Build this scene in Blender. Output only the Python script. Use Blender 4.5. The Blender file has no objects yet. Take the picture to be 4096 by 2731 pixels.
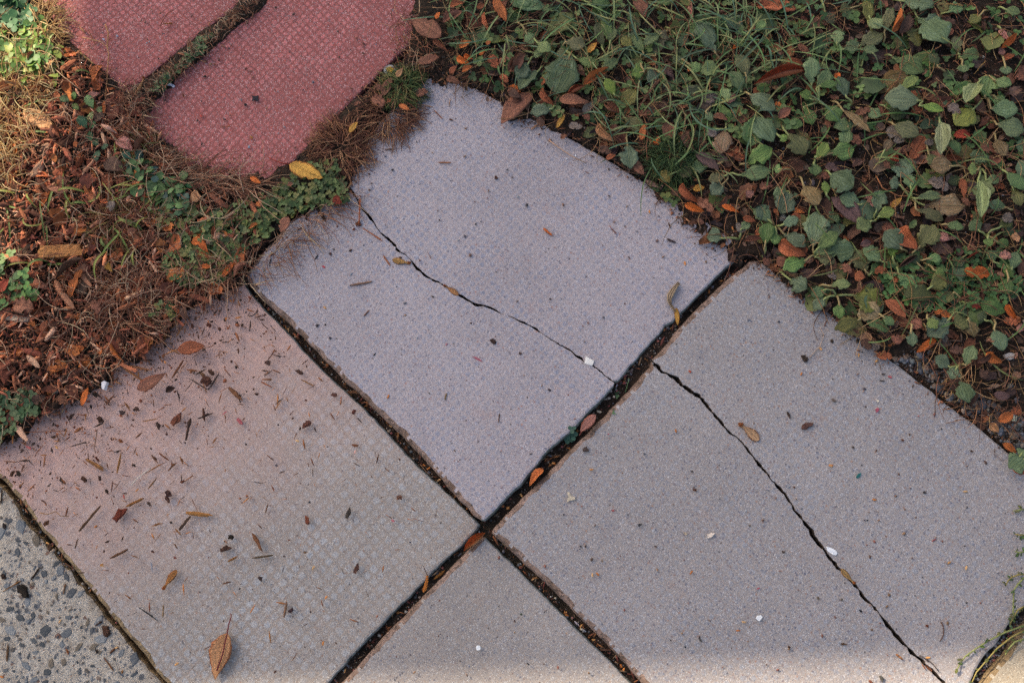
import bpy, math, random
import numpy as np
from mathutils import Vector, Matrix

random.seed(7)
RNG = np.random.default_rng(11)
SC = bpy.context.scene
COL = SC.collection

# ------------------------------------------------------------------ camera
W, H = 4096.0, 2731.0
FPX, CAM_H = 3750.0, 1.05
PIT, ROL = math.radians(14), math.radians(-16)
_c, _s = math.cos(ROL), math.sin(ROL)
_X = Vector((1, 0, 0)); _Y = Vector((0, math.cos(PIT), math.sin(PIT))); _F = Vector((0, math.sin(PIT), -math.cos(PIT)))
CX = _c * _X + _s * _Y
CY = -_s * _X + _c * _Y
cam_data = bpy.data.cameras.new("camera")
cam = bpy.data.objects.new("camera", cam_data)
COL.objects.link(cam)
cam.matrix_world = Matrix(((CX.x, CY.x, -_F.x, 0), (CX.y, CY.y, -_F.y, 0), (CX.z, CY.z, -_F.z, CAM_H), (0, 0, 0, 1)))
cam_data.sensor_width = 36.0
cam_data.lens = 36.0 * FPX / W
cam_data.clip_start = 0.02
cam_data.clip_end = 300
SC.camera = cam


def P(u, v, z=0.0):
    """point at height z that stands at photo position u, v (4096 x 2731)"""
    x = (np.asarray(u, float) - W / 2) / FPX
    y = -(np.asarray(v, float) - H / 2) / FPX
    xr, yr = _c * x - _s * y, _s * x + _c * y
    dx, dy, dz = xr, yr * math.cos(PIT) + math.sin(PIT), yr * math.sin(PIT) - math.cos(PIT)
    k = (np.asarray(z, float) - CAM_H) / dz
    return np.stack([dx * k, dy * k, np.broadcast_to(z, np.shape(dx)) + 0.0 * dx], -1)


def UV(p):
    """photo position of world points"""
    p = np.asarray(p, float)
    q = p - np.array([0, 0, CAM_H])
    f = q @ np.array(_F); a = q @ np.array(CX); b = q @ np.array(CY)
    return np.stack([W / 2 + FPX * a / f, H / 2 - FPX * b / f], -1)


MPP = CAM_H / FPX * 1.04     # metres per photo pixel, about

# ------------------------------------------------------------------ light
_a = P(2048, 1365); _b = P(1448, 865)
SUN_AZ = math.atan2(_b[1] - _a[1], _b[0] - _a[0])
SUN_EL = math.radians(42)
SUN = np.array([math.cos(SUN_AZ) * math.cos(SUN_EL), math.sin(SUN_AZ) * math.cos(SUN_EL), math.sin(SUN_EL)])
world = bpy.data.worlds.new("World")
SC.world = world
world.use_nodes = True
wn = world.node_tree.nodes; wl = world.node_tree.links
wn.clear()
sky = wn.new("ShaderNodeTexSky"); sky.sky_type = 'NISHITA'; sky.sun_disc = False
sky.sun_elevation = SUN_EL; sky.sun_rotation = math.pi / 2 - SUN_AZ
sky.air_density = 1.0; sky.dust_density = 3.0; sky.ozone_density = 0.6
bg = wn.new("ShaderNodeBackground"); bg.inputs[1].default_value = 0.15
wo = wn.new("ShaderNodeOutputWorld")
wl.new(sky.outputs[0], bg.inputs[0]); wl.new(bg.outputs[0], wo.inputs[0])
sd = bpy.data.lights.new("sun", 'SUN'); sd.energy = 4.5; sd.angle = math.radians(0.55); sd.color = (1.0, 0.9, 0.74)
sun = bpy.data.objects.new("sun", sd); COL.objects.link(sun)
sun.rotation_euler = Vector(-SUN).to_track_quat('-Z', 'Y').to_euler()
sun.location = Vector(SUN * 6)
SC.view_settings.view_transform = 'Standard'
SC.view_settings.look = 'None'
SC.view_settings.gamma = 1.0
SC.view_settings.use_curve_mapping = False
SC.view_settings.exposure = 0.84
try:
    SC.view_settings.use_white_balance = True
    SC.view_settings.white_balance_temperature = 7300
    SC.view_settings.white_balance_tint = 4
except Exception:
    pass
SC.cycles.max_bounces = 5
SC.cycles.diffuse_bounces = 3
SC.cycles.use_denoising = False


# ------------------------------------------------------------------ helpers
def lin(c):
    if isinstance(c, str):
        c = c.lstrip('#'); c = [int(c[i:i + 2], 16) / 255 for i in (0, 2, 4)]
        c = [x / 12.92 if x <= .04045 else ((x + .055) / 1.055) ** 2.4 for x in c]
    return tuple(c[:3])


def lin4(c): return lin(c) + (1.0,)


def tag(o, label=None, cat=None, group=None, kind=None):
    if label: o['label'] = label
    if cat: o['category'] = cat
    if group: o['group'] = group
    if kind: o['kind'] = kind
    return o


def new_obj(name, mesh, parent=None, loc=None):
    o = bpy.data.objects.new(name, mesh)
    COL.objects.link(o)
    if parent is not None: o.parent = parent
    if loc is not None: o.location = loc
    return o


def make_mesh(name, verts, faces, mats, uv=None, cols=None, fmat=None, smooth=False):
    """faces: list of tuples, or array (N,3|4)"""
    me = bpy.data.meshes.new(name)
    verts = np.asarray(verts, dtype=np.float32)
    if isinstance(faces, np.ndarray):
        n, k = faces.shape
        me.vertices.add(len(verts)); me.vertices.foreach_set("co", verts.ravel())
        me.loops.add(n * k); me.loops.foreach_set("vertex_index", faces.astype(np.int32).ravel())
        me.polygons.add(n)
        me.polygons.foreach_set("loop_start", np.arange(0, n * k, k, dtype=np.int32))
        try: me.polygons.foreach_set("loop_total", np.full(n, k, dtype=np.int32))
        except Exception: pass
        me.update(calc_edges=True)
    else:
        me.from_pydata([tuple(v) for v in verts], [], faces)
    if not isinstance(mats, (list, tuple)): mats = [mats]
    for m in mats: me.materials.append(m)
    if fmat is not None: me.polygons.foreach_set("material_index", np.asarray(fmat, dtype=np.int32))
    li = np.zeros(len(me.loops), dtype=np.int32); me.loops.foreach_get("vertex_index", li)
    if uv is not None:
        l = me.uv_layers.new(name="UVMap")
        l.data.foreach_set("uv", np.asarray(uv, dtype=np.float32)[li].ravel())
    if cols is not None:
        a = me.color_attributes.new("col", 'FLOAT_COLOR', 'POINT')
        c = np.ones((len(verts), 4), dtype=np.float32); c[:, :3] = np.asarray(cols)[:, :3]
        a.data.foreach_set("color", c.ravel())
    if smooth: me.polygons.foreach_set("use_smooth", np.ones(len(me.polygons), dtype=bool))
    me.update()
    return me


# small node-building helper
class NB:
    def __init__(s, name):
        s.m = bpy.data.materials.new(name); s.m.use_nodes = True
        s.t = s.m.node_tree; s.n = s.t.nodes; s.l = s.t.links; s.n.clear()
        s.out = s.n.new("ShaderNodeOutputMaterial")
        s.b = s.n.new("ShaderNodeBsdfPrincipled")
        s.l.new(s.b.outputs[0], s.out.inputs[0])
        s.b.inputs['Roughness'].default_value = 0.85
        s.b.inputs['Specular IOR Level'].default_value = 0.25

    def node(s, typ, **kw):
        n = s.n.new(typ)
        for k, v in kw.items(): setattr(n, k, v)
        return n

    def put(s, sock, v):
        if isinstance(v, bpy.types.NodeSocket): s.l.new(v, sock)
        elif isinstance(v, (tuple, list)) and len(v) == 3 and sock.type == 'RGBA': sock.default_value = (*v, 1)
        else: sock.default_value = v

    def math(s, op, a, b=0.0, c=None, clamp=False):
        n = s.node("ShaderNodeMath", operation=op, use_clamp=clamp)
        s.put(n.inputs[0], a); s.put(n.inputs[1], b)
        if c is not None: s.put(n.inputs[2], c)
        return n.outputs[0]

    def mix(s, f, a, b, mode='MIX'):
        n = s.node("ShaderNodeMix", data_type='RGBA', blend_type=mode)
        s.put(n.inputs[0], f); s.put(n.inputs[6], a); s.put(n.inputs[7], b)
        return n.outputs[2]

    def rng(s, v, a, b, c=0.0, d=1.0, smooth=False):
        n = s.node("ShaderNodeMapRange")
        if smooth: n.interpolation_type = 'SMOOTHSTEP'
        s.put(n.inputs[0], v); n.inputs[1].default_value = a; n.inputs[2].default_value = b
        n.inputs[3].default_value = c; n.inputs[4].default_value = d
        return n.outputs[0]

    def noise(s, vec, scale, detail=3, rough=0.6, col=False):
        n = s.node("ShaderNodeTexNoise"); s.put(n.inputs['Vector'], vec)
        n.inputs['Scale'].default_value = scale; n.inputs['Detail'].default_value = detail; n.inputs['Roughness'].default_value = rough
        return n.outputs[1 if col else 0]

    def voro(s, vec, scale, feature='F1'):
        n = s.node("ShaderNodeTexVoronoi", feature=feature); s.put(n.inputs['Vector'], vec)
        n.inputs['Scale'].default_value = scale
        return n

    def ramp(s, v, stops, interp='LINEAR'):
        n = s.node("ShaderNodeValToRGB"); n.color_ramp.interpolation = interp
        s.put(n.inputs[0], v); e = n.color_ramp.elements
        while len(e) < len(stops): e.new(0.5)
        for i, (p, c) in enumerate(stops):
            e[i].position = p; e[i].color = (*lin(c), 1) if not isinstance(c, float) else (c, c, c, 1)
        return n.outputs[0]

    def bump(s, h, dist, strength=1.0, normal=None):
        n = s.node("ShaderNodeBump"); n.inputs['Distance'].default_value = dist; n.inputs['Strength'].default_value = strength
        s.put(n.inputs['Height'], h)
        if normal is not None: s.put(n.inputs['Normal'], normal)
        return n.outputs[0]

    def coord(s, which='Object'):
        return s.node("ShaderNodeTexCoord").outputs[which]

    def sep(s, v):
        n = s.node("ShaderNodeSeparateXYZ"); s.put(n.inputs[0], v); return n.outputs

    def done(s, col, normal=None, rough=None):
        s.put(s.b.inputs['Base Color'], col)
        if normal is not None: s.put(s.b.inputs['Normal'], normal)
        if rough is not None: s.put(s.b.inputs['Roughness'], rough)
        return s.m


# ------------------------------------------------------------------ materials
def slab_mat(name, pad, groove, strength, dark, light, tan, pink_glow=None, speck=0.5, pitch=0.0080, stones=0.5):
    b = NB(name)
    uvn = b.coord('UV')
    wob = b.noise(uvn, 60, 2, 0.5, True)
    vm = b.node("ShaderNodeVectorMath", operation='MULTIPLY_ADD')
    b.put(vm.inputs[0], wob); vm.inputs[1].default_value = (0.0046, 0.0046, 0); b.put(vm.inputs[2], uvn)
    x, y, _ = b.sep(vm.outputs[0])
    def ax(q):
        f = b.math('FRACT', b.math('DIVIDE', q, pitch))
        return b.math('MULTIPLY', b.math('ABSOLUTE', b.math('SUBTRACT', f, 0.5)), 2)
    ax_, ay_ = ax(x), ax(y)
    mx = b.math('MAXIMUM', ax_, ay_)
    ln = b.math('SQRT', b.math('ADD', b.math('MULTIPLY', ax_, ax_), b.math('MULTIPLY', ay_, ay_)))
    m = b.math('ADD', b.math('MULTIPLY', mx, 0.45), b.math('MULTIPLY', ln, 0.5))
    m = b.math('ADD', m, b.rng(b.noise(uvn, 300, 3, .7), 0.2, 0.8, -0.26, 0.26))
    padm = b.rng(m, 0.42, 0.86, 1, 0, True)
    cell = b.node("ShaderNodeCombineXYZ"); b.put(cell.inputs[0], b.math('FLOOR', b.math('DIVIDE', x, pitch))); b.put(cell.inputs[1], b.math('FLOOR', b.math('DIVIDE', y, pitch)))
    wn_ = b.node("ShaderNodeTexWhiteNoise"); b.put(wn_.inputs['Vector'], cell.outputs[0])
    padm = b.math('MULTIPLY', padm, b.rng(wn_.outputs['Value'], 0, 1, 0.35, 1.0))
    wear = b.rng(b.noise(uvn, 9, 4, .6), 0.32, 0.66, 0.3, 1.0)
    pm = b.math('MULTIPLY', padm, b.math('MULTIPLY', wear, strength))
    pm = b.math('ADD', pm, (1 - strength) * 0.5)
    col = b.mix(pm, groove, pad)
    # tone patches
    pat = b.rng(b.noise(uvn, 6, 5, .65), 0.3, 0.7, 0.88, 1.10)
    col = b.mix(1.0, col, pat, 'MULTIPLY')
    fine = b.rng(b.noise(uvn, 700, 3, 0.75), 0.25, 0.75, 1 - speck * 0.62, 1 + speck * 0.62)
    col = b.mix(1.0, col, fine, 'MULTIPLY')
    col = b.mix(1.0, col, b.rng(b.noise(uvn, 330, 3, .7), .3, .7, .91, 1.09), 'MULTIPLY')
    v1 = b.voro(uvn, 950)
    r1 = b.sep(v1.outputs['Color'])
    blob = b.rng(v1.outputs['Distance'], 0.35, 0.62, 1, 0)
    def sel(ch, lo, f=1.0): return b.math('MULTIPLY', b.math('MULTIPLY', b.math('GREATER_THAN', r1[ch], lo), blob), f)
    col = b.mix(sel(0, 0.86, .75), col, dark)
    col = b.mix(sel(1, 0.86, .7), col, light)
    col = b.mix(sel(2, 0.88, .4), col, tan)
    # larger flakes of aggregate
    v2 = b.voro(uvn, 270)
    r2 = b.sep(v2.outputs['Color'])
    b2 = b.math('MULTIPLY', b.rng(b.math('ADD', v2.outputs['Distance'], b.rng(b.noise(uvn, 900, 1), 0, 1, -.14, .14)), 0.26, 0.38, 1, 0), b.math('GREATER_THAN', r2[0], 1 - 0.30 * stones))
    agg = b.mix(r2[1], dark, b.mix(r2[2], tan, pad))
    col = b.mix(b.math('MULTIPLY', b2, 0.72), col, agg)
    v3 = b.voro(uvn, 150)
    r3 = b.sep(v3.outputs['Color'])
    b3 = b.math('MULTIPLY', b.rng(v3.outputs['Distance'], 0.10, 0.2, 1, 0), b.math('GREATER_THAN', r3[0], 0.86))
    col = b.mix(b.math('MULTIPLY', b3, 0.8), col, b.mix(r3[1], dark, (.05, .035, .03)))
    dk = b.math('MULTIPLY', b.rng(b.noise(uvn, 17, 6, .75), 0.57, 0.72, 0, 1, True), 0.22)
    col = b.mix(dk, col, dark)
    sc_ = b.math('MULTIPLY', b.rng(b.noise(uvn, 38, 5, .8), 0.62, 0.72, 0, 1), 0.25)
    col = b.mix(sc_, col, light)
    # blotches of dried dirt
    bl = b.math('MULTIPLY', b.rng(b.noise(uvn, 26, 5, .7), 0.60, 0.74, 0, 1, True), 0.28)
    col = b.mix(bl, col, tan)
    if pink_glow:  # pink light glow mixed into the colour, fading away from one side
        (ox, oy), (dx, dy), fall, sc, amt = pink_glow
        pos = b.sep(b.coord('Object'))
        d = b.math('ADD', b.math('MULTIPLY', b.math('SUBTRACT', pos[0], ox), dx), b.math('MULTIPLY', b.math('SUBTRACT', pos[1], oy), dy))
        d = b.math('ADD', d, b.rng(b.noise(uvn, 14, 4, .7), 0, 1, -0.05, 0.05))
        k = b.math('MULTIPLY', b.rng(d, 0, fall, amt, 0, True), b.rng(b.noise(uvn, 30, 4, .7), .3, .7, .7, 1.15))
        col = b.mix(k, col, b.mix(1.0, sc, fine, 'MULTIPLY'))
    h = b.math('ADD', b.math('MULTIPLY', padm, 0.3 * strength + 0.03), b.math('MULTIPLY', b.noise(uvn, 600, 3, .7), 0.6))
    nrm = b.bump(h, 0.0008, 0.85)
    b.b.inputs['Specular IOR Level'].default_value = 0.2
    return b.done(col, nrm, 0.9)


def edge_mat(name, a, c, scale=300):
    b = NB(name); o = b.coord('Object')
    col = b.mix(b.rng(b.noise(o, 55, 5, .7), .35, .65), a, c)
    col = b.mix(1.0, col, b.rng(b.noise(o, scale * 2.2, 3, .8), .2, .8, .55, 1.45), 'MULTIPLY')
    v = b.voro(o, 420); r = b.sep(v.outputs['Color'])
    col = b.mix(b.math('MULTIPLY', b.math('GREATER_THAN', r[0], .82), .6), col, (.05, .04, .035))
    return b.done(col, b.bump(b.noise(o, 420, 4, .75), 0.0022, 1), 0.92)


def attr_mat(name, rough=0.8, bump=0.0, bscale=600, spec=.25, var=.35, vscale=260, trans=0.0):
    b = NB(name); a = b.node("ShaderNodeVertexColor", layer_name="col").outputs[0]
    o = b.coord('Object')
    col = b.mix(1.0, a, b.rng(b.noise(o, vscale, 3, .7), .25, .75, 1 - var, 1 + var), 'MULTIPLY')
    nrm = b.bump(b.noise(o, bscale, 3, .7), bump, .8) if bump else None
    b.b.inputs['Specular IOR Level'].default_value = spec
    m = b.done(col, nrm, rough)
    if trans: add_trans(b, col, trans)
    return m


def add_trans(b, col, f):
    t = b.node("ShaderNodeBsdfTranslucent"); b.put(t.inputs[0], col)
    ms = b.node("ShaderNodeMixShader"); ms.inputs[0].default_value = f
    b.l.new(b.b.outputs[0], ms.inputs[1]); b.l.new(t.outputs[0], ms.inputs[2])
    b.l.new(ms.outputs[0], b.out.inputs[0])


def obj_mat(name, rough=0.8, bump=0.0006, scale=500, var=.35, stretch=None, spec=.25, specks=None):
    """colour comes from the object's own colour"""
    b = NB(name); oi = b.node("ShaderNodeObjectInfo")
    o = b.coord('Object')
    add = b.node("ShaderNodeVectorMath", operation='ADD'); b.put(add.inputs[0], o)
    rs = b.node("ShaderNodeCombineXYZ"); b.put(rs.inputs[0], oi.outputs['Random']); b.put(rs.inputs[1], oi.outputs['Random'])
    b.put(add.inputs[1], rs.outputs[0]); v = add.outputs[0]
    if stretch:
        mp = b.node("ShaderNodeMapping"); b.put(mp.inputs[0], v); mp.inputs[3].default_value = stretch; v = mp.outputs[0]
    n = b.noise(v, scale, 4, .7)
    col = b.mix(1.0, oi.outputs['Color'], b.rng(n, .25, .75, 1 - var, 1 + var), 'MULTIPLY')
    if specks:
        col = b.mix(b.math('MULTIPLY', b.rng(b.noise(v, scale * .45, 3, .8), .58, .68), .8), col, specks)
    b.b.inputs['Specular IOR Level'].default_value = spec
    return b.done(col, b.bump(n, bump, 1), rough)


def leaf_mat(name, kind):
    b = NB(name); oi = b.node("ShaderNodeObjectInfo"); uvn = b.coord('UV')
    add = b.node("ShaderNodeVectorMath", operation='ADD'); b.put(add.inputs[0], uvn)
    rs = b.node("ShaderNodeCombineXYZ")
    b.put(rs.inputs[0], b.math('MULTIPLY', oi.outputs['Random'], 37.0)); b.put(rs.inputs[1], b.math('MULTIPLY', oi.outputs['Random'], 91.0))
    b.put(add.inputs[1], rs.outputs[0]); rv = add.outputs[0]
    u, v, _ = b.sep(uvn)       # u -1..1 across, v 0..1 along
    au = b.math('ABSOLUTE', u)
    base = oi.outputs['Color']
    big = b.noise(rv, 1.6, 3, .6); fine = b.noise(rv, 14, 4, .75)
    if kind in ('plantain', 'mildew', 'weed'):
        vein = b.rng(au, 0.0, 0.05, 1, 0)
        for c0 in (0.36, 0.68):
            vein = b.math('MAXIMUM', vein, b.rng(b.math('ABSOLUTE', b.math('SUBTRACT', au, c0)), 0.0, 0.035, .8, 0))
        col = b.mix(1.0, base, b.rng(big, .3, .7, .72, 1.25), 'MULTIPLY')
        col = b.mix(1.0, col, b.rng(fine, .25, .75, .75, 1.25), 'MULTIPLY')
        hs = b.node("ShaderNodeHueSaturation"); b.put(hs.inputs['Color'], col)
        b.put(hs.inputs['Hue'], b.rng(oi.outputs['Random'], 0, 1, .465, .505)); b.put(hs.inputs['Saturation'], b.rng(b.math('FRACT', b.math('MULTIPLY', oi.outputs['Random'], 7.3)), 0, 1, .8, 1.2)); b.put(hs.inputs['Value'], b.rng(b.math('FRACT', b.math('MULTIPLY', oi.outputs['Random'], 13.7)), 0, 1, .75, 1.2))
        col = hs.outputs[0]
        col = b.mix(b.math('MULTIPLY', vein, .32), col, lin('#8c9a62'))
        # brown insect marks and yellowing
        brown = b.rng(b.noise(rv, 3.2, 4, .75), .66 if kind != 'weed' else .7, .74, 0, .85)
        col = b.mix(brown, col, lin('#5a4028'))
        sp = b.voro(rv, 6.0); 
        hole = b.math('MULTIPLY', b.rng(sp.outputs['Distance'], .08, .13, 1, 0), b.math('GREATER_THAN', b.sep(sp.outputs['Color'])[0], .72))
        col = b.mix(hole, col, lin('#1c150f'))
        if kind == 'mildew':
            md = b.math('MULTIPLY', b.rng(b.noise(rv, 12, 5, .85), .52, .64), b.rng(b.noise(rv, 1.6, 2), .38, .6))
            col = b.mix(b.math('MULTIPLY', md, .62), col, lin('#a9b4a8'))
        hgt = b.math('ADD', b.math('MULTIPLY', vein, -1.0), b.math('MULTIPLY', b.noise(rv, 5, 3), 1.4))
        nrm = b.bump(hgt, .0012, .8)
        rough = .40 if kind != 'mildew' else .65
        b.b.inputs['Specular IOR Level'].default_value = .4
        b.done(col, nrm, rough); add_trans(b, col, .18)
    else:
        # dry leaf: midrib, side veins, mottling
        mid = b.rng(au, 0.0, 0.05, 1, 0)
        side = b.math('ABSOLUTE', b.math('SUBTRACT', b.math('FRACT', b.math('MULTIPLY', b.math('SUBTRACT', v, b.math('MULTIPLY', au, .16)), 9.0)), .5))
        side = b.rng(side, 0, .07, .7, 0)
        vein = b.math('MAXIMUM', mid, side)
        col = b.mix(1.0, base, b.rng(big, .3, .7, .62, 1.35), 'MULTIPLY')
        col = b.mix(1.0, col, b.rng(fine, .25, .75, .72, 1.28), 'MULTIPLY')
        dk = b.rng(b.noise(rv, 3.0, 5, .75), .56, .7, 0, .75)
        col = b.mix(dk, col, b.mix(1.0, base, lin('#6b4a3a'), 'MULTIPLY'))
        spot = b.rng(b.noise(rv, 30, 2, .6), .68, .73, 0, .8)
        col = b.mix(spot, col, lin('#20130d'))
        if kind == 'blotched':
            ed = b.rng(b.math('ADD', au, b.rng(b.noise(rv, 7, 3), 0, 1, -.4, .4)), .7, 1.0)
            col = b.mix(b.math('MULTIPLY', ed, .75), col, lin('#8a3c1c'))
            col = b.mix(b.rng(b.noise(rv, 5, 4, .7), .6, .66, 0, .7), col, lin('#3a2416'))
        col = b.mix(b.math('MULTIPLY', vein, .3), col, b.mix(1.0, base, (.5, .42, .4), 'MULTIPLY'))
        nrm = b.bump(b.math('ADD', b.math('MULTIPLY', vein, -.6), b.noise(rv, 6, 4, .7)), .0016, .8)
        b.done(col, nrm, .58); add_trans(b, col, .12)
    return b.m


M = {}
M['plantain'] = leaf_mat('plantain_leaf', 'plantain')
M['mildew'] = leaf_mat('mildewed_leaf', 'mildew')
M['weed'] = leaf_mat('weed_leaf', 'weed')
M['dead'] = leaf_mat('dry_leaf', 'dead')
M['blotched'] = leaf_mat('blotched_leaf', 'blotched')
M['wood'] = obj_mat('wood_fibre', .85, .0010, 260, .5, (1.0, 9.0, 3.0))
M['bark'] = obj_mat('bark', .88, .0016, 420, .5)
M['stone'] = obj_mat('stone', .75, .0008, 300, .3)
M['chip'] = obj_mat('flake', .8, .0005, 500, .22)
M['stem'] = obj_mat('stem', .6, .0003, 400, .3)
M['seed'] = obj_mat('seed_husk', .6, .0003, 500, .3, spec=.35)
M['mass'] = attr_mat('litter_mass', .85, .0006, 700)
M['mass_green'] = attr_mat('green_mass', .5, 0, 700, .35, .28, 180, .22)
M['straw'] = attr_mat('straw_mass', .7, 0, 600, .3, .25, 180, .1)
M['gravel'] = attr_mat('gravel_mass', .8, .0005, 600)


# ------------------------------------------------------------------ outlines (photo positions)
ZONE_MULCH = [(-300, -300), (60, -300), (140, 30), (215, 100), (290, 190), (380, 265), (450, 335), (512, 385), (560, 350), (640, 300), (720, 215),
    (823, 135), (905, 80), (985, 0), (1010, -300), (1080, -300), (1045, 25), (905, 135), (803, 223), (745, 268), (663, 345), (610, 400), (575, 470), (600, 530), (660, 590), (735, 665), (790, 690),
    (880, 685), (980, 715), (1060, 735), (1110, 700), (1180, 645), (1220, 600), (1270, 560), (1330, 500), (1380, 450), (1440, 400), (1500, 345),
    (1540, 300), (1600, 265), (1640, 220), (1650, 160), (1660, 80), (1680, -300), (1800, -300), (1800, 330), (1720, 308), (1670, 350), (1600, 400), (1520, 450), (1480, 530), (1450, 590),
    (1440, 650), (1400, 740), (1390, 790), (1330, 810), (1250, 830), (1180, 860), (1130, 900), (1090, 940), (1050, 990), (1000, 1040),
    (970, 1090), (940, 1130), (850, 1170), (790, 1205), (740, 1240), (700, 1290), (660, 1330), (600, 1400), (520, 1440), (430, 1490),
    (360, 1550), (300, 1590), (220, 1615), (150, 1660), (60, 1740), (-20, 1800), (-350, 1900)]
ZONE_GREEN = [(1790, -300), (1690, 150), (1690, 320), (1800, 330), (1900, 350), (2010, 400), (2060, 475), (2200, 500), (2330, 560), (2430, 610),
    (2520, 690), (2620, 765), (2700, 850), (2760, 900), (2850, 970), (2950, 1035), (3020, 1050), (3110, 1100), (3180, 1180), (3300, 1240),
    (3400, 1330), (3490, 1390), (3560, 1435), (3600, 1458), (3680, 1512), (3800, 1608), (3900, 1675), (4000, 1760), (4060, 1815), (4250, 1960), (5200, 2500), (5200, -300)]

CRACK_T = [(1405, 760), (1418, 778), (1446, 829), (1475, 867), (1504, 905), (1542, 950), (1577, 982), (1587, 996), (1622, 1021), (1641, 1037), (1670, 1079),
    (1701, 1104), (1733, 1123), (1772, 1139), (1797, 1161), (1835, 1181), (1877, 1205), (1912, 1222), (1957, 1232), (2008, 1254), (2064, 1278),
    (2128, 1308), (2169, 1334), (2223, 1369), (2261, 1391), (2306, 1423), (2338, 1452), (2370, 1464), (2408, 1490), (2440, 1518), (2464, 1536)]
CRACK_R = [(2608, 1444), (2619, 1455), (2650, 1487), (2689, 1506), (2721, 1531), (2743, 1550), (2775, 1573), (2810, 1599), (2835, 1633), (2861, 1662),
    (2893, 1697), (2918, 1729), (2957, 1758), (2995, 1806), (3030, 1849), (3052, 1876), (3076, 1899), (3105, 1941), (3137, 1976), (3163, 2012),
    (3179, 2043), (3210, 2078), (3239, 2114), (3255, 2149), (3281, 2181), (3306, 2212), (3338, 2254), (3363, 2279), (3389, 2308), (3421, 2340),
    (3446, 2375), (3485, 2416), (3510, 2442), (3542, 2487), (3574, 2528), (3606, 2563), (3638, 2598), (3676, 2630), (3708, 2662), (3740, 2694), (3772, 2726), (3800, 2770), (3815, 2850)]


def rough_line(pts, seed, amp=3.0):
    r = np.random.default_rng(seed); p = [np.array(q, float) for q in pts]
    for lev in range(2):
        o = []
        for a, b in zip(p[:-1], p[1:]):
            d = b - a; n = np.array([-d[1], d[0]]) / (np.linalg.norm(d) + 1e-9)
            o += [a, (a + b) / 2 + n * r.normal() * amp / (lev + 1)]
        p = o + [p[-1]]
    return [tuple(q) for q in p]


CRACK_T = rough_line(CRACK_T, 1, 1.6); CRACK_R = rough_line(CRACK_R, 2, 1.7)


def offset_line(pts, d):
    p = np.array(pts, float); t = np.gradient(p, axis=0); t /= np.linalg.norm(t, axis=1)[:, None]
    n = np.stack([-t[:, 1], t[:, 0]], 1)
    return [tuple(q) for q in p + n * np.asarray(d).reshape(-1, 1)]


# widths of the cracks along their length (px)
_r = np.random.default_rng(5)
wT = np.interp(np.linspace(0, 1, len(CRACK_T)), [0, .1, .3, .6, .7, 1], [3.6, 2.8, 2.2, 2.6, 1.8, 1.6]) * (1 + .35 * _r.normal(size=len(CRACK_T)).clip(-1, 1))
wR = np.interp(np.linspace(0, 1, len(CRACK_R)), [0, .12, .2, .3, .45, .5, .7, .8, 1], [2.4, 6, 3.6, 2.2, 1.9, 4.6, 3.8, 5.2, 3]) * (1 + .35 * _r.normal(size=len(CRACK_R)).clip(-1, 1))
cT_up, cT_lo = offset_line(CRACK_T, -wT), offset_line(CRACK_T, wT)
cR_up, cR_lo = offset_line(CRACK_R, -wR), offset_line(CRACK_R, wR)

# each outline is a list of runs (points, edge kind); clockwise in the photo.  kinds: w = brown edge, g = green grey edge, c = crack
T_UP = [([(1690, 292), (1730, 262), (2350, 590), (2700, 800), (2950, 965), (2990, 1000), (2906, 1072)], 'g'),
        ([(2880, 1098), (2778, 1200), (2732, 1248), (2695, 1289), (2660, 1304), (2638, 1340), (2600, 1378), (2574, 1410), (2520, 1468), (2474, 1526)], 'g'),
        (cT_up[::-1][1:], 'c'), ([(1396, 752), (1380, 690), (1400, 610)], 'w')]
T_LO = [(cT_lo[:-1], 'c'), ([(2455, 1545), (2425, 1580), (2389, 1621), (2344, 1663), (2306, 1706), (2268, 1742), (2215, 1786), (2172, 1825), (2153, 1856), (2083, 1941),
         (2062, 1960), (2006, 2017), (1966, 2061), (1938, 2084)], 'g'),
        ([(1924, 2081), (1893, 2061), (1861, 2023), (1832, 1998), (1790, 1950), (1765, 1917), (1700, 1842), (1644, 1786), (1574, 1712), (1510, 1652), (1434, 1574),
          (1350, 1497), (1255, 1397), (1160, 1300), (1070, 1222), (1000, 1145), (975, 1110)], 'w'), ([(985, 1080), (1180, 860), (1395, 752)], 'w')]
R_UP = [([(2606, 1438), (2622, 1420), (2650, 1388), (2701, 1325), (2752, 1268), (2816, 1204), (2893, 1128), (2944, 1084), (3000, 1040)], 'w'),
        ([(3030, 1040), (3096, 1085), (3319, 1250), (3450, 1352), (3593, 1461), (3669, 1521), (3797, 1622), (3893, 1692), (3995, 1776), (4052, 1825), (4200, 1945)], 'g'),
        ([(4225, 1990), (4190, 2290), (4160, 2345), (4078, 2449), (4052, 2483), (4033, 2505), (3982, 2580), (3953, 2608), (3918, 2653), (3880, 2731), (3865, 2800), (3850, 2870)], 'g'), (cR_up[::-1], 'c')]
R_LO = [(cR_lo, 'c'), ([(3720, 2980), (3300, 3300), (3230, 3350)], 'g'),
        ([(3150, 3320), (2640, 2805), (2567, 2733), (2510, 2668), (2446, 2598), (2357, 2511), (2274, 2426), (2210, 2360), (2134, 2292), (2083, 2241), (2038, 2200), (2000, 2167), (1965, 2132)], 'w'),
        ([(1968, 2113), (1985, 2096), (2083, 1994), (2172, 1905), (2255, 1820), (2357, 1722), (2446, 1629), (2529, 1540), (2600, 1464)], 'w')]
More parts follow.
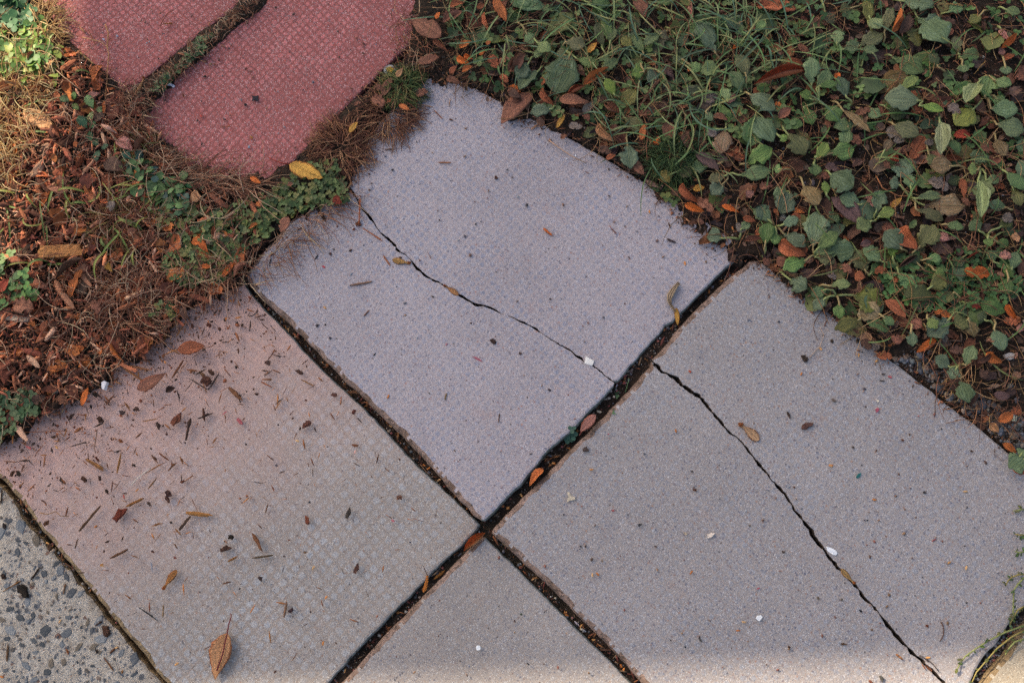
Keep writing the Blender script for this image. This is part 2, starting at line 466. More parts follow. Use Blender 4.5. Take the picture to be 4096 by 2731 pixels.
LL = [([(-150, 1775), (300, 1490), (700, 1260), (955, 1110)], 'g'),
      ([(975, 1130), (1000, 1172), (1083, 1263), (1160, 1340), (1242, 1431), (1319, 1508), (1383, 1565), (1440, 1618), (1497, 1674), (1561, 1746), (1612, 1800), (1676, 1866), (1730, 1915),
        (1784, 1968), (1815, 1992), (1838, 2014), (1863, 2039), (1903, 2079), (1916, 2096)], 'g'),
      ([(1910, 2113), (1874, 2151), (1819, 2207), (1773, 2247), (1714, 2305), (1638, 2388), (1600, 2420), (1555, 2468), (1500, 2525), (1446, 2579), (1383, 2651), (1312, 2733), (1190, 2860), (1100, 2960)], 'g'),
      ([(940, 3050), (700, 2790), (638, 2713), (536, 2585), (446, 2483), (357, 2369), (274, 2267), (166, 2133), (96, 2037), (0, 1922), (-90, 1850)], 'w')]
BS = [([(1940, 2148), (2000, 2208), (2070, 2275), (2128, 2332), (2210, 2415), (2287, 2491), (2357, 2562), (2434, 2634), (2504, 2710), (2620, 2840), (3100, 3350)], 'g'),
      ([(2900, 3500), (1900, 4100)], 'g'), ([(1100, 3260), (1000, 3150), (1357, 2733), (1446, 2637), (1542, 2528), (1625, 2445), (1695, 2375), (1765, 2305), (1823, 2243), (1893, 2173), (1928, 2146)], 'w')]
RED1 = [([(85, -30), (140, 28), (210, 95), (287, 185), (376, 262), (446, 330), (494, 378), (507, 376)], 'r'),
        ([(552, 334), (625, 278), (720, 200), (823, 118), (905, 58), (976, -6), (1080, -90)], 'r'), ([(900, -330), (500, -420), (180, -200)], 'r')]
RED2 = [([(535, 440), (574, 502), (644, 574), (733, 672), (820, 765), (915, 862)], 'r'), ([(940, 862), (1102, 714), (1230, 596), (1383, 434), (1530, 284), (1638, 183), (1760, 20), (1850, -80)], 'r'),
        ([(1600, -330), (1300, -330), (1110, -60), (1052, 15), (1014, 47), (893, 142), (803, 225), (740, 270), (663, 334), (560, 415)], 'r')]
GREY0 = [([(-300, -80), (60, -120), (95, -10), (60, 45), (0, 75), (-150, 110), (-330, 140)], 'g')]
CREAM = [([(4140, 2440), (4060, 2549), (4021, 2618), (3956, 2697), (3925, 2741), (3830, 2860)], 'w'), ([(4200, 3200), (4700, 2800), (4500, 2500)], 'w')]


def resample(runs, step, jit, seed):
    """densify an outline of runs; returns world xy points and per-point kind"""
    rng = np.random.default_rng(seed)
    pts, kinds = [], []
    allp = [(p, k) for r, k in runs for p in r]
    n = len(allp)
    for i in range(n):
        (a, k), (b, _) = allp[i], allp[(i + 1) % n]
        A, B = P(a[0], a[1])[:2], P(b[0], b[1])[:2]
        d = np.linalg.norm(B - A); m = max(1, int(d / step))
        for j in range(m):
            pts.append(A + (B - A) * j / m); kinds.append(k)
    pts = np.array(pts)
    # correlated jitter along the normal
    t = np.roll(pts, -1, 0) - np.roll(pts, 1, 0); t /= (np.linalg.norm(t, axis=1)[:, None] + 1e-9)
    nrm = np.stack([-t[:, 1], t[:, 0]], 1)
    e = rng.normal(size=len(pts)); e = e + np.roll(e, 1) + .5 * np.roll(e, 2)
    mul = np.array([1.7 if k == 'c' else 1.0 for k in kinds])
    pts = pts + nrm * (e * jit * mul)[:, None]
    return pts, kinds


def slab_mesh(name, runs, top_mat, edges, axes, seed, ztop=0.0, thick=.045, tilt=(0, 0), bev=.0042, step=.0035, jit=.00022):
    """axes: (origin px, px along u, px along v) used for the pattern direction"""
    pts, kinds = resample(runs, step, jit, seed)
    area = 0.5 * np.sum(pts[:, 0] * np.roll(pts[:, 1], -1) - np.roll(pts[:, 0], -1) * pts[:, 1])
    if area < 0: pts = pts[::-1]; kinds = kinds[::-1]; kinds = kinds[1:] + kinds[:1]
    n = len(pts)
    sm = pts.copy()
    for _ in range(3): sm = (np.roll(sm, 1, 0) + 2 * sm + np.roll(sm, -1, 0)) / 4
    t = np.roll(sm, -1, 0) - np.roll(sm, 1, 0); t /= np.linalg.norm(t, axis=1)[:, None]
    inw = np.stack([-t[:, 1], t[:, 0]], 1)
    rng = np.random.default_rng(seed + 50)
    c0 = pts.mean(0)
    b = np.array([{'c': .0008, 'w': bev * 1.5, 'g': bev * .8, 'r': bev * .9}[k] for k in kinds])
    for _ in range(2): b = (np.roll(b, 1) + b + np.roll(b, -1)) / 3
    b = b * (1 + .18 * np.convolve(rng.normal(size=n), [.4, .4, .4], 'same'))
    rings = []
    for fi, dz in ((0.0, -thick), (0.02, -1.35), (0.10, -.75), (0.42, -.22), (1.0, 0.0)):
        q = pts + inw * (b * fi)[:, None]
        z = ztop + (q - c0) @ np.array(tilt) + (dz if dz == -thick else dz * b)
        rings.append(np.column_stack([q, z]))
    V = np.vstack(rings); faces = []; fm = []
    order = sorted(set(edges.values()), key=str)
    mats = [top_mat]; mi = {}
    for k, m_ in edges.items():
        if m_ not in mats: mats.append(m_)
        mi[k] = mats.index(m_)
    for r in range(4):
        for i in range(n):
            j = (i + 1) % n
            faces.append((r * n + i, r * n + j, (r + 1) * n + j, (r + 1) * n + i)); fm.append(mi[kinds[i]] if r < 3 or (kinds[i] == 'w' and rng.random() < .9) else 0)
    faces.append(tuple(range(4 * n, 5 * n))); fm.append(0)
    O = P(*axes[0])[:2]; e1 = P(*axes[1])[:2] - O; e2 = P(*axes[2])[:2] - O
    e1 /= np.linalg.norm(e1); e2 /= np.linalg.norm(e2)
    A = np.linalg.inv(np.stack([e1, e2], 1))
    uv = (V[:, :2] - O) @ A.T + seed * 3.1
    return V, faces, mats, uv, fm, c0


def slab(label, runs_list, top_mat, edges, axes, seed, cat='paving slab', zs=None, tilts=None, part='slab_body', **kw):
    first = None; built = []
    for i, runs in enumerate(runs_list):
        zt = (zs or [0] * 9)[i]; tl = (tilts or [(0, 0)] * 9)[i]
        built.append(slab_mesh(part, runs, top_mat, edges, axes, seed + (0 if len(runs_list) == 1 else 0), ztop=zt, tilt=tl, **kw))
    c = np.mean([b[5] for b in built], 0)
    if len(built) == 1:
        V, F, ms, uv, fm, _ = built[0]
        V = V - np.array([c[0], c[1], 0])
        o = new_obj('paving_slab', make_mesh('paving_slab', V, F, ms, uv, fmat=fm), None, (c[0], c[1], 0))
        return tag(o, label, cat)
    e = new_obj('paving_slab', None, None, (c[0], c[1], 0)); tag(e, label, cat)
    for V, F, ms, uv, fm, _ in built:
        V = V - np.array([c[0], c[1], 0])
        new_obj('broken_half', make_mesh('broken_half', V, F, ms, uv, fmat=fm), e)
    return e


EDW = edge_mat('brown_edge', lin('#9a8078'), lin('#6d564a'))
EDT = edge_mat('tan_edge', lin('#9c8468'), lin('#6f5a44'))
EDG = edge_mat('grey_green_edge', lin('#8c8d8d'), lin('#5f625c'))
EDC = edge_mat('fracture', lin('#5a4a44'), lin('#38302c'))
EDR = edge_mat('red_edge', lin('#8f5350'), lin('#5c3b33'))

MT = slab_mat('grey_studded_concrete', lin('#83869a'), lin('#a5989b'), .8, lin('#5c5c6c'), lin('#c4c0cc'), lin('#a06f60'))
MR = slab_mat('grey_worn_concrete', lin('#898b98'), lin('#958986'), .6, lin('#55576a'), lin('#c6c4cc'), lin('#96705e'), stones=1.2)
MB_ = slab_mat('grey_plain_concrete', lin('#8e8c94'), lin('#938680'), .5, lin('#57596a'), lin('#c4c2c6'), lin('#957561'), stones=.9)
MRED = slab_mat('red_studded_concrete', lin('#c67677'), lin('#824c4a'), .78, lin('#5f565c'), lin('#dcc0c4'), lin('#a84a3c'), speck=.6)
MG0 = slab_mat('brown_grey_concrete', lin('#8a7a74'), lin('#77655c'), .4, lin('#55504e'), lin('#b0a6a0'), lin('#8a6a50'))
MC = slab_mat('cream_concrete', lin('#a69a8c'), lin('#94867a'), .2, lin('#6a625a'), lin('#ccc4b8'), lin('#9a7c60'), pitch=.011)

# LL slab: warm pink light beside the mulch, painted into the colour
ll_c = None
def ll_pink_glow():
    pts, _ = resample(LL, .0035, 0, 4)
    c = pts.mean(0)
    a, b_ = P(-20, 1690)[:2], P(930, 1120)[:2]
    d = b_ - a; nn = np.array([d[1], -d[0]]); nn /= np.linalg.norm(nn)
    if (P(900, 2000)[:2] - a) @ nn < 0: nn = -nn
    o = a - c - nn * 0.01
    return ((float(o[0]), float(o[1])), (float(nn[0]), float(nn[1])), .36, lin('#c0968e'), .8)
MLL = slab_mat('grey_pink_glow_concrete', lin('#a0a1a9'), lin('#90827b'), .72, lin('#5a5a64'), lin('#c8c6c8'), lin('#9a7460'), pink_glow=ll_pink_glow(), pitch=.0104, stones=.5)

AX_T = ((1931, 2087), (1000, 1140), (2906, 1072))
SLABS = {}
SLABS['T'] = slab('grey studded paving slab with a crack running across it, in the middle between the red slab and the plain grey one', [T_UP, T_LO], MT,
     {'w': EDW, 'g': EDG, 'c': EDC}, AX_T, 2, zs=[.001, .002])
SLABS['R'] = slab('large smooth worn grey paving slab split by a long curved crack, beside the weeds', [R_UP, R_LO], MR,
     {'w': EDW, 'g': EDG, 'c': EDC}, ((1965, 2130), (2640, 2805), (3010, 1045)), 3, zs=[.0014, 0])
SLABS['LL'] = slab('grey studded paving slab strewn with bark crumbs, its upper side painted with a pink glow', [LL], MLL,
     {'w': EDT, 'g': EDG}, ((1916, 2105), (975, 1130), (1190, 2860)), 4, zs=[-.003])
SLABS['B'] = slab('plain grey paving slab with a white round spot, cut off by the lower picture edge', [BS], MB_,
     {'w': EDW, 'g': EDG}, ((1935, 2140), (2640, 2850), (1357, 2733)), 5, zs=[-.002])
SLABS['R1'] = slab('dull red studded paving slab whose corner touches the sunlit grass', [RED1], MRED,
     {'r': EDR}, ((500, 378), (976, -6), (140, 28)), 6, zs=[-.001])
SLABS['R2'] = slab('pinkish red studded paving slab with a small black patch on it', [RED2], MRED,
     {'r': EDR}, ((930, 868), (1760, 20), (535, 430)), 7, zs=[0.0])
SLABS['G0'] = slab('brownish grey slab just showing behind the clover in the top left corner', [GREY0], MG0,
     {'g': EDG}, ((0, 60), (90, 0), (-90, 0)), 8, zs=[-.004])
SLABS['C'] = slab('cream coloured ribbed slab lit by the sun in the lower right corner', [CREAM], MC,
     {'w': EDT}, ((4060, 2549), (3925, 2741), (4400, 2800)), 9, zs=[-.004])


# ------------------------------------------------------------------ ground
def poly_dist(pts, poly):
    """signed distance (px), positive inside"""
    p = np.asarray(pts, float); q = np.asarray(poly, float); r = np.roll(q, -1, 0)
    dmin = np.full(len(p), 1e9); inside = np.zeros(len(p), bool)
    for a, b in zip(q, r):
        ab = b - a; t = np.clip(((p - a) @ ab) / (ab @ ab + 1e-9), 0, 1)
        d = np.hypot(*(p - (a + t[:, None] * ab)).T); dmin = np.minimum(dmin, d)
        cond = ((a[1] > p[:, 1]) != (b[1] > p[:, 1]))
        with np.errstate(divide='ignore', invalid='ignore'):
            xi = (b[0] - a[0]) * (p[:, 1] - a[1]) / (b[1] - a[1] + 1e-12) + a[0]
        inside ^= cond & (p[:, 0] < xi)
    return np.where(inside, dmin, -dmin)


def vnoise(x, y, f, seed=0):
    """cheap value noise for arrays"""
    x = x * f + seed * 17.3; y = y * f + seed * 9.1
    xi, yi = np.floor(x).astype(np.int64), np.floor(y).astype(np.int64); xf, yf = x - xi, y - yi
    xf = xf * xf * (3 - 2 * xf); yf = yf * yf * (3 - 2 * yf)
    def h(a, b):
        n = (a * 374761393 + b * 668265263 + seed * 1442695) & 0xffffffff
        n = ((n ^ (n >> 13)) * 1274126177) & 0xffffffff
        return ((n ^ (n >> 16)) & 0xffff) / 65535.0
    return (h(xi, yi) * (1 - xf) + h(xi + 1, yi) * xf) * (1 - yf) + (h(xi, yi + 1) * (1 - xf) + h(xi + 1, yi + 1) * xf) * yf


def ground_z(xy):
    xy = np.atleast_2d(np.asarray(xy, float))
    uv = UV(np.column_stack([xy, np.zeros(len(xy))]))
    far = np.hypot(xy[:, 0], xy[:, 1]) > 2.0
    dm = poly_dist(uv, ZONE_MULCH); dg = poly_dist(uv, ZONE_GREEN)
    wob = (vnoise(xy[:, 0], xy[:, 1], 55, 6) - .5) * 60 + (vnoise(xy[:, 0], xy[:, 1], 190, 7) - .5) * 26
    dm = dm + wob * np.where((uv[:, 0] > 200) & (uv[:, 1] < 480), .35, 1); dg = dg + wob * np.clip((3450 - uv[:, 0]) / 200, 0, 1)
    nz = vnoise(xy[:, 0], xy[:, 1], 90, 1) - .5; n2 = vnoise(xy[:, 0], xy[:, 1], 25, 2) - .5; n3 = vnoise(xy[:, 0], xy[:, 1], 300, 3) - .5
    def mound(d, top):
        k = np.clip((d + 12) / 60, 0, 1)
        return np.where(d > -12, .0003 + top * k * (2 - k) + (nz * .004 + n2 * .006) * k + n3 * .0012 * np.clip(k * 3, 0, 1), -.013)
    zm = mound(dm, .004); zg = mound(dg, .003)
    # soil along the right slab's outer edge lies lower
    low = np.clip((uv[:, 0] - 3450) / 200, 0, 1) * np.clip(1 - (dg - 20) / 160, 0, 1)
    zg = np.where(dg > -12, zg - .007 * low, zg)
    z = np.maximum(zm, zg)
    edge = -.012 + nz * .003 + n3 * .002 + n2 * .004
    z = np.where((dm < -12) & (dg < -12), edge, z)
    # gaps are filled higher in places
    gapfill = np.exp(-((uv[:, 0] - 2640) / 150) ** 2 - ((uv[:, 1] - 1370) / 150) ** 2)
    z = np.where((dm < -12) & (dg < -12), z + gapfill * .0085, z)
    pad = poly_dist(uv, [(-6000, 1700), (-150, 1790), (0, 1925), (60, 2080), (640, 2740), (900, 3050), (-3000, 9000)])
    z = np.where(pad > -30, -.045, z)
    z = np.where(far, 0.0, z)
    return z


def build_ground():
    fine = np.arange(-.86, .86, .0042)
    coarse = np.array([.9, 1.0, 1.2, 1.6, 2.5, 5, 12, 30, 80])
    xs = np.concatenate([-coarse[::-1], fine, coarse])
    c = P(2048, 1365)
    X, Y = np.meshgrid(xs + c[0], xs * .8 + c[1])
    xy = np.column_stack([X.ravel(), Y.ravel()])
    z = ground_z(xy)
    n = len(xs)
    i = np.arange(n * n).reshape(n, n)
    f = np.stack([i[:-1, :-1], i[:-1, 1:], i[1:, 1:], i[1:, :-1]], -1).reshape(-1, 4)
    b = NB('soil'); o = b.coord('Object')
    col = b.ramp(b.noise(o, 60, 6, .7), [(.3, '#1d1613'), (.5, '#33261f'), (.7, '#4a382e')])
    v = b.voro(o, 420); r = b.sep(v.outputs['Color'])
    col = b.mix(b.math('MULTIPLY', b.math('GREATER_THAN', r[0], .8), b.rng(v.outputs['Distance'], .3, .5, 1, 0)), col, b.mix(r[1], lin('#6e6460'), lin('#4a2e22')))
    col = b.mix(b.rng(b.noise(o, 9, 3), .5, .65, 0, .5), col, lin('#2b2a22'))
    m = b.done(col, b.bump(b.math('ADD', b.noise(o, 260, 5, .75), b.math('MULTIPLY', b.noise(o, 900, 2), .5)), .004, 1), .95)
    ob = new_obj('ground', make_mesh('ground', np.column_stack([xy, z]), f, m, smooth=True))
    return tag(ob, 'dark brown soil under and between the slabs', kind='structure')


build_ground()


# ------------------------------------------------------------------ rough concrete at the lower left, with its stones
def dome(n, seed, h=.35, flat=True):
    """low angular stone: polygon with chamfer, unit radius"""
    r = np.random.default_rng(seed)
    a = np.sort(np.linspace(0, 2 * np.pi, n, endpoint=False) + r.uniform(-.28, .28, n))
    rad = r.uniform(.6, 1.2, n)
    p = np.column_stack([np.cos(a) * rad, np.sin(a) * rad])
    top = p * .88 + r.normal(size=2) * .03
    V = [(*q, 0) for q in p] + [(*q, h * (1 + r.uniform(-.25, .25))) for q in top] + [(0.05, 0, h * 1.1)]
    F = [(i, (i + 1) % n, n + (i + 1) % n, n + i) for i in range(n)] + [(n + i, n + (i + 1) % n, 2 * n) for i in range(n)]
    return V, F


DOMES = [dome(6 + i % 3, 30 + i) for i in range(8)]


def build_pad():
    runs = [([(-900, 1600), (-120, 1830), (20, 1990), (80, 2090), (250, 2280), (460, 2540), (640, 2760), (760, 2930), (500, 3400), (-900, 3400)], 'g')]
    b = NB('exposed_aggregate'); o = b.coord('Object')
    col = b.ramp(b.noise(o, 120, 6, .7), [(.3, '#9a8c82'), (.5, '#b8aca3'), (.7, '#ccc2bb')])
    col = b.mix(1.0, col, b.rng(b.noise(o, 700, 3, .8), .25, .75, .6, 1.35), 'MULTIPLY')
    for sc, thr, d0 in ((95, .78, .3), (190, .76, .3), (420, .78, .34)):
        v = b.voro(o, sc); r = b.sep(v.outputs['Color'])
        d = b.math('ADD', v.outputs['Distance'], b.rng(b.noise(o, sc * 2.2, 3), 0, 1, -.3, .3))
        k = b.math('MULTIPLY', b.rng(d, d0, d0 + .05, 1, 0), b.math('GREATER_THAN', r[0], thr))
        c = b.mix(b.math('GREATER_THAN', r[1], .8), b.mix(r[2], lin('#4c4f58'), lin('#6c6e78')), lin('#7a5a50'))
        col = b.mix(b.math('MULTIPLY', k, .9), col, c)
    col = b.mix(b.rng(b.noise(o, 16, 4, .7), .55, .7, 0, .55), col, lin('#4a3c34'))
    m = b.done(col, b.bump(b.noise(o, 350, 5, .75), .0035, 1), .92)
    e = EDT
    V, F, ms, uv, fm, c = slab_mesh('concrete_pad', runs, m, {'g': e}, ((0, 2400), (100, 2500), (100, 2300)), 12, ztop=-.017, bev=.006, jit=.0006)
    V = V - np.array([c[0], c[1], 0])
    pad = new_obj('concrete_pad', make_mesh('concrete_pad', V, F, ms, uv, fmat=fm), None, (c[0], c[1], 0))
    tag(pad, 'rough concrete with dark stones showing, below the slab at the lower left', kind='structure')
    meshes = [make_mesh('stone', np.array(v), f, M['stone']) for v, f in DOMES]
    rng = np.random.default_rng(3)
    T = .6377
    hand = [(-10, 635, 60), (130, 590, 48), (230, 675, 45), (110, 745, 32), (275, 880, 26), (355, 820, 34), (380, 855, 40), (70, 895, 18), (290, 930, 18), (340, 905, 22), (235, 1005, 22),
            (450, 1000, 42), (505, 1005, 24), (60, 1240, 40), (290, 1235, 52), (425, 1250, 44), (430, 1155, 28), (550, 1185, 30), (635, 1290, 46), (495, 1340, 40), (590, 1340, 28),
            (160, 1460, 38), (300, 1500, 36), (835, 1515, 30), (620, 1180, 40), (210, 1300, 22), (45, 1290, 24), (100, 1120, 14), (180, 1180, 16), (15, 1170, 22), (400, 1440, 30), (500, 1500, 24),
            (215, 1545, 36), (180, 1395, 20), (320, 1445, 28), (760, 1380, 30), (840, 1420, 40), (420, 900, 30), (60, 550, 30), (120, 830, 20), (70, 1060, 12), (440, 1110, 14)]
    spots = [(x * T, 1731 + y * T, s * T) for x, y, s in hand]
    poly = [(-30, 2010), (60, 2110), (620, 2790), (-30, 2790)]
    tries = 0
    while len(spots) < 190 and tries < 9000:
        tries += 1
        u, v = rng.uniform(-30, 640), rng.uniform(1960, 2790); s = rng.choice([7, 10, 14, 19], p=[.4, .3, .2, .1])
        if poly_dist([(u, v)], poly)[0] < 4: continue
        if any((u - a) ** 2 + (v - b_) ** 2 < (s + q * .9) ** 2 for a, b_, q in spots): continue
        spots.append((u, v, s))
    cols = ['#5a5c62', '#686a70', '#7a7c82', '#505257', '#75695f', '#8c8c90', '#7d6c65', '#625a57']
    for k, (u, v, s) in enumerate(spots):
        p = P(u, v, -.017)
        ob = bpy.data.objects.new('stone', meshes[k % 8]); COL.objects.link(ob); ob.parent = pad
        r = s * MPP
        ob.location = (p[0] - c[0], p[1] - c[1], -.0172)
        ob.scale = (r * rng.uniform(.85, 1.15), r * rng.uniform(.45, .85), .0032)
        ob.rotation_euler = (0, 0, rng.uniform(0, 6.28))
        cc = lin(cols[rng.integers(0, 8) if k > 41 else rng.integers(0, 6)]); ob.color = (*cc, 1)


build_pad()


# ------------------------------------------------------------------ templates
def leaf_template(name, mat, prof='oval', nl=12, nw=6, arch=.06, cup=.10, wave=.03, fold=0.0, twist=0.0, roll=0.0, bites=0, seed=0, tooth=0.0, crump=0.0, tipcurl=0.0):
    r = np.random.default_rng(seed)
    t = np.linspace(0, 1, nl + 1)
    if prof == 'oval': w = np.sin(np.pi * t ** .85) ** .75
    elif prof == 'spoon': w = np.sin(np.pi * np.clip(t, 0, 1) ** 1.25) ** .85 + .06 * (1 - t)
    elif prof == 'round': w = np.sin(np.pi * t) ** .55
    elif prof == 'pointed': w = np.sin(np.pi * t ** .8) ** 1.0 * (1 - .25 * t)
    elif prof == 'lance': w = np.sin(np.pi * t ** .9) ** .9
    elif prof == 'lobed': w = np.sin(np.pi * t ** .8) ** .6 * (1 - .55 * np.abs(np.sin(np.pi * t * 2.5)) * (t > .12))
    elif prof == 'toothed': w = np.sin(np.pi * t ** 1.3) ** .8
    elif prof == 'samara': w = np.where(t < .22, .52 * np.sin(np.pi * (t + .02) / .26) ** .6, .12 + .88 * np.sin(np.pi * np.clip((t - .16) / .84, 0, 1) ** 1.5) ** .7)
    w = np.clip(w, .015, None)
    V, U = [], []
    el = 1 + r.normal(size=nl + 1) * .05 + tooth * np.where(np.arange(nl + 1) % 2, 1, -1)
    er = 1 + r.normal(size=nl + 1) * .05 + tooth * np.where(np.arange(nl + 1) % 2, -1, 1)
    for _ in range(bites):
        k = r.integers(2, nl - 1)
        if r.random() < .5: el[k] *= r.uniform(.35, .7)
        else: er[k] *= r.uniform(.35, .7)
    ph = r.uniform(0, 6.28, 4)
    if prof == 'spoon':
        el = el + .07 * np.sin(t * 19 + ph[0]) + .05 * np.sin(t * 33 + ph[1]); er = er + .07 * np.sin(t * 17 + ph[2]) + .05 * np.sin(t * 31 + ph[3])
    bend = r.normal() * .06
    for i, ti in enumerate(t):
        for j in range(nw + 1):
            s = -1 + 2 * j / nw
            e = el[i] if s < 0 else er[i]
            y = s * .5 * w[i] * (1 + (e - 1) * abs(s))
            z = arch * 4 * ti * (1 - ti) + cup * w[i] * s * s * .5 - tipcurl * max(0, ti - .6) ** 2 * 4
            z += wave * abs(s) ** 2 * (math.sin(9 * ti + ph[0] + (2 if s > 0 else 0)) + .6 * math.sin(17 * ti + ph[1] + s))
            if crump: z += crump * (math.sin(7 * ti + 3 * s + ph[2]) * math.cos(5 * s + 4 * ti + ph[3]) + .4 * r.normal())
            if fold and s > 0:
                a = fold * math.pi * (.6 + .4 * math.sin(math.pi * ti)); yy, zz = y, 0
                y = yy * math.cos(a); z += yy * math.sin(a)
            if roll:
                a = s * roll * math.pi * .5; rr = .5 * w[i] / max(roll * math.pi * .5, .1)
                y = rr * math.sin(a); z = arch * 4 * ti * (1 - ti) + rr * (1 - math.cos(a)) + crump * math.sin(5 * ti + ph[2])
            x = ti + .0 * s
            y += bend * 4 * ti * (1 - ti) + twist * (ti - .5) * ti
            V.append((x, y, z)); U.append((s, ti))
    F = []
    for i in range(nl):
        for j in range(nw):
            a = i * (nw + 1) + j
            F.append((a, a + 1, a + nw + 2, a + nw + 1))
    V = np.array(V)
    # give it thickness: second sheet just below
    n = len(V); V2 = V.copy(); V2[:, 2] -= .006
    rim = [j for j in range(nw + 1)] + [i * (nw + 1) + nw for i in range(1, nl + 1)] + [nl * (nw + 1) + j for j in range(nw - 1, -1, -1)] + [i * (nw + 1) for i in range(nl - 1, 0, -1)]
    F2 = [tuple(reversed([q + n for q in f])) for f in F]
    R = [(rim[(k + 1) % len(rim)], rim[k], rim[k] + n, rim[(k + 1) % len(rim)] + n) for k in range(len(rim))]
    return make_mesh(name, np.vstack([V, V2]), F + F2 + R, mat, np.vstack([U, U]), smooth=True)


LT = {}
for mk in ('plantain', 'mildew', 'weed'):
    LT[mk] = [leaf_template('leaf', M[mk], 'spoon', nl=18, arch=.05 + .02 * (i % 3), cup=.14 if i % 2 else .05, wave=.014 + .008 * (i % 3), bites=i % 3, seed=100 + i, tipcurl=.05 * (i % 2)) for i in range(6)]
LT['fold_green'] = [leaf_template('leaf', M['plantain'], 'spoon', fold=.42, arch=.07, wave=.02, seed=120 + i) for i in range(2)]
LT['toothed'] = [leaf_template('leaf', M['weed'], 'toothed', nl=14, tooth=.2, arch=.08, cup=.1, seed=130 + i) for i in range(3)]
for mk in ('dead', 'blotched'):
    LT[mk + '_flat'] = [leaf_template('leaf', M[mk], ('pointed', 'oval', 'lance')[i % 3], arch=.03, cup=.09, wave=.016, bites=(i % 2) * 2, seed=140 + i) for i in range(5)]
LT['dead_cup'] = [leaf_template('leaf', M['dead'], ('oval', 'pointed')[i % 2], arch=.10, cup=.34, wave=.03, twist=.1, seed=150 + i) for i in range(4)]
LT['dead_fold'] = [leaf_template('leaf', M['dead'], 'pointed', fold=.45 + .08 * i, arch=.09, wave=.02, seed=160 + i) for i in range(3)]
LT['dead_roll'] = [leaf_template('leaf', M['dead'], 'lance', roll=1.25 + .2 * i, arch=.04, crump=.008, seed=165 + i) for i in range(3)]
LT['dead_lobed'] = [leaf_template('leaf', M['dead'], 'lobed', nl=20, arch=.05, cup=.1, wave=.03, seed=170)]
LT['dead_crumple'] = [leaf_template('leaf', M['dead'], ('oval', 'round')[i % 2], arch=.06, cup=.12, wave=.04, crump=.045, bites=3, seed=175 + i) for i in range(4)]
LT['samara'] = [leaf_template('leaf', M['blotched'], 'samara', nl=16, nw=4, arch=.01, cup=.02, wave=.004, seed=180)]
LT['oval_flat'] = [leaf_template('leaf', M['blotched'], 'oval', arch=.025, cup=.08, wave=.01, seed=185 + i) for i in range(2)]


def tube(path, rad, sides=5, taper=1.0):
    p = np.asarray(path, float); n = len(p); V = []
    rad = np.broadcast_to(rad, n) if np.ndim(rad) else np.linspace(rad, rad * taper, n)
    for i in range(n):
        d = p[min(i + 1, n - 1)] - p[max(i - 1, 0)]; d /= (np.linalg.norm(d) + 1e-12)
        a = np.cross(d, [0, 0, 1]); 
        if np.linalg.norm(a) < 1e-3: a = np.array([1.0, 0, 0])
        a /= np.linalg.norm(a); b = np.cross(a, d)
        for k in range(sides):
            th = 2 * math.pi * k / sides
            V.append(p[i] + rad[i] * (a * math.cos(th) + b * math.sin(th)))
    F = [(i * sides + k, i * sides + (k + 1) % sides, (i + 1) * sides + (k + 1) % sides, (i + 1) * sides + k) for i in range(n - 1) for k in range(sides)]
    F += [tuple(range(sides))[::-1], tuple((n - 1) * sides + k for k in range(sides))]
    return V, F


def spike_template(seed):
    r = np.random.default_rng(seed); V, F = tube([(t, .03 * math.sin(3 * t), .10 * t + .02) for t in np.linspace(0, 1, 9)], .014, 4)
    V = [tuple(v) for v in V]
    for k in range(46):      # seed capsules round the upper two thirds
        t = .3 + .7 * k / 46; th = r.uniform(0, 6.28); R_ = .030
        c = np.array([t, .03 * math.sin(3 * t) + R_ * math.cos(th), .10 * t + .02 + R_ * math.sin(th)]); s = .024 * r.uniform(.7, 1.2); b0 = len(V)
        for d in ((1, 0, 0), (-1, 0, 0), (0, 1, 0), (0, -1, 0), (0, 0, 1), (0, 0, -1)): V.append(tuple(c + s * np.array(d) * r.uniform(.7, 1.3)))
        for f in ((0, 2, 4), (2, 1, 4), (1, 3, 4), (3, 0, 4), (2, 0, 5), (1, 2, 5), (3, 1, 5), (0, 3, 5)): F.append(tuple(b0 + q for q in f))
    return make_mesh('seed_spike', np.array(V), F, M['seed'])


SPIKE = [spike_template(i) for i in range(2)]


def lump(seed, sub=1, jit=.22):
    """irregular pebble / crumb, unit radius"""
    import bmesh
    bm = bmesh.new(); bmesh.ops.create_icosphere(bm, subdivisions=sub, radius=1)
    r = np.random.default_rng(seed)
    V = [np.array(v.co) * (1 + r.normal() * jit * .6) + r.normal(size=3) * jit * .2 for v in bm.verts]
    F = [tuple(v.index for v in f.verts) for f in bm.faces]; bm.free()
    return np.array(V), F


def splinter(seed, nseg=5):
    """split piece of wood, length 1 along x, ragged ends, unit width"""
    r = np.random.default_rng(seed); V = []; b = r.normal() * .05
    w = np.interp(np.linspace(0, 1, nseg + 1), [0, .12, .85, 1], [.55, 1, .85, .45]) * (1 + r.normal(size=nseg + 1) * .22)
    for i in range(nseg + 1):
        t = i / nseg; y0 = b * math.sin(3 * t)
        for (y, z) in ((-.5, 0), (.5, 0), (.42, .8), (.05, 1.05), (-.38, .75)):
            V.append((t + r.normal() * .025, (y + r.normal() * .07) * w[i] , (z + r.normal() * .06) * w[i] + .02))
            V[-1] = (V[-1][0], V[-1][1] + y0, V[-1][2])
    F = [(i * 5 + k, i * 5 + (k + 1) % 5, (i + 1) * 5 + (k + 1) % 5, (i + 1) * 5 + k) for i in range(nseg) for k in range(5)]
    F += [(4, 3, 2, 1, 0), tuple(nseg * 5 + k for k in range(5))]
    return np.array(V), F


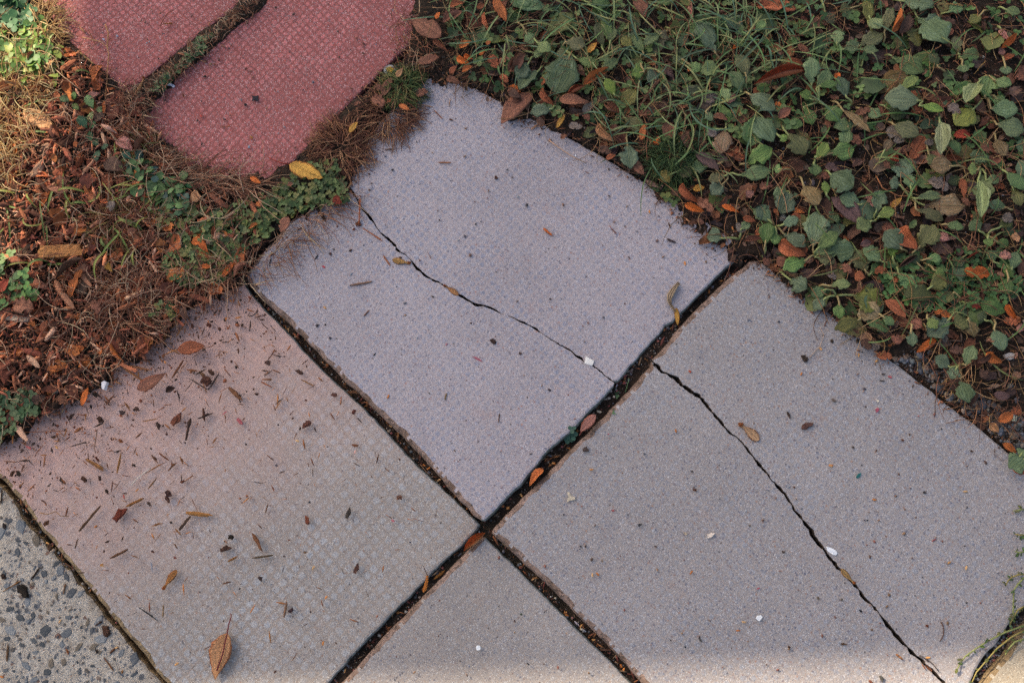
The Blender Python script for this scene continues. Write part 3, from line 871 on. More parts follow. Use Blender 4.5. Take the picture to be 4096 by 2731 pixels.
def fibres(seed, n=4):
    """a split piece made of a few fibres of unequal length"""
    r = np.random.default_rng(seed); V, F = [], []
    for k in range(n):
        v, f = splinter(seed * 10 + k, 5); a, b_ = (0, 1) if k == 0 else (r.uniform(0, .35), r.uniform(.6, 1.0)); wy = .62 if k == 0 else r.uniform(.25, .45)
        v = v * [b_ - a, wy, wy * 1.1] + [a, (0 if k == 0 else r.uniform(-.4, .4)), r.uniform(0, .15)]; an = r.normal() * .04; v[:, 1] += (v[:, 0] - .5) * an
        b0 = sum(len(x) for x in V); V.append(v); F += [tuple(b0 + q for q in x) for x in f]
    return np.vstack(V), F


def chunk(seed):
    """angular flake of bark, unit radius, in two uneven layers"""
    r = np.random.default_rng(seed); V, F = [], []
    for z0, sc, h in ((0, 1, .55), (.45, .72, .5)):
        n = int(r.integers(6, 10)); a = np.sort(r.uniform(0, 2 * np.pi, n)); a = np.linspace(0, 2 * np.pi, n, endpoint=False) + r.uniform(-.35, .35, n); rad = r.uniform(.55, 1.15, n) * sc; off = r.normal(size=2) * .12
        b0 = len(V); V += [(math.cos(t) * q + off[0], math.sin(t) * q + off[1], z0) for t, q in zip(a, rad)]
        V += [(math.cos(t) * q * .86 + off[0], math.sin(t) * q * .86 + off[1], z0 + h * r.uniform(.6, 1.3)) for t, q in zip(a, rad)]; V.append((off[0], off[1], z0 + h * r.uniform(.6, 1.2)))
        F += [(b0 + i, b0 + (i + 1) % n, b0 + n + (i + 1) % n, b0 + n + i) for i in range(n)] + [(b0 + n + i, b0 + n + (i + 1) % n, b0 + 2 * n) for i in range(n)]
    return np.array(V), F


WOODT = [make_mesh('wood_splinter', *fibres(i + 1), M['wood']) for i in range(6)]
BARKT = [make_mesh('bark_chunk', *chunk(i), M['bark']) for i in range(7)]
STONET = [make_mesh('pebble', *lump(20 + i, 2, .16), M['stone'], smooth=True) for i in range(5)]
_fl = []
for i in range(5):
    v, f = dome(5 + i % 3, 300 + i, 1.0); _fl.append(make_mesh('flake', np.array(v), f, M['chip']))
SEEDT = []
for i in range(2):
    v, f = lump(50 + i, 2, .05); v = v * [1, .46, .3]; v[:, 2] -= .10 * (np.abs(v[:, 1]) < .12) * (v[:, 2] > 0)
    SEEDT.append(make_mesh('seed_husk', v, f, M['seed'], smooth=True))

TILE = {'1': (0, 0), '2': (1000, 0), '3': (2000, 0), '4': (3000, 0), '1b': (0, 900), '2b': (1000, 900), '3b': (2000, 900), '4b': (3000, 900),
        '1c': (0, 1731), '2c': (1000, 1731), '3c': (2000, 1731), '4c': (3000, 1731)}
K = .6377
def T2(t, x, y): o = TILE[t]; return o[0] + x * K, o[1] + y * K


_slabs_px = [[p for r, k in rr for p in r] for rr in (T_UP, T_LO, R_UP, R_LO, LL, BS, RED1, RED2, CREAM)]
def surface_z(u, v):
    """height of what lies there: slab tops at 0, soil elsewhere"""
    p = P(u, v)[None, :2] if np.ndim(u) == 0 else P(u, v)[:, :2]
    uv = np.column_stack([np.atleast_1d(u), np.atleast_1d(v)])
    on = np.zeros(len(uv), bool)
    for s in _slabs_px: on |= poly_dist(uv, s) > 3
    z = ground_z(p)
    z = np.where(on, np.maximum(z, .002), z)
    pad = poly_dist(uv, [(-900, 1700), (-150, 1790), (0, 1925), (60, 2080), (640, 2740), (900, 3050), (-900, 3400)])
    z = np.where(pad > -4, -.0165, z)
    return z if np.ndim(u) else float(z[0])


ITEMS = []          # (object, label, category, group, px) -> labels made unique at the end
def reg(o, label, cat, group, px): ITEMS.append([o, label, cat, group, px])


def lay(mesh, a, b, w, z=None, lift=.001, color='#888888', name='item', parent=None, tall=None, rx=0.0, ry=0.0, cvar=.08, rr=random):
    """lay a template (unit length along x) from photo point a to b with width w (px)"""
    if z is None: z = surface_z((a[0] + b[0]) / 2, (a[1] + b[1]) / 2)
    z += lift
    A, B = P(a[0], a[1], z), P(b[0], b[1], z)
    d = B - A; L = float(np.hypot(d[0], d[1])); Wd = w * MPP
    o = bpy.data.objects.new(name, mesh); COL.objects.link(o)
    loc = Vector(A)
    if parent is not None:
        o.parent = parent; loc = loc - parent.location
    o.location = loc
    o.rotation_euler = (rx, ry, math.atan2(d[1], d[0]))
    o.scale = (L, Wd, tall if tall is not None else L * .6 + Wd * .4)
    c = lin(color); f = 1 + rr.uniform(-cvar, cvar) * 2
    o.color = (c[0] * f, c[1] * f * (1 + rr.uniform(-.04, .04)), c[2] * f, 1)
    return o


def lay_c(mesh, c0, w, h, ang, z=None, lift=0.0, color='#888888', name='item', tall=None, cvar=.1):
    """centred template with unit radius"""
    if z is None: z = surface_z(*c0)
    A = P(c0[0], c0[1], z + lift)
    o = bpy.data.objects.new(name, mesh); COL.objects.link(o); o.location = A
    o.scale = (w * MPP / 2, h * MPP / 2, tall if tall is not None else min(w, h) * MPP / 2 * .55)
    o.rotation_euler = (0, 0, ang); c = lin(color); f = 1 + random.uniform(-cvar, cvar) * 2
    o.color = (c[0] * f, c[1] * f, c[2] * f, 1)
    return o


# ------------------------------------------------------------------ plantains: catalogue of blades: tile: bx,by,tx,ty,w,kind
# kinds: g clean green, b bright, m mildewed, o olive, d dark, y yellowish brown, p pale underside, f folded pale, t toothed
BLADES = {
'3': """300 60 60 10 110 m;285 235 455 88 112 o;560 30 690 8 80 g;235 270 318 322 78 b;440 340 345 592 190 m;178 398 108 508 88 m;242 445 118 582 92 m;
 410 265 540 292 76 o;905 452 828 462 72 b;975 352 988 232 75 o;1352 335 1228 140 105 m;1530 192 1395 100 108 m;1385 447 1255 460 104 b;1545 482 1502 335 88 o;
 1515 580 1438 458 78 g;1430 640 1398 548 62 b;1560 590 1725 690 112 m;1600 730 1570 920 132 g;1605 722 1712 900 112 m;1415 815 1380 975 102 y;1545 1028 1705 942 96 g;
 1500 1100 1700 1078 88 g;1310 1042 1198 1052 74 m;1422 1100 1305 1136 64 o;1400 1152 1318 1228 80 m;1100 1078 1208 1096 62 o;1082 1088 1008 1124 72 y;800 908 815 1072 100 m;
 330 682 188 712 72 m;645 838 518 852 74 d;1100 602 1300 596 92 d;1692 1372 1598 1308 92 m;1665 1535 1680 1398 82 g;1402 1494 1298 1488 96 m;1508 1442 1562 1388 46 g;
 1600 206 1662 138 52 b;960 562 948 440 62 m;758 692 850 570 92 o;618 462 742 368 60 t;478 368 622 422 66 t;902 338 828 226 60 t;690 270 708 168 66 t;1012 212 898 302 66 t;
 850 204 838 94 56 o;640 302 628 128 78 d;700 290 640 130 60 t;1372 650 1442 772 62 b;1108 228 1178 290 74 m;560 20 700 40 70 g;780 738 900 820 80 o;720 600 660 500 60 b;
 1030 500 1000 420 50 g;1180 400 1260 450 60 g;420 350 350 340 60 o;200 330 270 350 60 g;160 200 210 280 60 m;1290 700 1330 760 50 g;950 230 1060 250 80 o;830 300 760 240 60 o;1100 330 1130 420 60 t""",
'4': """385 532 368 372 88 g;415 560 492 445 78 g;392 626 308 588 58 b;335 672 388 790 82 g;475 662 562 768 92 g;658 790 518 800 78 g;606 612 545 488 74 m;430 542 545 535 44 g;
 225 766 332 790 64 g;236 842 342 982 122 o;500 965 654 928 98 g;408 992 482 898 62 b;500 1090 642 1190 132 m;400 1022 410 1104 68 g;612 800 588 920 72 g;180 852 232 884 44 b;
 205 1066 148 1058 50 b;335 1162 422 1302 112 y;222 1162 160 1268 64 g;252 1202 190 1342 112 m;480 1226 464 1138 44 b;692 1286 558 1236 92 m;790 1332 816 1188 82 m;800 1362 902 1322 64 b;
 762 1386 664 1442 88 b;130 1392 26 1298 86 m;95 1532 112 1398 78 g;165 1460 150 1542 56 g;200 1412 302 1374 58 m;208 1464 344 1562 92 m;395 1545 415 1335 132 m;490 1402 542 1338 70 g;
 952 1562 832 1458 112 m;1060 1552 1152 1418 112 o;680 292 834 218 92 o;580 312 682 278 62 g;545 282 550 188 70 b;690 312 804 326 54 g;752 118 812 194 82 b;960 8 1144 52 112 m;
 1050 112 1232 292 160 m;988 162 1054 304 84 o;742 152 718 2 64 o;842 204 882 58 64 o;1312 362 1440 338 76 g;1306 342 1284 224 62 o;1330 402 1340 462 62 g;900 368 1096 452 112 g;
 768 582 1002 478 122 y;1066 632 834 630 138 p;940 572 1056 478 62 b;1060 662 1222 690 54 b;1190 762 1190 980 82 f;1430 522 1338 664 112 f;1420 530 1250 602 64 g;1470 612 1502 478 104 g;
 1530 502 1636 542 68 g;1405 682 1278 804 122 o;1545 780 1725 814 122 g;1510 682 1674 702 112 m;1600 410 1606 470 62 g;1530 602 1592 662 64 g;1265 870 1302 972 62 g;1400 1032 1440 944 94 g;
 1430 1066 1360 1066 66 b;1272 1042 1128 1038 102 y;1000 1132 928 998 122 m;942 1162 868 1148 74 m;1010 1182 988 1098 62 g;1040 1246 1208 1224 58 g;1100 1290 1346 1302 122 y;1040 1312 1212 1392 62 o;
 1225 1406 1340 1430 52 g;1430 1130 1440 1374 54 f;1442 1452 1378 1388 74 g;1612 1302 1478 1288 58 m;1608 1080 1712 1204 84 g;1480 1132 1562 1118 58 g;1650 1180 1690 1302 62 o;
 1490 1488 1502 1552 48 g;1540 1512 1622 1542 52 g;1540 870 1590 992 74 y;1725 868 1690 952 66 g;718 700 824 736 64 g;728 764 822 844 54 d;578 688 742 852 54 y;898 780 1052 862 92 o;
 640 50 560 80 70 o;470 80 520 160 60 d;1240 80 1330 30 70 g;1450 90 1380 150 60 o;1600 60 1690 90 70 g;1180 420 1120 340 60 d;1580 200 1640 260 50 o;700 420 640 360 70 d;
 860 680 980 730 90 d;1120 960 1160 1060 60 d;1330 1120 1240 1150 60 d;1560 1430 1640 1380 60 d;560 1260 620 1340 60 d;840 950 880 880 50 y;1090 200 1180 110 90 m;60 1000 150 960 60 d""",
'4b': """480 172 654 158 112 m;420 202 532 242 64 o;352 220 198 292 86 g;420 152 548 48 74 g;726 292 662 156 112 o;750 312 818 238 58 g;830 230 700 150 92 m;896 212 884 118 48 b;
 930 300 1024 398 78 g;1110 212 1202 206 48 b;1150 280 1222 312 54 b;1128 392 1228 326 92 o;905 398 1148 462 92 d;498 382 632 374 58 b;480 402 384 442 64 g;470 460 398 532 62 m;
 560 488 566 592 58 g;650 440 824 502 142 o;690 480 800 590 112 y;692 590 528 656 74 o;720 590 868 668 68 g;830 570 902 628 48 g;250 340 352 412 92 m;1110 580 1172 654 54 b;
 1250 590 1106 694 112 m;1370 592 1288 644 92 o;1420 490 1592 552 88 g;1282 420 1208 492 62 o;1368 590 1412 704 64 y;1530 650 1582 792 92 m;1622 330 1598 434 74 g;1640 282 1668 168 64 g;
 1530 232 1488 162 58 g;1350 882 1392 756 68 g;1256 892 1152 828 74 m;1300 890 1258 964 64 m;1320 970 1362 1124 84 m;1010 660 1018 762 54 m;1725 1462 1618 1522 102 m;1690 1452 1722 1408 60 g;
 1590 250 1650 330 50 g;780 420 720 380 60 d;1060 250 1000 180 60 d;960 140 1010 60 60 d;620 250 560 320 50 d;1480 600 1420 560 60 d;1340 200 1280 260 60 d"""}
CENTRES = [('3', 1520, 580), ('3', 1600, 722), ('3', 1425, 1095), ('3', 1500, 1500), ('3', 400, 320), ('3', 1080, 600), ('3', 700, 400), ('3', 880, 380), ('3', 1372, 640),
    ('4', 425, 645), ('4', 402, 1005), ('4', 775, 1385), ('4', 150, 1425), ('4', 1010, 1250), ('4', 1440, 1050), ('4', 1462, 612), ('4', 1310, 370), ('4', 1080, 640), ('4', 1195, 740), ('4', 1478, 1485),
    ('4', 730, 340), ('4', 1210, 790), ('4', 1650, 1320), ('4', 900, 1), ('4', 210, 1200), ('4', 860, 560), ('4b', 402, 195), ('4b', 748, 322), ('4b', 912, 262), ('4b', 540, 445), ('4b', 690, 590), ('4b', 1310, 480),
    ('4b', 1120, 575), ('4b', 1315, 885), ('4b', 1590, 250), ('4b', 1370, 590)]
GREEN = {'g': ('plantain', '#5c7446'), 'b': ('weed', '#6e8448'), 'm': ('mildew', '#5c6e50'), 'o': ('plantain', '#68683c'), 'd': ('plantain', '#485030'), 'y': ('mildew', '#7a663e'),
         'p': ('weed', '#8c9878'), 'f': ('fold_green', '#828e6a'), 't': ('toothed', '#5c703c')}
WORD = {'g': 'clean green', 'b': 'bright green', 'm': 'mildew-spotted', 'o': 'olive green', 'd': 'dark green', 'y': 'yellowing brownish', 'p': 'pale upturned', 'f': 'pale folded', 't': 'toothed'}

ANCH = [(1850, 150, 'by the top corner of the red slab'), (2050, 250, 'beside the lobed brown leaf'), (2250, 300, 'near the big bitten mildewed leaf'), (2480, 180, 'in the toothed weeds near the top edge'),
    (2700, 120, 'in the thickest grass at the top'), (2560, 380, 'in the grass beside the upright seed spikes'), (2900, 250, 'below the grass at the broad mildewed leaves'), (3130, 60, 'around the broad orange leaf at the top'),
    (3150, 300, 'beside the rolled rust leaf'), (3420, 180, 'near the dark folded leaf at the top'), (3700, 120, 'by the large ragged mildewed leaf'), (4000, 150, 'near the red-stemmed orange leaf'),
    (3270, 420, 'round the rosette below the rolled rust leaf'), (3600, 400, 'near the pale upturned leaf'), (3900, 380, 'near the pale folded leaves at the right'), (4050, 520, 'at the right edge among plantains'),
    (2450, 470, 'by the crumpled dark leaves along the slab'), (2700, 600, 'by the fine green tuft on the slab edge'), (2950, 480, 'beside the two broad overlapping plantain leaves'), (2980, 680, 'in the gap between plantain rosettes'),
    (3200, 640, 'by the clean green leaf beside bare soil'), (3480, 620, 'on the bare soil patch in the weeds'), (3680, 560, 'beside the large rust leaf on bare soil'), (3900, 640, 'right of the large rust leaf'),
    (2820, 790, 'beside the round yellow leaf'), (3050, 880, 'near the pale flat pebble in the weeds'), (3380, 860, 'beside the large purple-brown leaf'), (3680, 820, 'by the yellow leaf among plantains'),
    (3950, 830, 'near the mottled grey leaf at the right'), (2900, 960, 'at the top corner of the worn slab'), (3250, 1020, 'by the rosette above the worn slab'), (3480, 1060, 'beside the olive upright leaf near the slab'),
    (3650, 960, 'near the folded rust leaf in the clover'), (3900, 1080, 'below the wavy orange leaf in the clover'), (3150, 1130, 'on the slab edge by the lacy mildewed leaf'), (3350, 1250, 'by the heart-like leaf overhanging the slab'),
    (3500, 1260, 'by the large drooping mottled leaf'), (3620, 1350, 'near the winged seed beside the slab'), (3780, 1330, 'by the bright orange leaf on the soil'), (3850, 1480, 'round the lone plantain on the pebbly soil'),
    (4030, 1320, 'by the white crumpled scrap at the right'), (3980, 1620, 'on the pebbly soil near the right edge'), (4060, 1880, 'at the slab edge on the far right'),
    (250, 450, 'in the straw beside the sunlit leaves'), (120, 200, 'in the sunlit clover at the left'), (60, 60, 'in the shaded clover in the corner'), (350, 350, 'beside the corner of the dull red slab'), (560, 350, 'at the tip of the dull red slab'),
    (150, 480, 'by the sunlit tan leaf'), (430, 620, 'among the toothed ground leaves'), (600, 500, 'beside the left corner of the pink-red slab'), (300, 820, 'in the mulch above the wood block'), (250, 1020, 'by the cut wood block in the mulch'),
    (450, 1060, 'right of the cut wood block'), (60, 1150, 'by the clover at the left edge'), (100, 1280, 'near the split pale wood piece'), (350, 1150, 'in the mulch below the wood block'), (480, 1280, 'in the straw above the crumb-strewn slab'),
    (800, 780, 'under the lower edge of the pink-red slab'), (850, 980, 'in the clover beside the cracked slab'), (1000, 900, 'in the clover between the slabs'), (1250, 760, 'in the clover below the dead tufts'), (1500, 420, 'on the dead tuft between the slabs'),
    (1650, 280, 'on the green tuft between the slabs'), (650, 1350, 'at the mulch edge on the crumb-strewn slab'), (250, 1580, 'where the mulch meets the crumb-strewn slab'), (60, 1700, 'by the clover at the left corner of the crumb-strewn slab'),
    (950, 1250, 'on the crumb-strewn slab below the joint corner'), (650, 1560, 'among the dark scraps on the crumb-strewn slab'), (300, 1900, 'on the left part of the crumb-strewn slab'), (600, 1900, 'in the middle of the crumb-strewn slab'), (950, 1700, 'on the crumb-strewn slab near the joint'),
    (950, 2200, 'on the clean part of the crumb-strewn slab'), (550, 2200, 'above the lone yellow-brown leaf'), (860, 2600, 'near the lone yellow-brown leaf'), (1200, 2400, 'near the lower end of the joint'), (100, 2400, 'on the rough concrete'), (350, 2500, 'in the joint by the rough concrete'), (100, 2080, 'at the corner of the rough concrete'),
    (1200, 1080, 'on the cracked slab near the clover'), (1300, 1300, 'on the cracked slab beside the long joint'), (1580, 1080, 'on the cracked slab beside the crack'), (1800, 700, 'on the cracked slab below the dead tufts'), (2200, 900, 'on the upper half of the cracked slab'), (1900, 1400, 'on the lower half of the cracked slab'),
    (2650, 1150, 'near the twisted bark strip'), (2450, 1600, 'in the joint below the crack end'), (2150, 1850, 'in the open dark joint'), (2700, 1400, 'on the soil-filled part of the joint'), (1930, 2110, 'at the crossing of the joints'), (1700, 2330, 'in the joint below the crossing'), (1500, 1640, 'in the long left joint'),
    (1750, 1950, 'in the left joint near the crossing'), (2200, 2400, 'in the joint under the worn slab'), (2450, 2650, 'at the bottom end of the lower joint'), (2300, 2000, 'on the worn slab near the crossing'), (2700, 2000, 'on the worn slab left of its crack'), (2900, 2300, 'on the worn slab near the white spot'),
    (3300, 1450, 'on the worn slab near the weeds'), (3250, 1700, 'on the worn slab right of its crack'), (3650, 2000, 'on the open right part of the worn slab'), (3350, 2250, 'beside the crack with the white mark'), (3600, 2600, 'near the lower end of the long crack'), (3800, 2500, 'on the lower right of the worn slab'), (3950, 2600, 'in the gravelly joint at lower right'),
    (1900, 2500, 'on the plain bottom slab'), (1100, 300, 'on the pink-red slab'), (700, 100, 'on the dull red slab')]
def where(px):
    return min(ANCH, key=lambda a: (a[0] - px[0]) ** 2 + (a[1] - px[1]) ** 2)[2]


cen = [T2(*c) for c in CENTRES]
plants = {}
for t, s in BLADES.items():
    for e in s.replace('\n', '').split(';'):
        q = e.split(); bx, by, tx, ty, w = map(float, q[:5]); k = q[5]
        B, Tt = T2(t, bx, by), T2(t, tx, ty)
        j = min(range(len(cen)), key=lambda i: (cen[i][0] - B[0]) ** 2 + (cen[i][1] - B[1]) ** 2)
        dj = math.hypot(cen[j][0] - B[0], cen[j][1] - B[1])
        ok = dj < 75 and (math.hypot(Tt[0] - cen[j][0], Tt[1] - cen[j][1]) > math.hypot(Tt[0] - B[0], Tt[1] - B[1]) * .9)
        if ok: plants.setdefault(('c', j), []).append((B, Tt, w * K, k))
        else: plants.setdefault(('s', B), []).append((B, Tt, w * K, k))
rp = random.Random(21)
nlevel = 0
for key, bl in plants.items():
    if key[0] == 'c': c = cen[key[1]]
    else:
        B, Tt, w, k = bl[0]; d = math.hypot(Tt[0] - B[0], Tt[1] - B[1]); f = rp.uniform(28, 60) / d
        c = (B[0] - (Tt[0] - B[0]) * f + rp.uniform(-12, 12), B[1] - (Tt[1] - B[1]) * f + rp.uniform(-12, 12))
    z0 = surface_z(*c)
    toothed = bl[0][3] == 't'
    root = new_obj('toothed_weed' if toothed else 'plantain_plant', None, None, tuple(P(c[0], c[1], z0)))
    for (B, Tt, w, k) in bl:
        mk, hexc = GREEN[k]
        zb = max(z0, surface_z((B[0] + Tt[0]) / 2, (B[1] + Tt[1]) / 2)) + rp.uniform(.005, .014) + (.004 if k in 'pbf' else 0) - (.004 if k == 'd' else 0)
        ry = -rp.uniform(-.04, .22)
        me = rp.choice(LT[mk])
        o = lay(me, B, Tt, w * 1.18, z=zb, lift=0, color=hexc, name='leaf', parent=root, rx=rp.uniform(-.22, .22), ry=ry, cvar=.12, rr=rp)
        # stalk from the crown of the plant to the blade
        a = P(c[0], c[1], z0 + .001); b_ = P(B[0], B[1], zb + .0005)
        d2 = np.array(b_) - np.array(P(Tt[0], Tt[1], zb)); d2 /= np.linalg.norm(d2)
        mid = (a + b_) / 2 + np.array([rp.uniform(-.002, .002), rp.uniform(-.002, .002), .003])
        into = b_ - d2 * .006
        pts = [a, a * .55 + mid * .45 + [0, 0, .001], mid, mid * .4 + b_ * .6, b_, into]
        V, F = tube([p - np.array(root.location) for p in pts], [.0016, .0014, .0012, .0011, .0012, .0007], 5)
        st = new_obj('stalk', make_mesh('stalk', np.array(V), F, M['stem'], smooth=True), root)
        cc = lin('#8a8f5c' if rp.random() < .6 else '#9a845c'); st.color = (*cc, 1)
    kinds = [b[3] for b in bl]
    big = max(bl, key=lambda b: b[2])
    if key[0] == 'c':
        nm = 'rosette of %s leaves' % {1: 'one', 2: 'two', 3: 'three', 4: 'four', 5: 'five'}.get(len(bl), 'many')
        if len(bl) == 1: nm = 'plant with one leaf'
        lab = ('plantain ' + nm + ', the largest ' + WORD[big[3]])
    else:
        sz = 'large' if big[2] > 62 else ('small' if big[2] < 38 else 'medium')
        lab = sz + ' ' + WORD[big[3]] + (' weed leaf' if toothed else ' plantain leaf')
    reg(root, lab + '|' + where(((big[0][0] + big[1][0]) / 2, (big[0][1] + big[1][1]) / 2)), 'weed' if toothed else 'plantain', 'plantains and broad weeds growing beside the slabs', c)

# seed spikes standing or lying among the plantains
SPK = {'3': '820 640 915 450;870 682 1000 510;1560 240 1562 80;1385 480 1380 560;1470 800 1500 680;1310 610 1370 570;1340 250 1400 190',
       '4': '810 515 882 460;838 610 925 508;1300 120 1290 30;1180 30 1330 45;1405 470 1475 390;1330 60 1430 20;620 500 655 430;620 665 690 640;860 930 760 880;1180 760 1090 735;1500 290 1590 190;1290 380 1310 300;530 1140 630 1140;1480 1100 1500 1150;1000 1010 960 930;480 840 530 900;1590 300 1690 240;370 215 250 235;1440 690 1530 760;1060 1100 1010 1000;280 1130 230 1180;1110 740 1000 800',
       '4b': '300 70 400 60;250 200 320 240;820 160 815 60;1490 450 1550 400;930 560 880 650;1560 640 1600 700;1000 100 1060 150;640 500 700 520'}
for t, s in SPK.items():
    for e in s.split(';'):
        x0, y0, x1, y1 = map(float, e.split()); a, b_ = T2(t, x0, y0), T2(t, x1, y1)
        L = math.hypot(a[0] - b_[0], a[1] - b_[1])
        o = lay(rp.choice(SPIKE), a, b_, L * 1.0, lift=rp.uniform(.004, .012), color=rp.choice(['#8a5a3c', '#7a4a34', '#6a4634', '#8a6a40']), name='seed_spike', tall=L * MPP, cvar=.1)
        reg(o, 'rust brown plantain seed spike|' + where(((a[0] + b_[0]) / 2, (a[1] + b_[1]) / 2)), 'seed spike', 'plantain seed spikes', a)

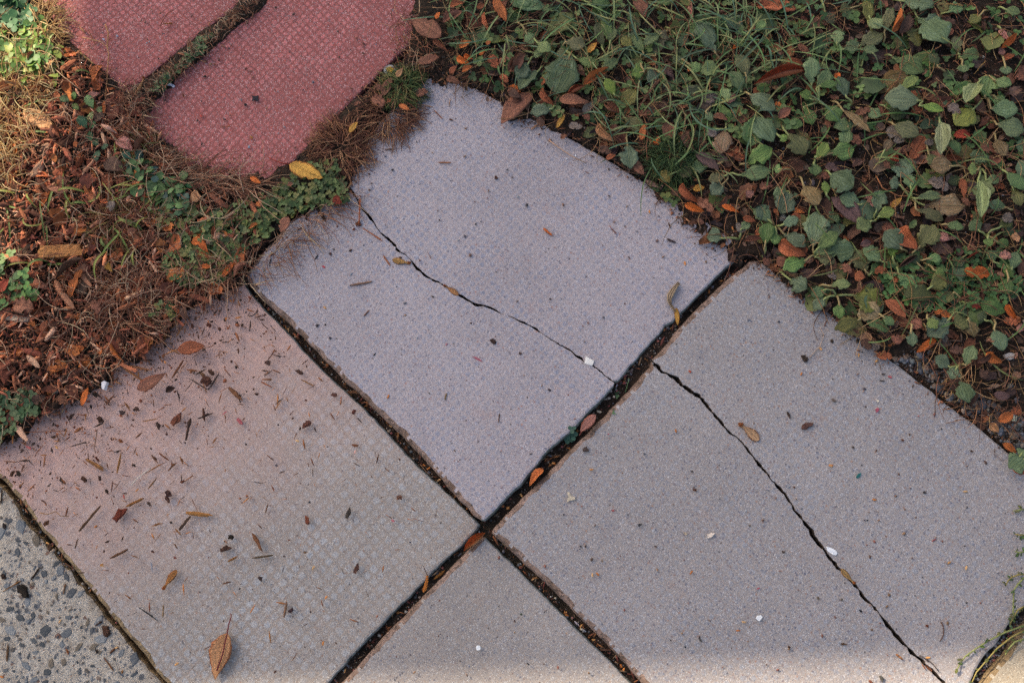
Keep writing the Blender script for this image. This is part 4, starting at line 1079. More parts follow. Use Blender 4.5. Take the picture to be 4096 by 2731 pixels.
# ------------------------------------------------------------------ fallen leaves: tile: ax,ay(base) bx,by(tip) w shape colour [label]
DC = {'rust': '#a05a3e', 'brown': '#8c5a48', 'dark': '#5e4238', 'tan': '#c08a64', 'orange': '#c87040', 'yellow': '#cc9448', 'purple': '#6e5250', 'pink': '#b47a6e', 'grey': '#7e6e66', 'red': '#9a4030', 'deep': '#d06a34'}
DW = {'rust': 'rust brown', 'brown': 'brown', 'dark': 'dark brown', 'tan': 'tan', 'orange': 'orange', 'yellow': 'yellow', 'purple': 'purple brown', 'pink': 'pinkish brown', 'grey': 'greyish', 'red': 'dark red', 'deep': 'vivid orange'}
SW = {'flat': 'flat', 'cup': 'cupped', 'fold': 'folded', 'roll': 'rolled', 'lobed': 'lobed', 'crumple': 'crumpled', 'oval': 'smooth oval', 'blotch': 'blotched'}
DEAD = {
'1': """145 702 335 800 125 flat tan;560 430 650 470 60 crumple rust;640 410 585 520 70 cup orange;235 330 185 430 60 fold rust;340 370 280 450 90 cup tan;120 520 190 500 90 crumple tan;-10 575 110 530 60 roll tan;
 655 635 650 715 28 oval deep;735 875 825 945 85 cup pink;660 1010 780 1070 110 cup dark;1190 1250 1265 1240 85 flat tan;1200 1500 1300 1495 80 flat deep;1575 1105 1640 1158 34 oval deep;910 860 840 960 60 fold brown;
 550 610 630 590 60 cup pink;590 760 660 720 70 crumple dark;370 640 350 560 50 crumple rust;350 1150 430 1120 80 crumple brown;690 1260 700 1330 60 crumple grey;760 1240 840 1230 70 cup brown;910 1260 990 1240 55 fold orange;
 350 790 380 870 60 fold rust;90 1210 110 1150 40 fold tan;1335 1480 1345 1415 28 fold rust;860 940 880 900 50 crumple brown;1610 1290 1640 1260 30 oval deep;1620 1400 1560 1440 30 cup orange""",
'2': """1198 234 1015 112 138 flat brown;1055 396 1188 354 78 flat brown;1535 -10 1608 148 78 blotch orange;1222 130 1332 72 62 cup brown;1250 45 1340 20 52 cup rust;1165 120 1188 78 36 oval deep;1465 80 1500 202 46 fold rust;
 1312 302 1392 262 54 cup orange;1145 255 1245 332 46 roll brown;1252 462 1300 410 46 flat rust;1330 450 1400 420 50 cup orange;832 602 890 482 62 flat brown;768 605 842 672 78 crumple brown;916 486 958 426 46 flat tan;
 622 832 676 766 44 oval yellow;935 656 1000 694 40 oval orange;244 1032 458 1118 112 blotch yellow;240 1360 190 1456 72 flat brown;520 1240 575 1275 60 crumple red;0 1112 72 1156 36 oval deep;1230 490 1320 520 56 crumple brown;
 1295 365 1378 398 46 fold deep;1340 350 1400 375 30 fold deep;1440 345 1470 325 28 oval deep;1040 600 1115 570 60 crumple brown;1620 550 1680 620 60 crumple brown;1500 350 1560 430 70 crumple rust;1280 60 1210 150 60 cup brown;
 1420 50 1480 30 50 cup rust;1570 470 1620 520 50 crumple rust;1700 330 1630 470 70 fold brown;1480 280 1510 260 30 oval orange;780 540 830 570 50 crumple brown;860 640 885 620 34 cup rust;1640 600 1690 560 60 cup rust;650 660 700 640 30 crumple brown;40 1270 65 1295 28 oval orange;270 1150 230 1165 34 cup brown""",
'3': """848 0 905 112 92 cup brown;1190 20 1208 150 40 fold pink;520 532 702 424 46 fold orange;458 410 532 486 62 cup dark;205 585 6 772 132 flat brown;258 556 342 664 62 fold rust;58 540 132 604 52 cup deep;60 570 130 620 70 cup dark;
 50 452 162 338 102 fold brown;368 622 562 652 92 cup brown;420 602 532 540 62 roll rust;520 712 592 640 62 crumple grey;650 640 762 722 72 roll brown;858 722 1002 718 52 cup brown;608 784 716 894 66 fold tan;885 882 906 782 50 oval orange;
 1062 768 1048 884 92 cup brown;1150 828 1218 964 62 fold dark;838 1000 902 1098 66 flat brown;662 1002 726 974 36 flat rust;1228 958 1374 1072 82 flat purple;1268 642 1382 590 92 crumple grey;1408 642 1484 600 72 cup pink;1040 408 1092 492 56 fold purple;
 1330 728 1428 762 50 cup brown;1128 1158 1242 1280 66 fold rust;1158 1284 1282 1332 46 fold deep;1228 1248 1334 1334 72 crumple brown;1368 1302 1428 1222 52 fold brown;1388 1288 1502 1334 46 cup deep;1522 1364 1608 1388 52 cup rust;1575 1312 1650 1208 52 roll dark;
 1542 1232 1592 1198 56 crumple pink;354 804 410 716 36 oval yellow;548 332 608 268 52 blotch yellow;1398 928 1534 1002 92 crumple rust;1528 1512 1642 1498 42 roll brown;1455 306 1538 264 36 crumple deep;688 800 762 802 42 crumple brown;1208 1188 1284 1178 50 oval yellow;
 600 620 680 640 60 crumple dark;780 760 850 740 50 crumple brown;430 790 520 800 60 crumple grey;610 930 700 960 60 crumple dark;1420 980 1500 940 60 roll rust;1120 830 1170 900 50 crumple rust;1540 1450 1480 1400 60 crumple grey;1640 1180 1710 1160 60 crumple brown;520 720 560 760 50 crumple brown;
 1690 1290 1640 1350 50 cup rust;960 880 1010 900 40 crumple deep;290 480 260 540 50 cup rust;380 870 420 850 40 crumple brown;0 420 50 350 50 crumple brown;1360 850 1290 820 60 crumple grey;1000 640 1060 700 60 crumple dark;1180 450 1200 430 30 cup orange""",
'4': """40 38 288 66 118 crumple rust;350 445 22 536 76 roll rust;222 388 336 412 56 cup rust;298 278 396 364 52 cup brown;888 212 948 46 74 fold orange;940 212 1002 86 84 cup dark;1575 302 1674 212 46 fold deep;1560 190 1620 250 52 crumple pink;
 535 514 562 458 40 cup deep;178 742 264 678 72 cup brown;160 640 200 700 46 crumple orange;1092 848 1000 1024 112 flat rust;1274 850 1382 862 62 cup red;1208 988 1334 1000 46 fold rust;1330 1118 1342 1244 62 flat rust;862 980 932 1020 52 roll red;
 508 1238 694 1424 122 flat purple;940 1428 1045 1572 118 fold rust;1118 1128 1244 1194 92 crumple grey;254 1318 342 1342 34 cup orange;884 1302 948 1244 42 oval yellow;730 1230 770 1300 52 crumple pink;1180 1470 1250 1510 72 cup pink;1240 660 1320 720 72 crumple grey;
 1580 382 1662 350 42 cup rust;468 1040 562 1062 62 crumple purple;690 1540 760 1520 50 cup purple;720 1340 660 1460 20 fold dark;140 545 200 570 36 crumple tan;860 800 960 900 110 crumple grey;60 1180 120 1160 60 crumple brown;150 1310 180 1360 30 cup rust;
 260 1350 320 1370 40 cup rust;0 1180 30 1210 50 crumple rust;620 860 700 900 70 crumple brown;700 1000 640 1050 50 crumple dark;1440 920 1500 960 50 crumple brown;1590 350 1560 300 50 crumple pink;1520 1160 1600 1180 50 crumple rust;1580 1360 1650 1380 70 crumple grey;
 1330 1240 1380 1290 40 crumple brown;880 1060 840 1000 40 crumple brown;1630 230 1560 280 50 crumple dark;560 620 500 600 40 crumple brown;1000 580 1050 600 40 crumple rust;820 1240 760 1260 30 crumple grey;830 1420 920 1450 70 crumple brown;
 1150 880 1090 900 50 crumple grey;1660 480 1719 500 60 crumple brown;660 720 760 690 60 crumple brown;1010 700 1080 690 60 crumple rust;60 200 0 160 40 crumple brown;440 1100 500 1120 50 crumple brown;1360 1540 1420 1560 50 crumple brown;1200 120 1290 150 50 crumple dark;1690 1480 1640 1500 60 crumple tan""",
'4b': """1505 306 1335 288 84 crumple deep;1130 152 1278 172 82 flat dark;1190 60 1244 100 62 cup pink;305 322 434 288 76 flat dark;168 208 242 244 72 flat brown;655 308 722 334 82 cup rust;845 472 978 584 86 flat rust;1010 602 1078 642 78 flat brown;
 1168 712 1038 802 52 oval deep;1155 542 1278 592 46 crumple orange;794 818 892 832 62 crumple rust;1418 862 1518 790 46 fold brown;1480 800 1578 868 64 fold orange;1605 498 1674 602 42 fold deep;1670 640 1719 660 62 cup pink;1530 1058 1634 1072 58 flat purple;
 1555 1230 1650 1180 62 cup orange;1508 1238 1562 1302 46 fold tan;1585 1368 1672 1432 52 cup orange;1640 1500 1722 1562 62 cup rust;930 270 1050 190 50 roll dark;180 100 350 200 100 fold rust;560 260 640 300 60 crumple brown;780 300 860 280 50 crumple rust;
 960 720 880 700 60 crumple brown;700 720 760 780 60 crumple dark;680 690 640 660 50 crumple brown;810 780 760 730 60 crumple grey;1250 780 1340 800 60 crumple dark;1590 600 1680 620 60 crumple rust;1500 960 1440 900 60 crumple dark;1690 1140 1640 1180 60 crumple rust;
 1420 1040 1380 1140 40 crumple dark;1560 190 1640 200 60 crumple pink;1100 100 1130 40 50 crumple brown;30 60 100 20 50 crumple rust;130 240 80 210 50 crumple brown;740 110 690 130 60 cup red;1440 170 1340 220 22 fold red;480 300 540 340 50 crumple grey;
 1390 510 1450 520 34 crumple red;1230 740 1200 660 40 crumple grey;350 130 300 180 70 crumple rust;900 330 940 360 50 fold rust""",
'1b': """530 208 345 356 72 fold dark;650 222 712 298 52 flat yellow;440 450 520 280 70 crumple orange;222 330 312 396 82 fold brown;328 374 402 386 36 flat rust;80 500 222 530 112 crumple brown;188 552 334 508 66 fold rust;255 668 298 598 46 oval rust;
 1200 110 1302 90 70 flat deep;1258 100 1310 180 52 cup deep;1258 258 1330 264 36 oval deep;1392 328 1468 232 42 oval deep;1548 240 1468 330 66 fold brown;1112 782 1284 758 88 oval rust;858 1032 1044 928 92 blotch brown;1150 500 1170 600 50 cup dark;512 1132 552 1018 42 flat deep;
 100 480 160 440 30 fold deep;0 420 60 340 80 cup red;20 210 -20 280 70 crumple orange;640 190 570 260 60 crumple brown;700 740 780 860 50 fold orange;470 770 530 770 60 crumple orange;1020 600 1080 630 60 crumple brown;200 1110 290 1070 70 crumple dark;350 1090 430 1120 60 crumple brown;1100 1020 1040 1050 50 roll dark;580 470 620 560 60 crumple brown;800 60 860 30 60 cup brown""",
'3b': """600 1188 504 1294 62 oval pink;1105 518 1114 630 34 oval yellow""",
'3c': """270 222 184 334 56 fold orange""",
'2c': """1478 625 1338 742 56 roll orange""",
'1c': """1425 1252 1348 1548 152 blotch tan""",
'4c': """1110 1428 1135 1500 42 flat brown"""}
SPECIAL = {('1c', 1425): 'lone yellow-brown blotched leaf with a dark red stalk on the crumb-strewn slab', ('2', 244): 'large yellow and orange leaf with a thin red stalk beside the clover',
    ('3', 205): 'large pointed brown leaf lying over the edge of the cracked slab', ('2', 1198): 'broad flat brown leaf overhanging the corner of the pink-red slab', ('4', 350): 'long rolled rust leaf with a red stalk on the plantains',
    ('4', 40): 'broad ragged rust leaf lying on the grass at the top', ('4', 508): 'large purple-brown leaf with toothed edge among the plantains', ('3b', 600): 'pinkish brown leaf stuck upright in the joint', ('3b', 1105): 'narrow amber leaf touching the twisted bark strip',
    ('3c', 270): 'torn orange leaf lodged in the dark joint', ('2c', 1478): 'rolled amber leaf wedged in the joint at the crossing', ('1', 145): 'broad tan leaf in sunlight on the mulch', ('1b', 1112): 'oval rust leaf with a straw stalk on the crumb-strewn slab',
    ('1b', 858): 'ragged brown leaf lying where the bark crumbs are thickest', ('2', 622): 'small yellow oval leaf on the dead grass tuft', ('4b', 1168): 'vivid orange oval leaf on bare soil beside the worn slab', ('4b', 1505): 'wavy-edged orange leaf on the clover at the right',
    ('1', 1200): 'vivid orange leaf on the clover above the crumb-strewn slab', ('2', 1535): 'long orange blotched leaf hanging in at the top edge', ('1', 655): 'narrow vivid orange leaf left of the pink-red slab',
    ('3', 354): 'small yellow-orange leaf on the cracked slab edge', ('3', 1208): 'round pale yellow leaf on the weed edge'}
rd = random.Random(33)
STEMS = []
for t, s in DEAD.items():
    for e in s.replace('\n', '').split(';'):
        q = e.split(); x0, y0, x1, y1, w = map(float, q[:5]); sh, cn = q[5], q[6]
        a, b_ = T2(t, x0, y0), T2(t, x1, y1)
        key = {'blotch': 'blotched_flat', 'oval': 'oval_flat', 'flat': 'dead_flat'}.get(sh, 'dead_' + sh)
        on = {'3b': .004, '3c': -.004, '2c': -.002, '1c': .0012}.get(t, rd.uniform(.006, .013) + (.004 if t == '2' else 0))
        o = lay(rd.choice(LT[key]), a, b_, w * K * (1.9 if sh == 'roll' else 1.5 if sh == 'fold' else 1), z=None if t not in ('3c', '2c', '3b') else .001, lift=on, color=DC[cn], name='fallen_leaf',
                rx=rd.uniform(-.15, .15) if t != '1c' else .04, ry=-rd.uniform(-.05, .1) if t != '1c' else 0.0, cvar=.14, rr=rd)
        sp = SPECIAL.get((t, int(x0)))
        L = math.hypot(a[0] - b_[0], a[1] - b_[1])
        sz = 'large' if L > 110 else ('small' if L < 45 else 'medium')
        reg(o, sp if sp else sz + ' ' + SW[sh] + ' ' + DW[cn] + ' leaf|' + where(((a[0] + b_[0]) / 2, (a[1] + b_[1]) / 2)), 'dead leaf', 'fallen leaves', ((a[0] + b_[0]) / 2, (a[1] + b_[1]) / 2))


def stem(pts, rad, color, label=None, cat=None, parent=None, name='stalk', lift=.002, taper=.6, group=None, zs=None):
    W3 = []
    for i, p in enumerate(pts):
        z = surface_z(*p) + lift + (zs[i] if zs else 0); W3.append(P(p[0], p[1], z))
    base = np.array(W3[0]); V, F = tube(W3 - base, rad * MPP, 6, taper)
    o = new_obj(name, make_mesh(name, np.array(V), F, M['stem'], smooth=True))
    if parent is not None:
        o.parent = parent; o.matrix_parent_inverse = parent.matrix_basis.inverted(); 
    o.location = base; o.color = lin4(color)
    if label: reg(o, label, cat, group, pts[0])
    return o


def find_item(t, x):
    a = SPECIAL[(t, x)]
    for it in ITEMS:
        if it[1] == a: return it[0]


for it_, pts, c in ((('1c', 1425), [T2('1c', 1360, 1490), T2('1c', 1395, 1390), T2('1c', 1425, 1255), T2('1c', 1435, 1200), T2('1c', 1452, 1145), T2('1c', 1446, 1130)], '#6a2a2c'),
                  (('2', 244), [T2('2', 250, 1032), T2('2', 190, 1022), T2('2', 150, 1005), T2('2', 118, 990)], '#8a2c24'),
                  (('4', 350), [T2('4', 340, 452), T2('4', 440, 440), T2('4', 530, 424)], '#8a2c30'),
                  (('1b', 1112), [T2('1b', 1120, 780), T2('1b', 1070, 795), T2('1b', 1035, 812)], '#a4683c'),
                  (('3b', 600), [T2('3b', 515, 1288), T2('3b', 497, 1320)], '#8a4a40')):
    stem(pts, 3.2, c, parent=find_item(*it_), zs=[.003] * len(pts))

# ------------------------------------------------------------------ things on the slabs: kind x0 y0 x1 y1 w colour
DEB = {
'1b': 'b 1070 1275 1142 1175 62 #7a4636;w 1168 1352 1196 1212 30 #4a332b;w 1240 1215 1335 1180 22 #3c2a24;w 1275 1150 1285 1230 22 #5a382c;w 1438 1020 1522 1098 36 #8a5c40;b 1255 940 1330 1000 70 #5a362c;b 1300 910 1355 935 34 #5a3a2e;w 1185 960 1300 1030 14 #3a2a24;w 1315 1025 1375 925 14 #3a2a24;b 735 1342 775 1366 28 #8a5236;w 540 1468 650 1540 22 #8a5c3c;w 735 1555 760 1425 18 #96643e;w 905 1560 1045 1482 11 #9a6238;r 1480 1208 1525 1252 30 #a4545a;r 1395 1192 1430 1160 10 #a8525a;r 155 1385 210 1408 22 #a65858;b 1665 850 1700 880 36 #6e5048;w 430 1225 470 1180 30 #4a342c;b 575 1050 620 1080 34 #3a2a24;w 770 890 895 975 24 #9a6444;w 800 880 950 910 16 #a46c48;w 780 1110 820 1165 18 #8f6040;w 890 1232 985 1215 12 #9c6434;b 790 1180 740 1170 36 #4c3a38;b 600 1200 655 1240 44 #4a3026;w 1080 960 1150 850 26 #7c4a34;w 1105 700 1165 610 14 #a06a44;w 380 1190 458 1042 9 #b48a5c;w 100 1300 430 1290 7 #8a4c2c;w 665 1130 720 1060 16 #7a4c38;b 980 1230 1005 1290 30 #4a3630;w 1110 1030 1130 1110 14 #4a3c3a;b 845 1135 870 1165 36 #5e4038;b 1195 615 1220 650 26 #6a4034;b 1290 610 1330 640 30 #6a3a30;w 1050 770 1130 810 16 #a4704c;w 25 1480 105 1485 14 #8a5a40;b 320 1330 360 1320 24 #4a342e;w 440 1390 540 1360 14 #4c352c;w 950 1440 990 1490 22 #6a4636;w 1000 1430 1060 1475 16 #7c4c34;w 1130 1450 1150 1500 18 #8a5836;w 1640 980 1705 1015 11 #8f5a3a;w 1365 790 1430 800 9 #8f5a3c;b 1590 1055 1625 1065 14 #5a3a30;b 1285 955 1250 920 24 #8a6248;w 1720 555 1740 600 10 #444444',
'1c': 'b 505 262 548 310 34 #4c3026;b 615 268 640 300 26 #4a2e26;b 715 555 800 460 60 #8a4030;w 795 460 902 410 26 #86552f;w 498 614 632 455 22 #6c4c38;b 1030 360 1078 400 48 #5a3a36;b 1040 400 1070 445 30 #5a3a34;w 1170 500 1332 516 34 #a06a3c;w 1125 607 1196 520 26 #5a4336;w 692 786 802 730 30 #6a4630;b 1590 640 1652 752 32 #86573e;w 1583 784 1712 766 24 #5a4634;b 1375 740 1460 712 38 #5a3c32;b 1425 640 1470 660 34 #30241e;w 1430 806 1490 772 18 #8a5a34;b 272 588 310 548 36 #5a3828;b 658 686 694 672 20 #463028;b 925 435 952 460 24 #4e3a34;w 950 585 1020 565 16 #8c5a30;w 1022 1155 1026 1078 12 #80603c;g 945 790 958 888 14 #9a98a4;b 1618 900 1648 928 28 #55403e;w 1055 240 1100 190 20 #7a4c30;b 835 198 855 214 18 #2e221c;b 1130 310 1165 295 20 #6a3c2c;b 665 350 682 385 28 #3e2c24;b 400 320 370 270 22 #4a3a34;w 930 350 985 280 12 #7a5236;w 700 370 705 300 10 #7a4c3c;b 800 382 762 378 14 #4c3436;r 772 375 784 425 16 #a8524c;w 1195 395 1240 490 8 #9a6a58;w 1665 500 1680 445 12 #7a5c48;b 60 280 90 235 26 #5c3a2a;b 105 240 140 275 30 #32261f;w 122 340 150 310 14 #8a5c3c;w 385 290 412 320 20 #8a5236;w 1100 600 1135 640 12 #96643e;w 820 765 872 785 10 #8c5c3c;w 1095 695 1115 725 14 #6c4c3a;b 950 740 972 752 20 #5e403c;b 1085 775 1108 790 18 #8a5048;w 785 1015 822 1040 14 #8f5c36;b 625 835 650 820 18 #c07a30;w 965 690 1010 630 7 #7c5a44;w 600 150 625 180 20 #6a3420;w 545 165 650 225 24 #94633c;w 470 725 490 660 12 #6c4a3a;w 260 420 290 440 16 #6a4c44;b 300 690 330 740 40 #5c4032;w 340 855 370 780 14 #74512f;w 195 920 250 845 18 #3a2820;b 120 960 190 1040 70 #2a201b;b 0 880 40 920 36 #3e2a22;w 18 995 135 925 13 #80542e;w 45 1430 50 1320 18 #6a4c38;b 640 1210 700 1270 60 #5e4034;w 598 1210 640 1180 20 #4a3228;w 650 1405 712 1490 14 #86583a;w 690 1380 730 1340 18 #6c4430;w 765 1300 840 1355 18 #6c4630;b 760 1490 775 1500 22 #a0683c;w 415 1350 432 1390 16 #a4603c;w 400 1010 412 945 20 #7c5c48;b 520 1000 560 1030 40 #5c4636;b 610 1380 600 1350 20 #3c302c;w 100 560 175 545 18 #84624c;w 90 555 145 490 30 #4a2c22;b 40 610 20 560 30 #3a3030;w 5 450 15 350 14 #4a382e;b 860 1085 1010 1190 10 #333333',
'2c': 'b 345 518 376 578 34 #8a4c3a;b 604 552 630 465 36 #4a3f3a;b 910 400 958 404 34 #7e5648;r 883 545 908 556 18 #b86c74;b 655 895 680 815 36 #64423a;w 213 1155 232 1050 20 #8a6450;b 242 1122 278 1092 24 #50363a;w 262 1430 296 1378 9 #7c5238;w 98 500 112 448 14 #8c5c48;w 135 328 152 370 12 #8c4e34;b 640 75 692 80 20 #84543e;r 652 135 662 102 14 #d29a90;w 845 218 878 245 9 #76503c;b 150 1505 168 1485 14 #5c3c36;b 330 745 358 752 18 #84624a;w 1155 915 1222 862 24 #8a5a2c;b 365 432 384 438 16 #4c4c54;b 160 200 178 210 20 #6a5c64;b 1000 680 1010 690 12 #4c4c60;w 1190 570 1205 560 8 #4a382c;w 812 412 842 396 6 #5a3c30',
'2b': 'w 625 380 762 356 24 #8a6454;w 838 194 880 254 14 #9c5e3c;b 1502 722 1552 734 36 #4e3834;r 1395 822 1460 860 14 #a45a68;w 583 1052 756 1048 32 #8c6248;b 505 1068 552 1058 34 #7e544a;b 280 912 345 930 30 #543830;b 330 1275 380 1218 46 #70443a;b 635 1190 662 1155 28 #6a3c34;w 320 968 400 1008 17 #94643c;b 92 855 132 872 34 #6c463e;w 145 908 192 928 14 #8a5844;w 72 983 135 1016 14 #90543c;b 408 215 430 180 10 #2e2a2c;r 450 255 478 270 18 #b0404a;w 1222 1095 1232 1055 14 #907050;b 412 625 430 640 26 #50464c;b 492 716 510 702 18 #55505e;r 1225 755 1240 740 14 #b06a74;b 38 1065 58 1052 18 #54342c;b 342 1100 360 1095 16 #6a3c30;w 505 1180 532 1222 12 #845440;w 205 1065 232 1015 10 #8a6c64;b 1130 440 1160 458 9 #3a3230;b 1380 616 1394 610 12 #4e2c2a;b 640 150 618 170 18 #4c3632;b 125 175 142 190 24 #5e3c34;b 500 175 512 192 22 #5c3834;b 545 710 540 712 8 #444444;w 715 570 748 535 12 #7c4c3c;w 120 262 132 210 10 #4c3c3a;w 1112 168 1136 212 6 #8c5c4c;w 1560 1240 1566 1180 10 #6e4a38;b 962 492 985 482 14 #7c7c88;b 1120 1050 1130 1060 8 #444444;g 1105 622 1124 622 10 #d0d0dc;b 60 600 95 590 16 #4c342c;w 70 610 115 655 12 #54382e;w 130 630 160 665 8 #4c3c34',
'3b': 'w 1048 95 1104 112 14 #4a3a3c;w 700 25 732 58 8 #7c4a3c;w 272 22 328 68 18 #b45c2c;b 305 465 326 465 14 #5a4a4a;b 120 800 140 810 18 #604a44;r 1180 912 1204 926 16 #a8442c;b 515 1410 564 1408 36 #5c4a46;w 398 1392 482 1300 16 #9c7058;w 278 1448 382 1442 13 #92705c;w 870 880 892 800 16 #9c785c;b 548 612 560 620 12 #7c4c3c;b 1100 746 1112 748 10 #2e2c30;b 900 1440 915 1430 18 #6c6c78;b 640 125 650 130 10 #7a4c34;w 1290 178 1304 192 8 #6c3c34;r 770 955 800 935 24 #b0585a;r 765 1000 792 985 22 #b4585c;r 655 1140 692 1130 20 #a85458;b 968 712 988 704 26 #70483a;r 672 1312 688 1310 12 #b0525a;g 655 1098 705 1078 22 #b8a89c;g 706 1080 724 1070 22 #cdb6a4;g 730 1015 738 995 12 #c4b8c0;r 725 1020 732 1000 10 #b07a80;g 602 1165 640 1175 20 #c8b4a0;b 775 490 790 495 10 #7a4a3a',
'3c': 'r 698 490 722 484 20 #a85458;b 870 580 892 568 20 #4a484e;g 1152 625 1178 640 20 #c4ac94;g 1298 655 1348 632 28 #d8c4b8;r 1608 982 1632 966 10 #b05a60;b 1240 1280 1270 1310 16 #6c6460;b 800 510 806 514 14 #4c4a58;b 635 790 645 812 16 #887468;b 500 715 512 706 16 #4c4e5c;b 1560 580 1575 584 14 #6c5c54;b 1210 360 1235 352 22 #6a4438;b 968 712 986 708 18 #6c5c5c;g 315 1020 322 1032 14 #c8beb6;b 125 1130 140 1138 16 #3c4c3c;g 465 1178 500 1212 14 #c8bcc8;b 1155 1336 1168 1344 9 #20242a',
'4b': 'b 332 1270 402 1238 46 #64443e;b 236 1175 256 1218 18 #4a3630;b 320 820 370 850 40 #3e302a;r 788 1172 812 1150 24 #a45060;r 865 950 895 958 20 #a45258;r 1052 1200 1062 1195 10 #a8525c;g 792 1098 808 1108 16 #d8c8b8;w 812 975 845 978 9 #4a4038;b 522 962 518 970 12 #54505c;b 1385 1415 1402 1422 14 #54382c;b 642 1390 655 1400 16 #5e4c44;b 515 1090 545 1110 26 #847068;b 175 600 188 610 16 #4c4e60;b 795 1410 785 1420 12 #6c4434;w 465 635 485 590 8 #7a4c3c;w 705 1050 718 1032 6 #c49c84;w 812 870 822 912 6 #7c5c4c;b 996 1310 1010 1316 14 #7a5c50',
'4c': 'w 916 1385 958 1418 18 #a06c48;b 686 1110 706 1124 14 #222228;b 1100 1200 1120 1214 16 #6e3c2c;b 1088 372 1108 378 18 #4a4446;r 40 978 66 968 14 #b46068;t 668 285 694 252 24 #23595c;g 85 348 122 356 12 #a89ca4;b 575 1322 612 1326 16 #5a4030;b 240 1335 256 1350 12 #60402e;r 1140 680 1168 662 8 #a0484a;b 755 1228 772 1236 14 #8a6850;b 950 40 970 50 14 #7c5040;b 815 1520 835 1560 26 #6a6460;w 745 1550 770 1568 20 #7c4c3c;b 1620 1300 1640 1290 14 #6c6c70;b 200 742 225 748 18 #6c5c58;b 270 335 285 342 14 #7a503c;b 425 1030 435 1048 18 #7c6c60;b 568 1040 582 1052 20 #8c7c70;w 1080 1450 1100 1480 10 #9c5c34',
'1': 'w 1025 152 1082 150 18 #9a5a34;w 556 190 598 282 9 #8a5030;w 505 480 600 470 12 #6c3c28;b 1538 430 1552 434 24 #5e3a30;b 1530 652 1556 664 20 #3c3438;r 1255 720 1265 740 16 #a8443c;w 1380 800 1445 792 9 #a46040;b 1565 862 1590 870 12 #a4643c;w 1145 1002 1235 1006 24 #b07c4c;w 1160 925 1130 1020 14 #9c7460;w 860 575 905 500 22 #b08458;b 1545 965 1560 970 14 #7c5850;w 1145 585 1155 618 12 #6c3c28;w 490 320 590 405 16 #a4825c;g 645 240 655 262 16 #a09cb4;w 255 470 340 470 22 #74402c;w 1505 355 1520 325 6 #7c4434',
'2': 'b 702 262 722 292 18 #744844;b 702 332 725 342 14 #54402e;b 905 320 912 350 8 #34343a;w 1155 692 1208 748 10 #96583c;b 1250 748 1280 758 14 #60382a;w 850 938 895 938 14 #6c4c40;w 1182 1020 1262 1022 14 #a06240;b 1536 1105 1560 1128 22 #5a3830;b 1185 1374 1196 1390 12 #54362c;w 445 1185 475 1122 24 #8c7464;w 425 1310 475 1385 34 #4c352a;b 665 1400 705 1415 42 #70402e;w 705 1430 830 1512 15 #b06444;b 640 1435 660 1440 18 #8a4a34;w 785 1010 800 990 12 #8c4c3c;b 1220 845 1230 850 8 #553c30;w 355 1338 415 1325 9 #a46c48;b 1405 1270 1415 1260 14 #84605c;b 0 855 24 868 14 #a87040;b 365 1412 355 1420 14 #5a3c38;w 292 1445 325 1428 14 #5e3c32;w 560 680 540 720 12 #6c5c5c',
'3': 'b 672 1228 698 1234 10 #3a2c2c;b 74 1118 82 1108 14 #3c2c2c;w 935 1140 915 1120 5 #5a4444;g 470 985 478 972 10 #e4e4ec;g 412 1002 425 994 14 #e4e4ec;w 530 1075 560 1090 8 #84503c;w 1048 1498 1102 1520 14 #4a3a3c;w 690 1422 732 1470 8 #8c4c3c;w 272 1438 328 1478 14 #b45c30;r 930 1330 942 1320 8 #c48480;b 40 1062 55 1068 18 #505060',
'4': ''}
rb = random.Random(8)
for t, s in DEB.items():
    for e in [x for x in s.split(';') if x.strip()]:
        q = e.split(); k = q[0]; x0, y0, x1, y1, w = map(float, q[1:6]); c = q[6]
        a, b_ = T2(t, x0, y0), T2(t, x1, y1); mid = ((a[0] + b_[0]) / 2, (a[1] + b_[1]) / 2)
        L = math.hypot(a[0] - b_[0], a[1] - b_[1]); ang = 0
        A3, B3 = P(*a), P(*b_); ang = math.atan2(B3[1] - A3[1], B3[0] - A3[0])
        sz = 'large' if L > 55 else ('tiny' if L < 14 else 'small')
        lum = sum(lin(c)); tone = 'dark' if lum < .18 else ('reddish brown' if lum < .38 else 'pale')
        if k == 'w':
            o = lay(rb.choice(WOODT), a, b_, w * K * .9, color=c, name='wood_splinter', tall=w * K * MPP * .6, lift=.0003); nm, ct = 'wood splinter', 'splinter'
            tone = 'dark' if lum < .2 else 'brown' if lum < .42 else 'light orange'
            sz = 'long' if L > 55 else 'short'
        elif k == 'b':
            o = lay_c(rb.choice(BARKT), mid, max(L, 8), max(w * K, 6), ang, color=c, name='bark_piece', tall=w * K * MPP * .28, lift=.0006); nm, ct = 'bark piece', 'bark'
        elif k == 'r':
            o = lay_c(rb.choice(_fl), mid, max(L, 8), w * K, ang, color=c, name='paint_flake', tall=.0008); nm, ct, tone = 'paint flake', 'flake', 'pinkish red'
        elif k == 't':
            o = lay_c(rb.choice(_fl), mid, max(L, 12), w * K, ang, color=c, name='plastic_scrap', tall=.0008); nm, ct, tone, sz = 'plastic scrap', 'scrap', 'dark teal', 'small curved'
        else:
            o = lay_c(rb.choice(_fl), mid, max(L, 8), w * K, ang, color=c, name='pale_flake', tall=.0009); nm, ct, tone = 'flake', 'flake', 'pale'
        reg(o, sz + ' ' + tone + ' ' + nm + '|' + where(mid), ct, {'splinter': 'wood splinters on the slabs', 'bark': 'bark pieces on the slabs'}.get(ct, 'small flakes on the paving'), mid)

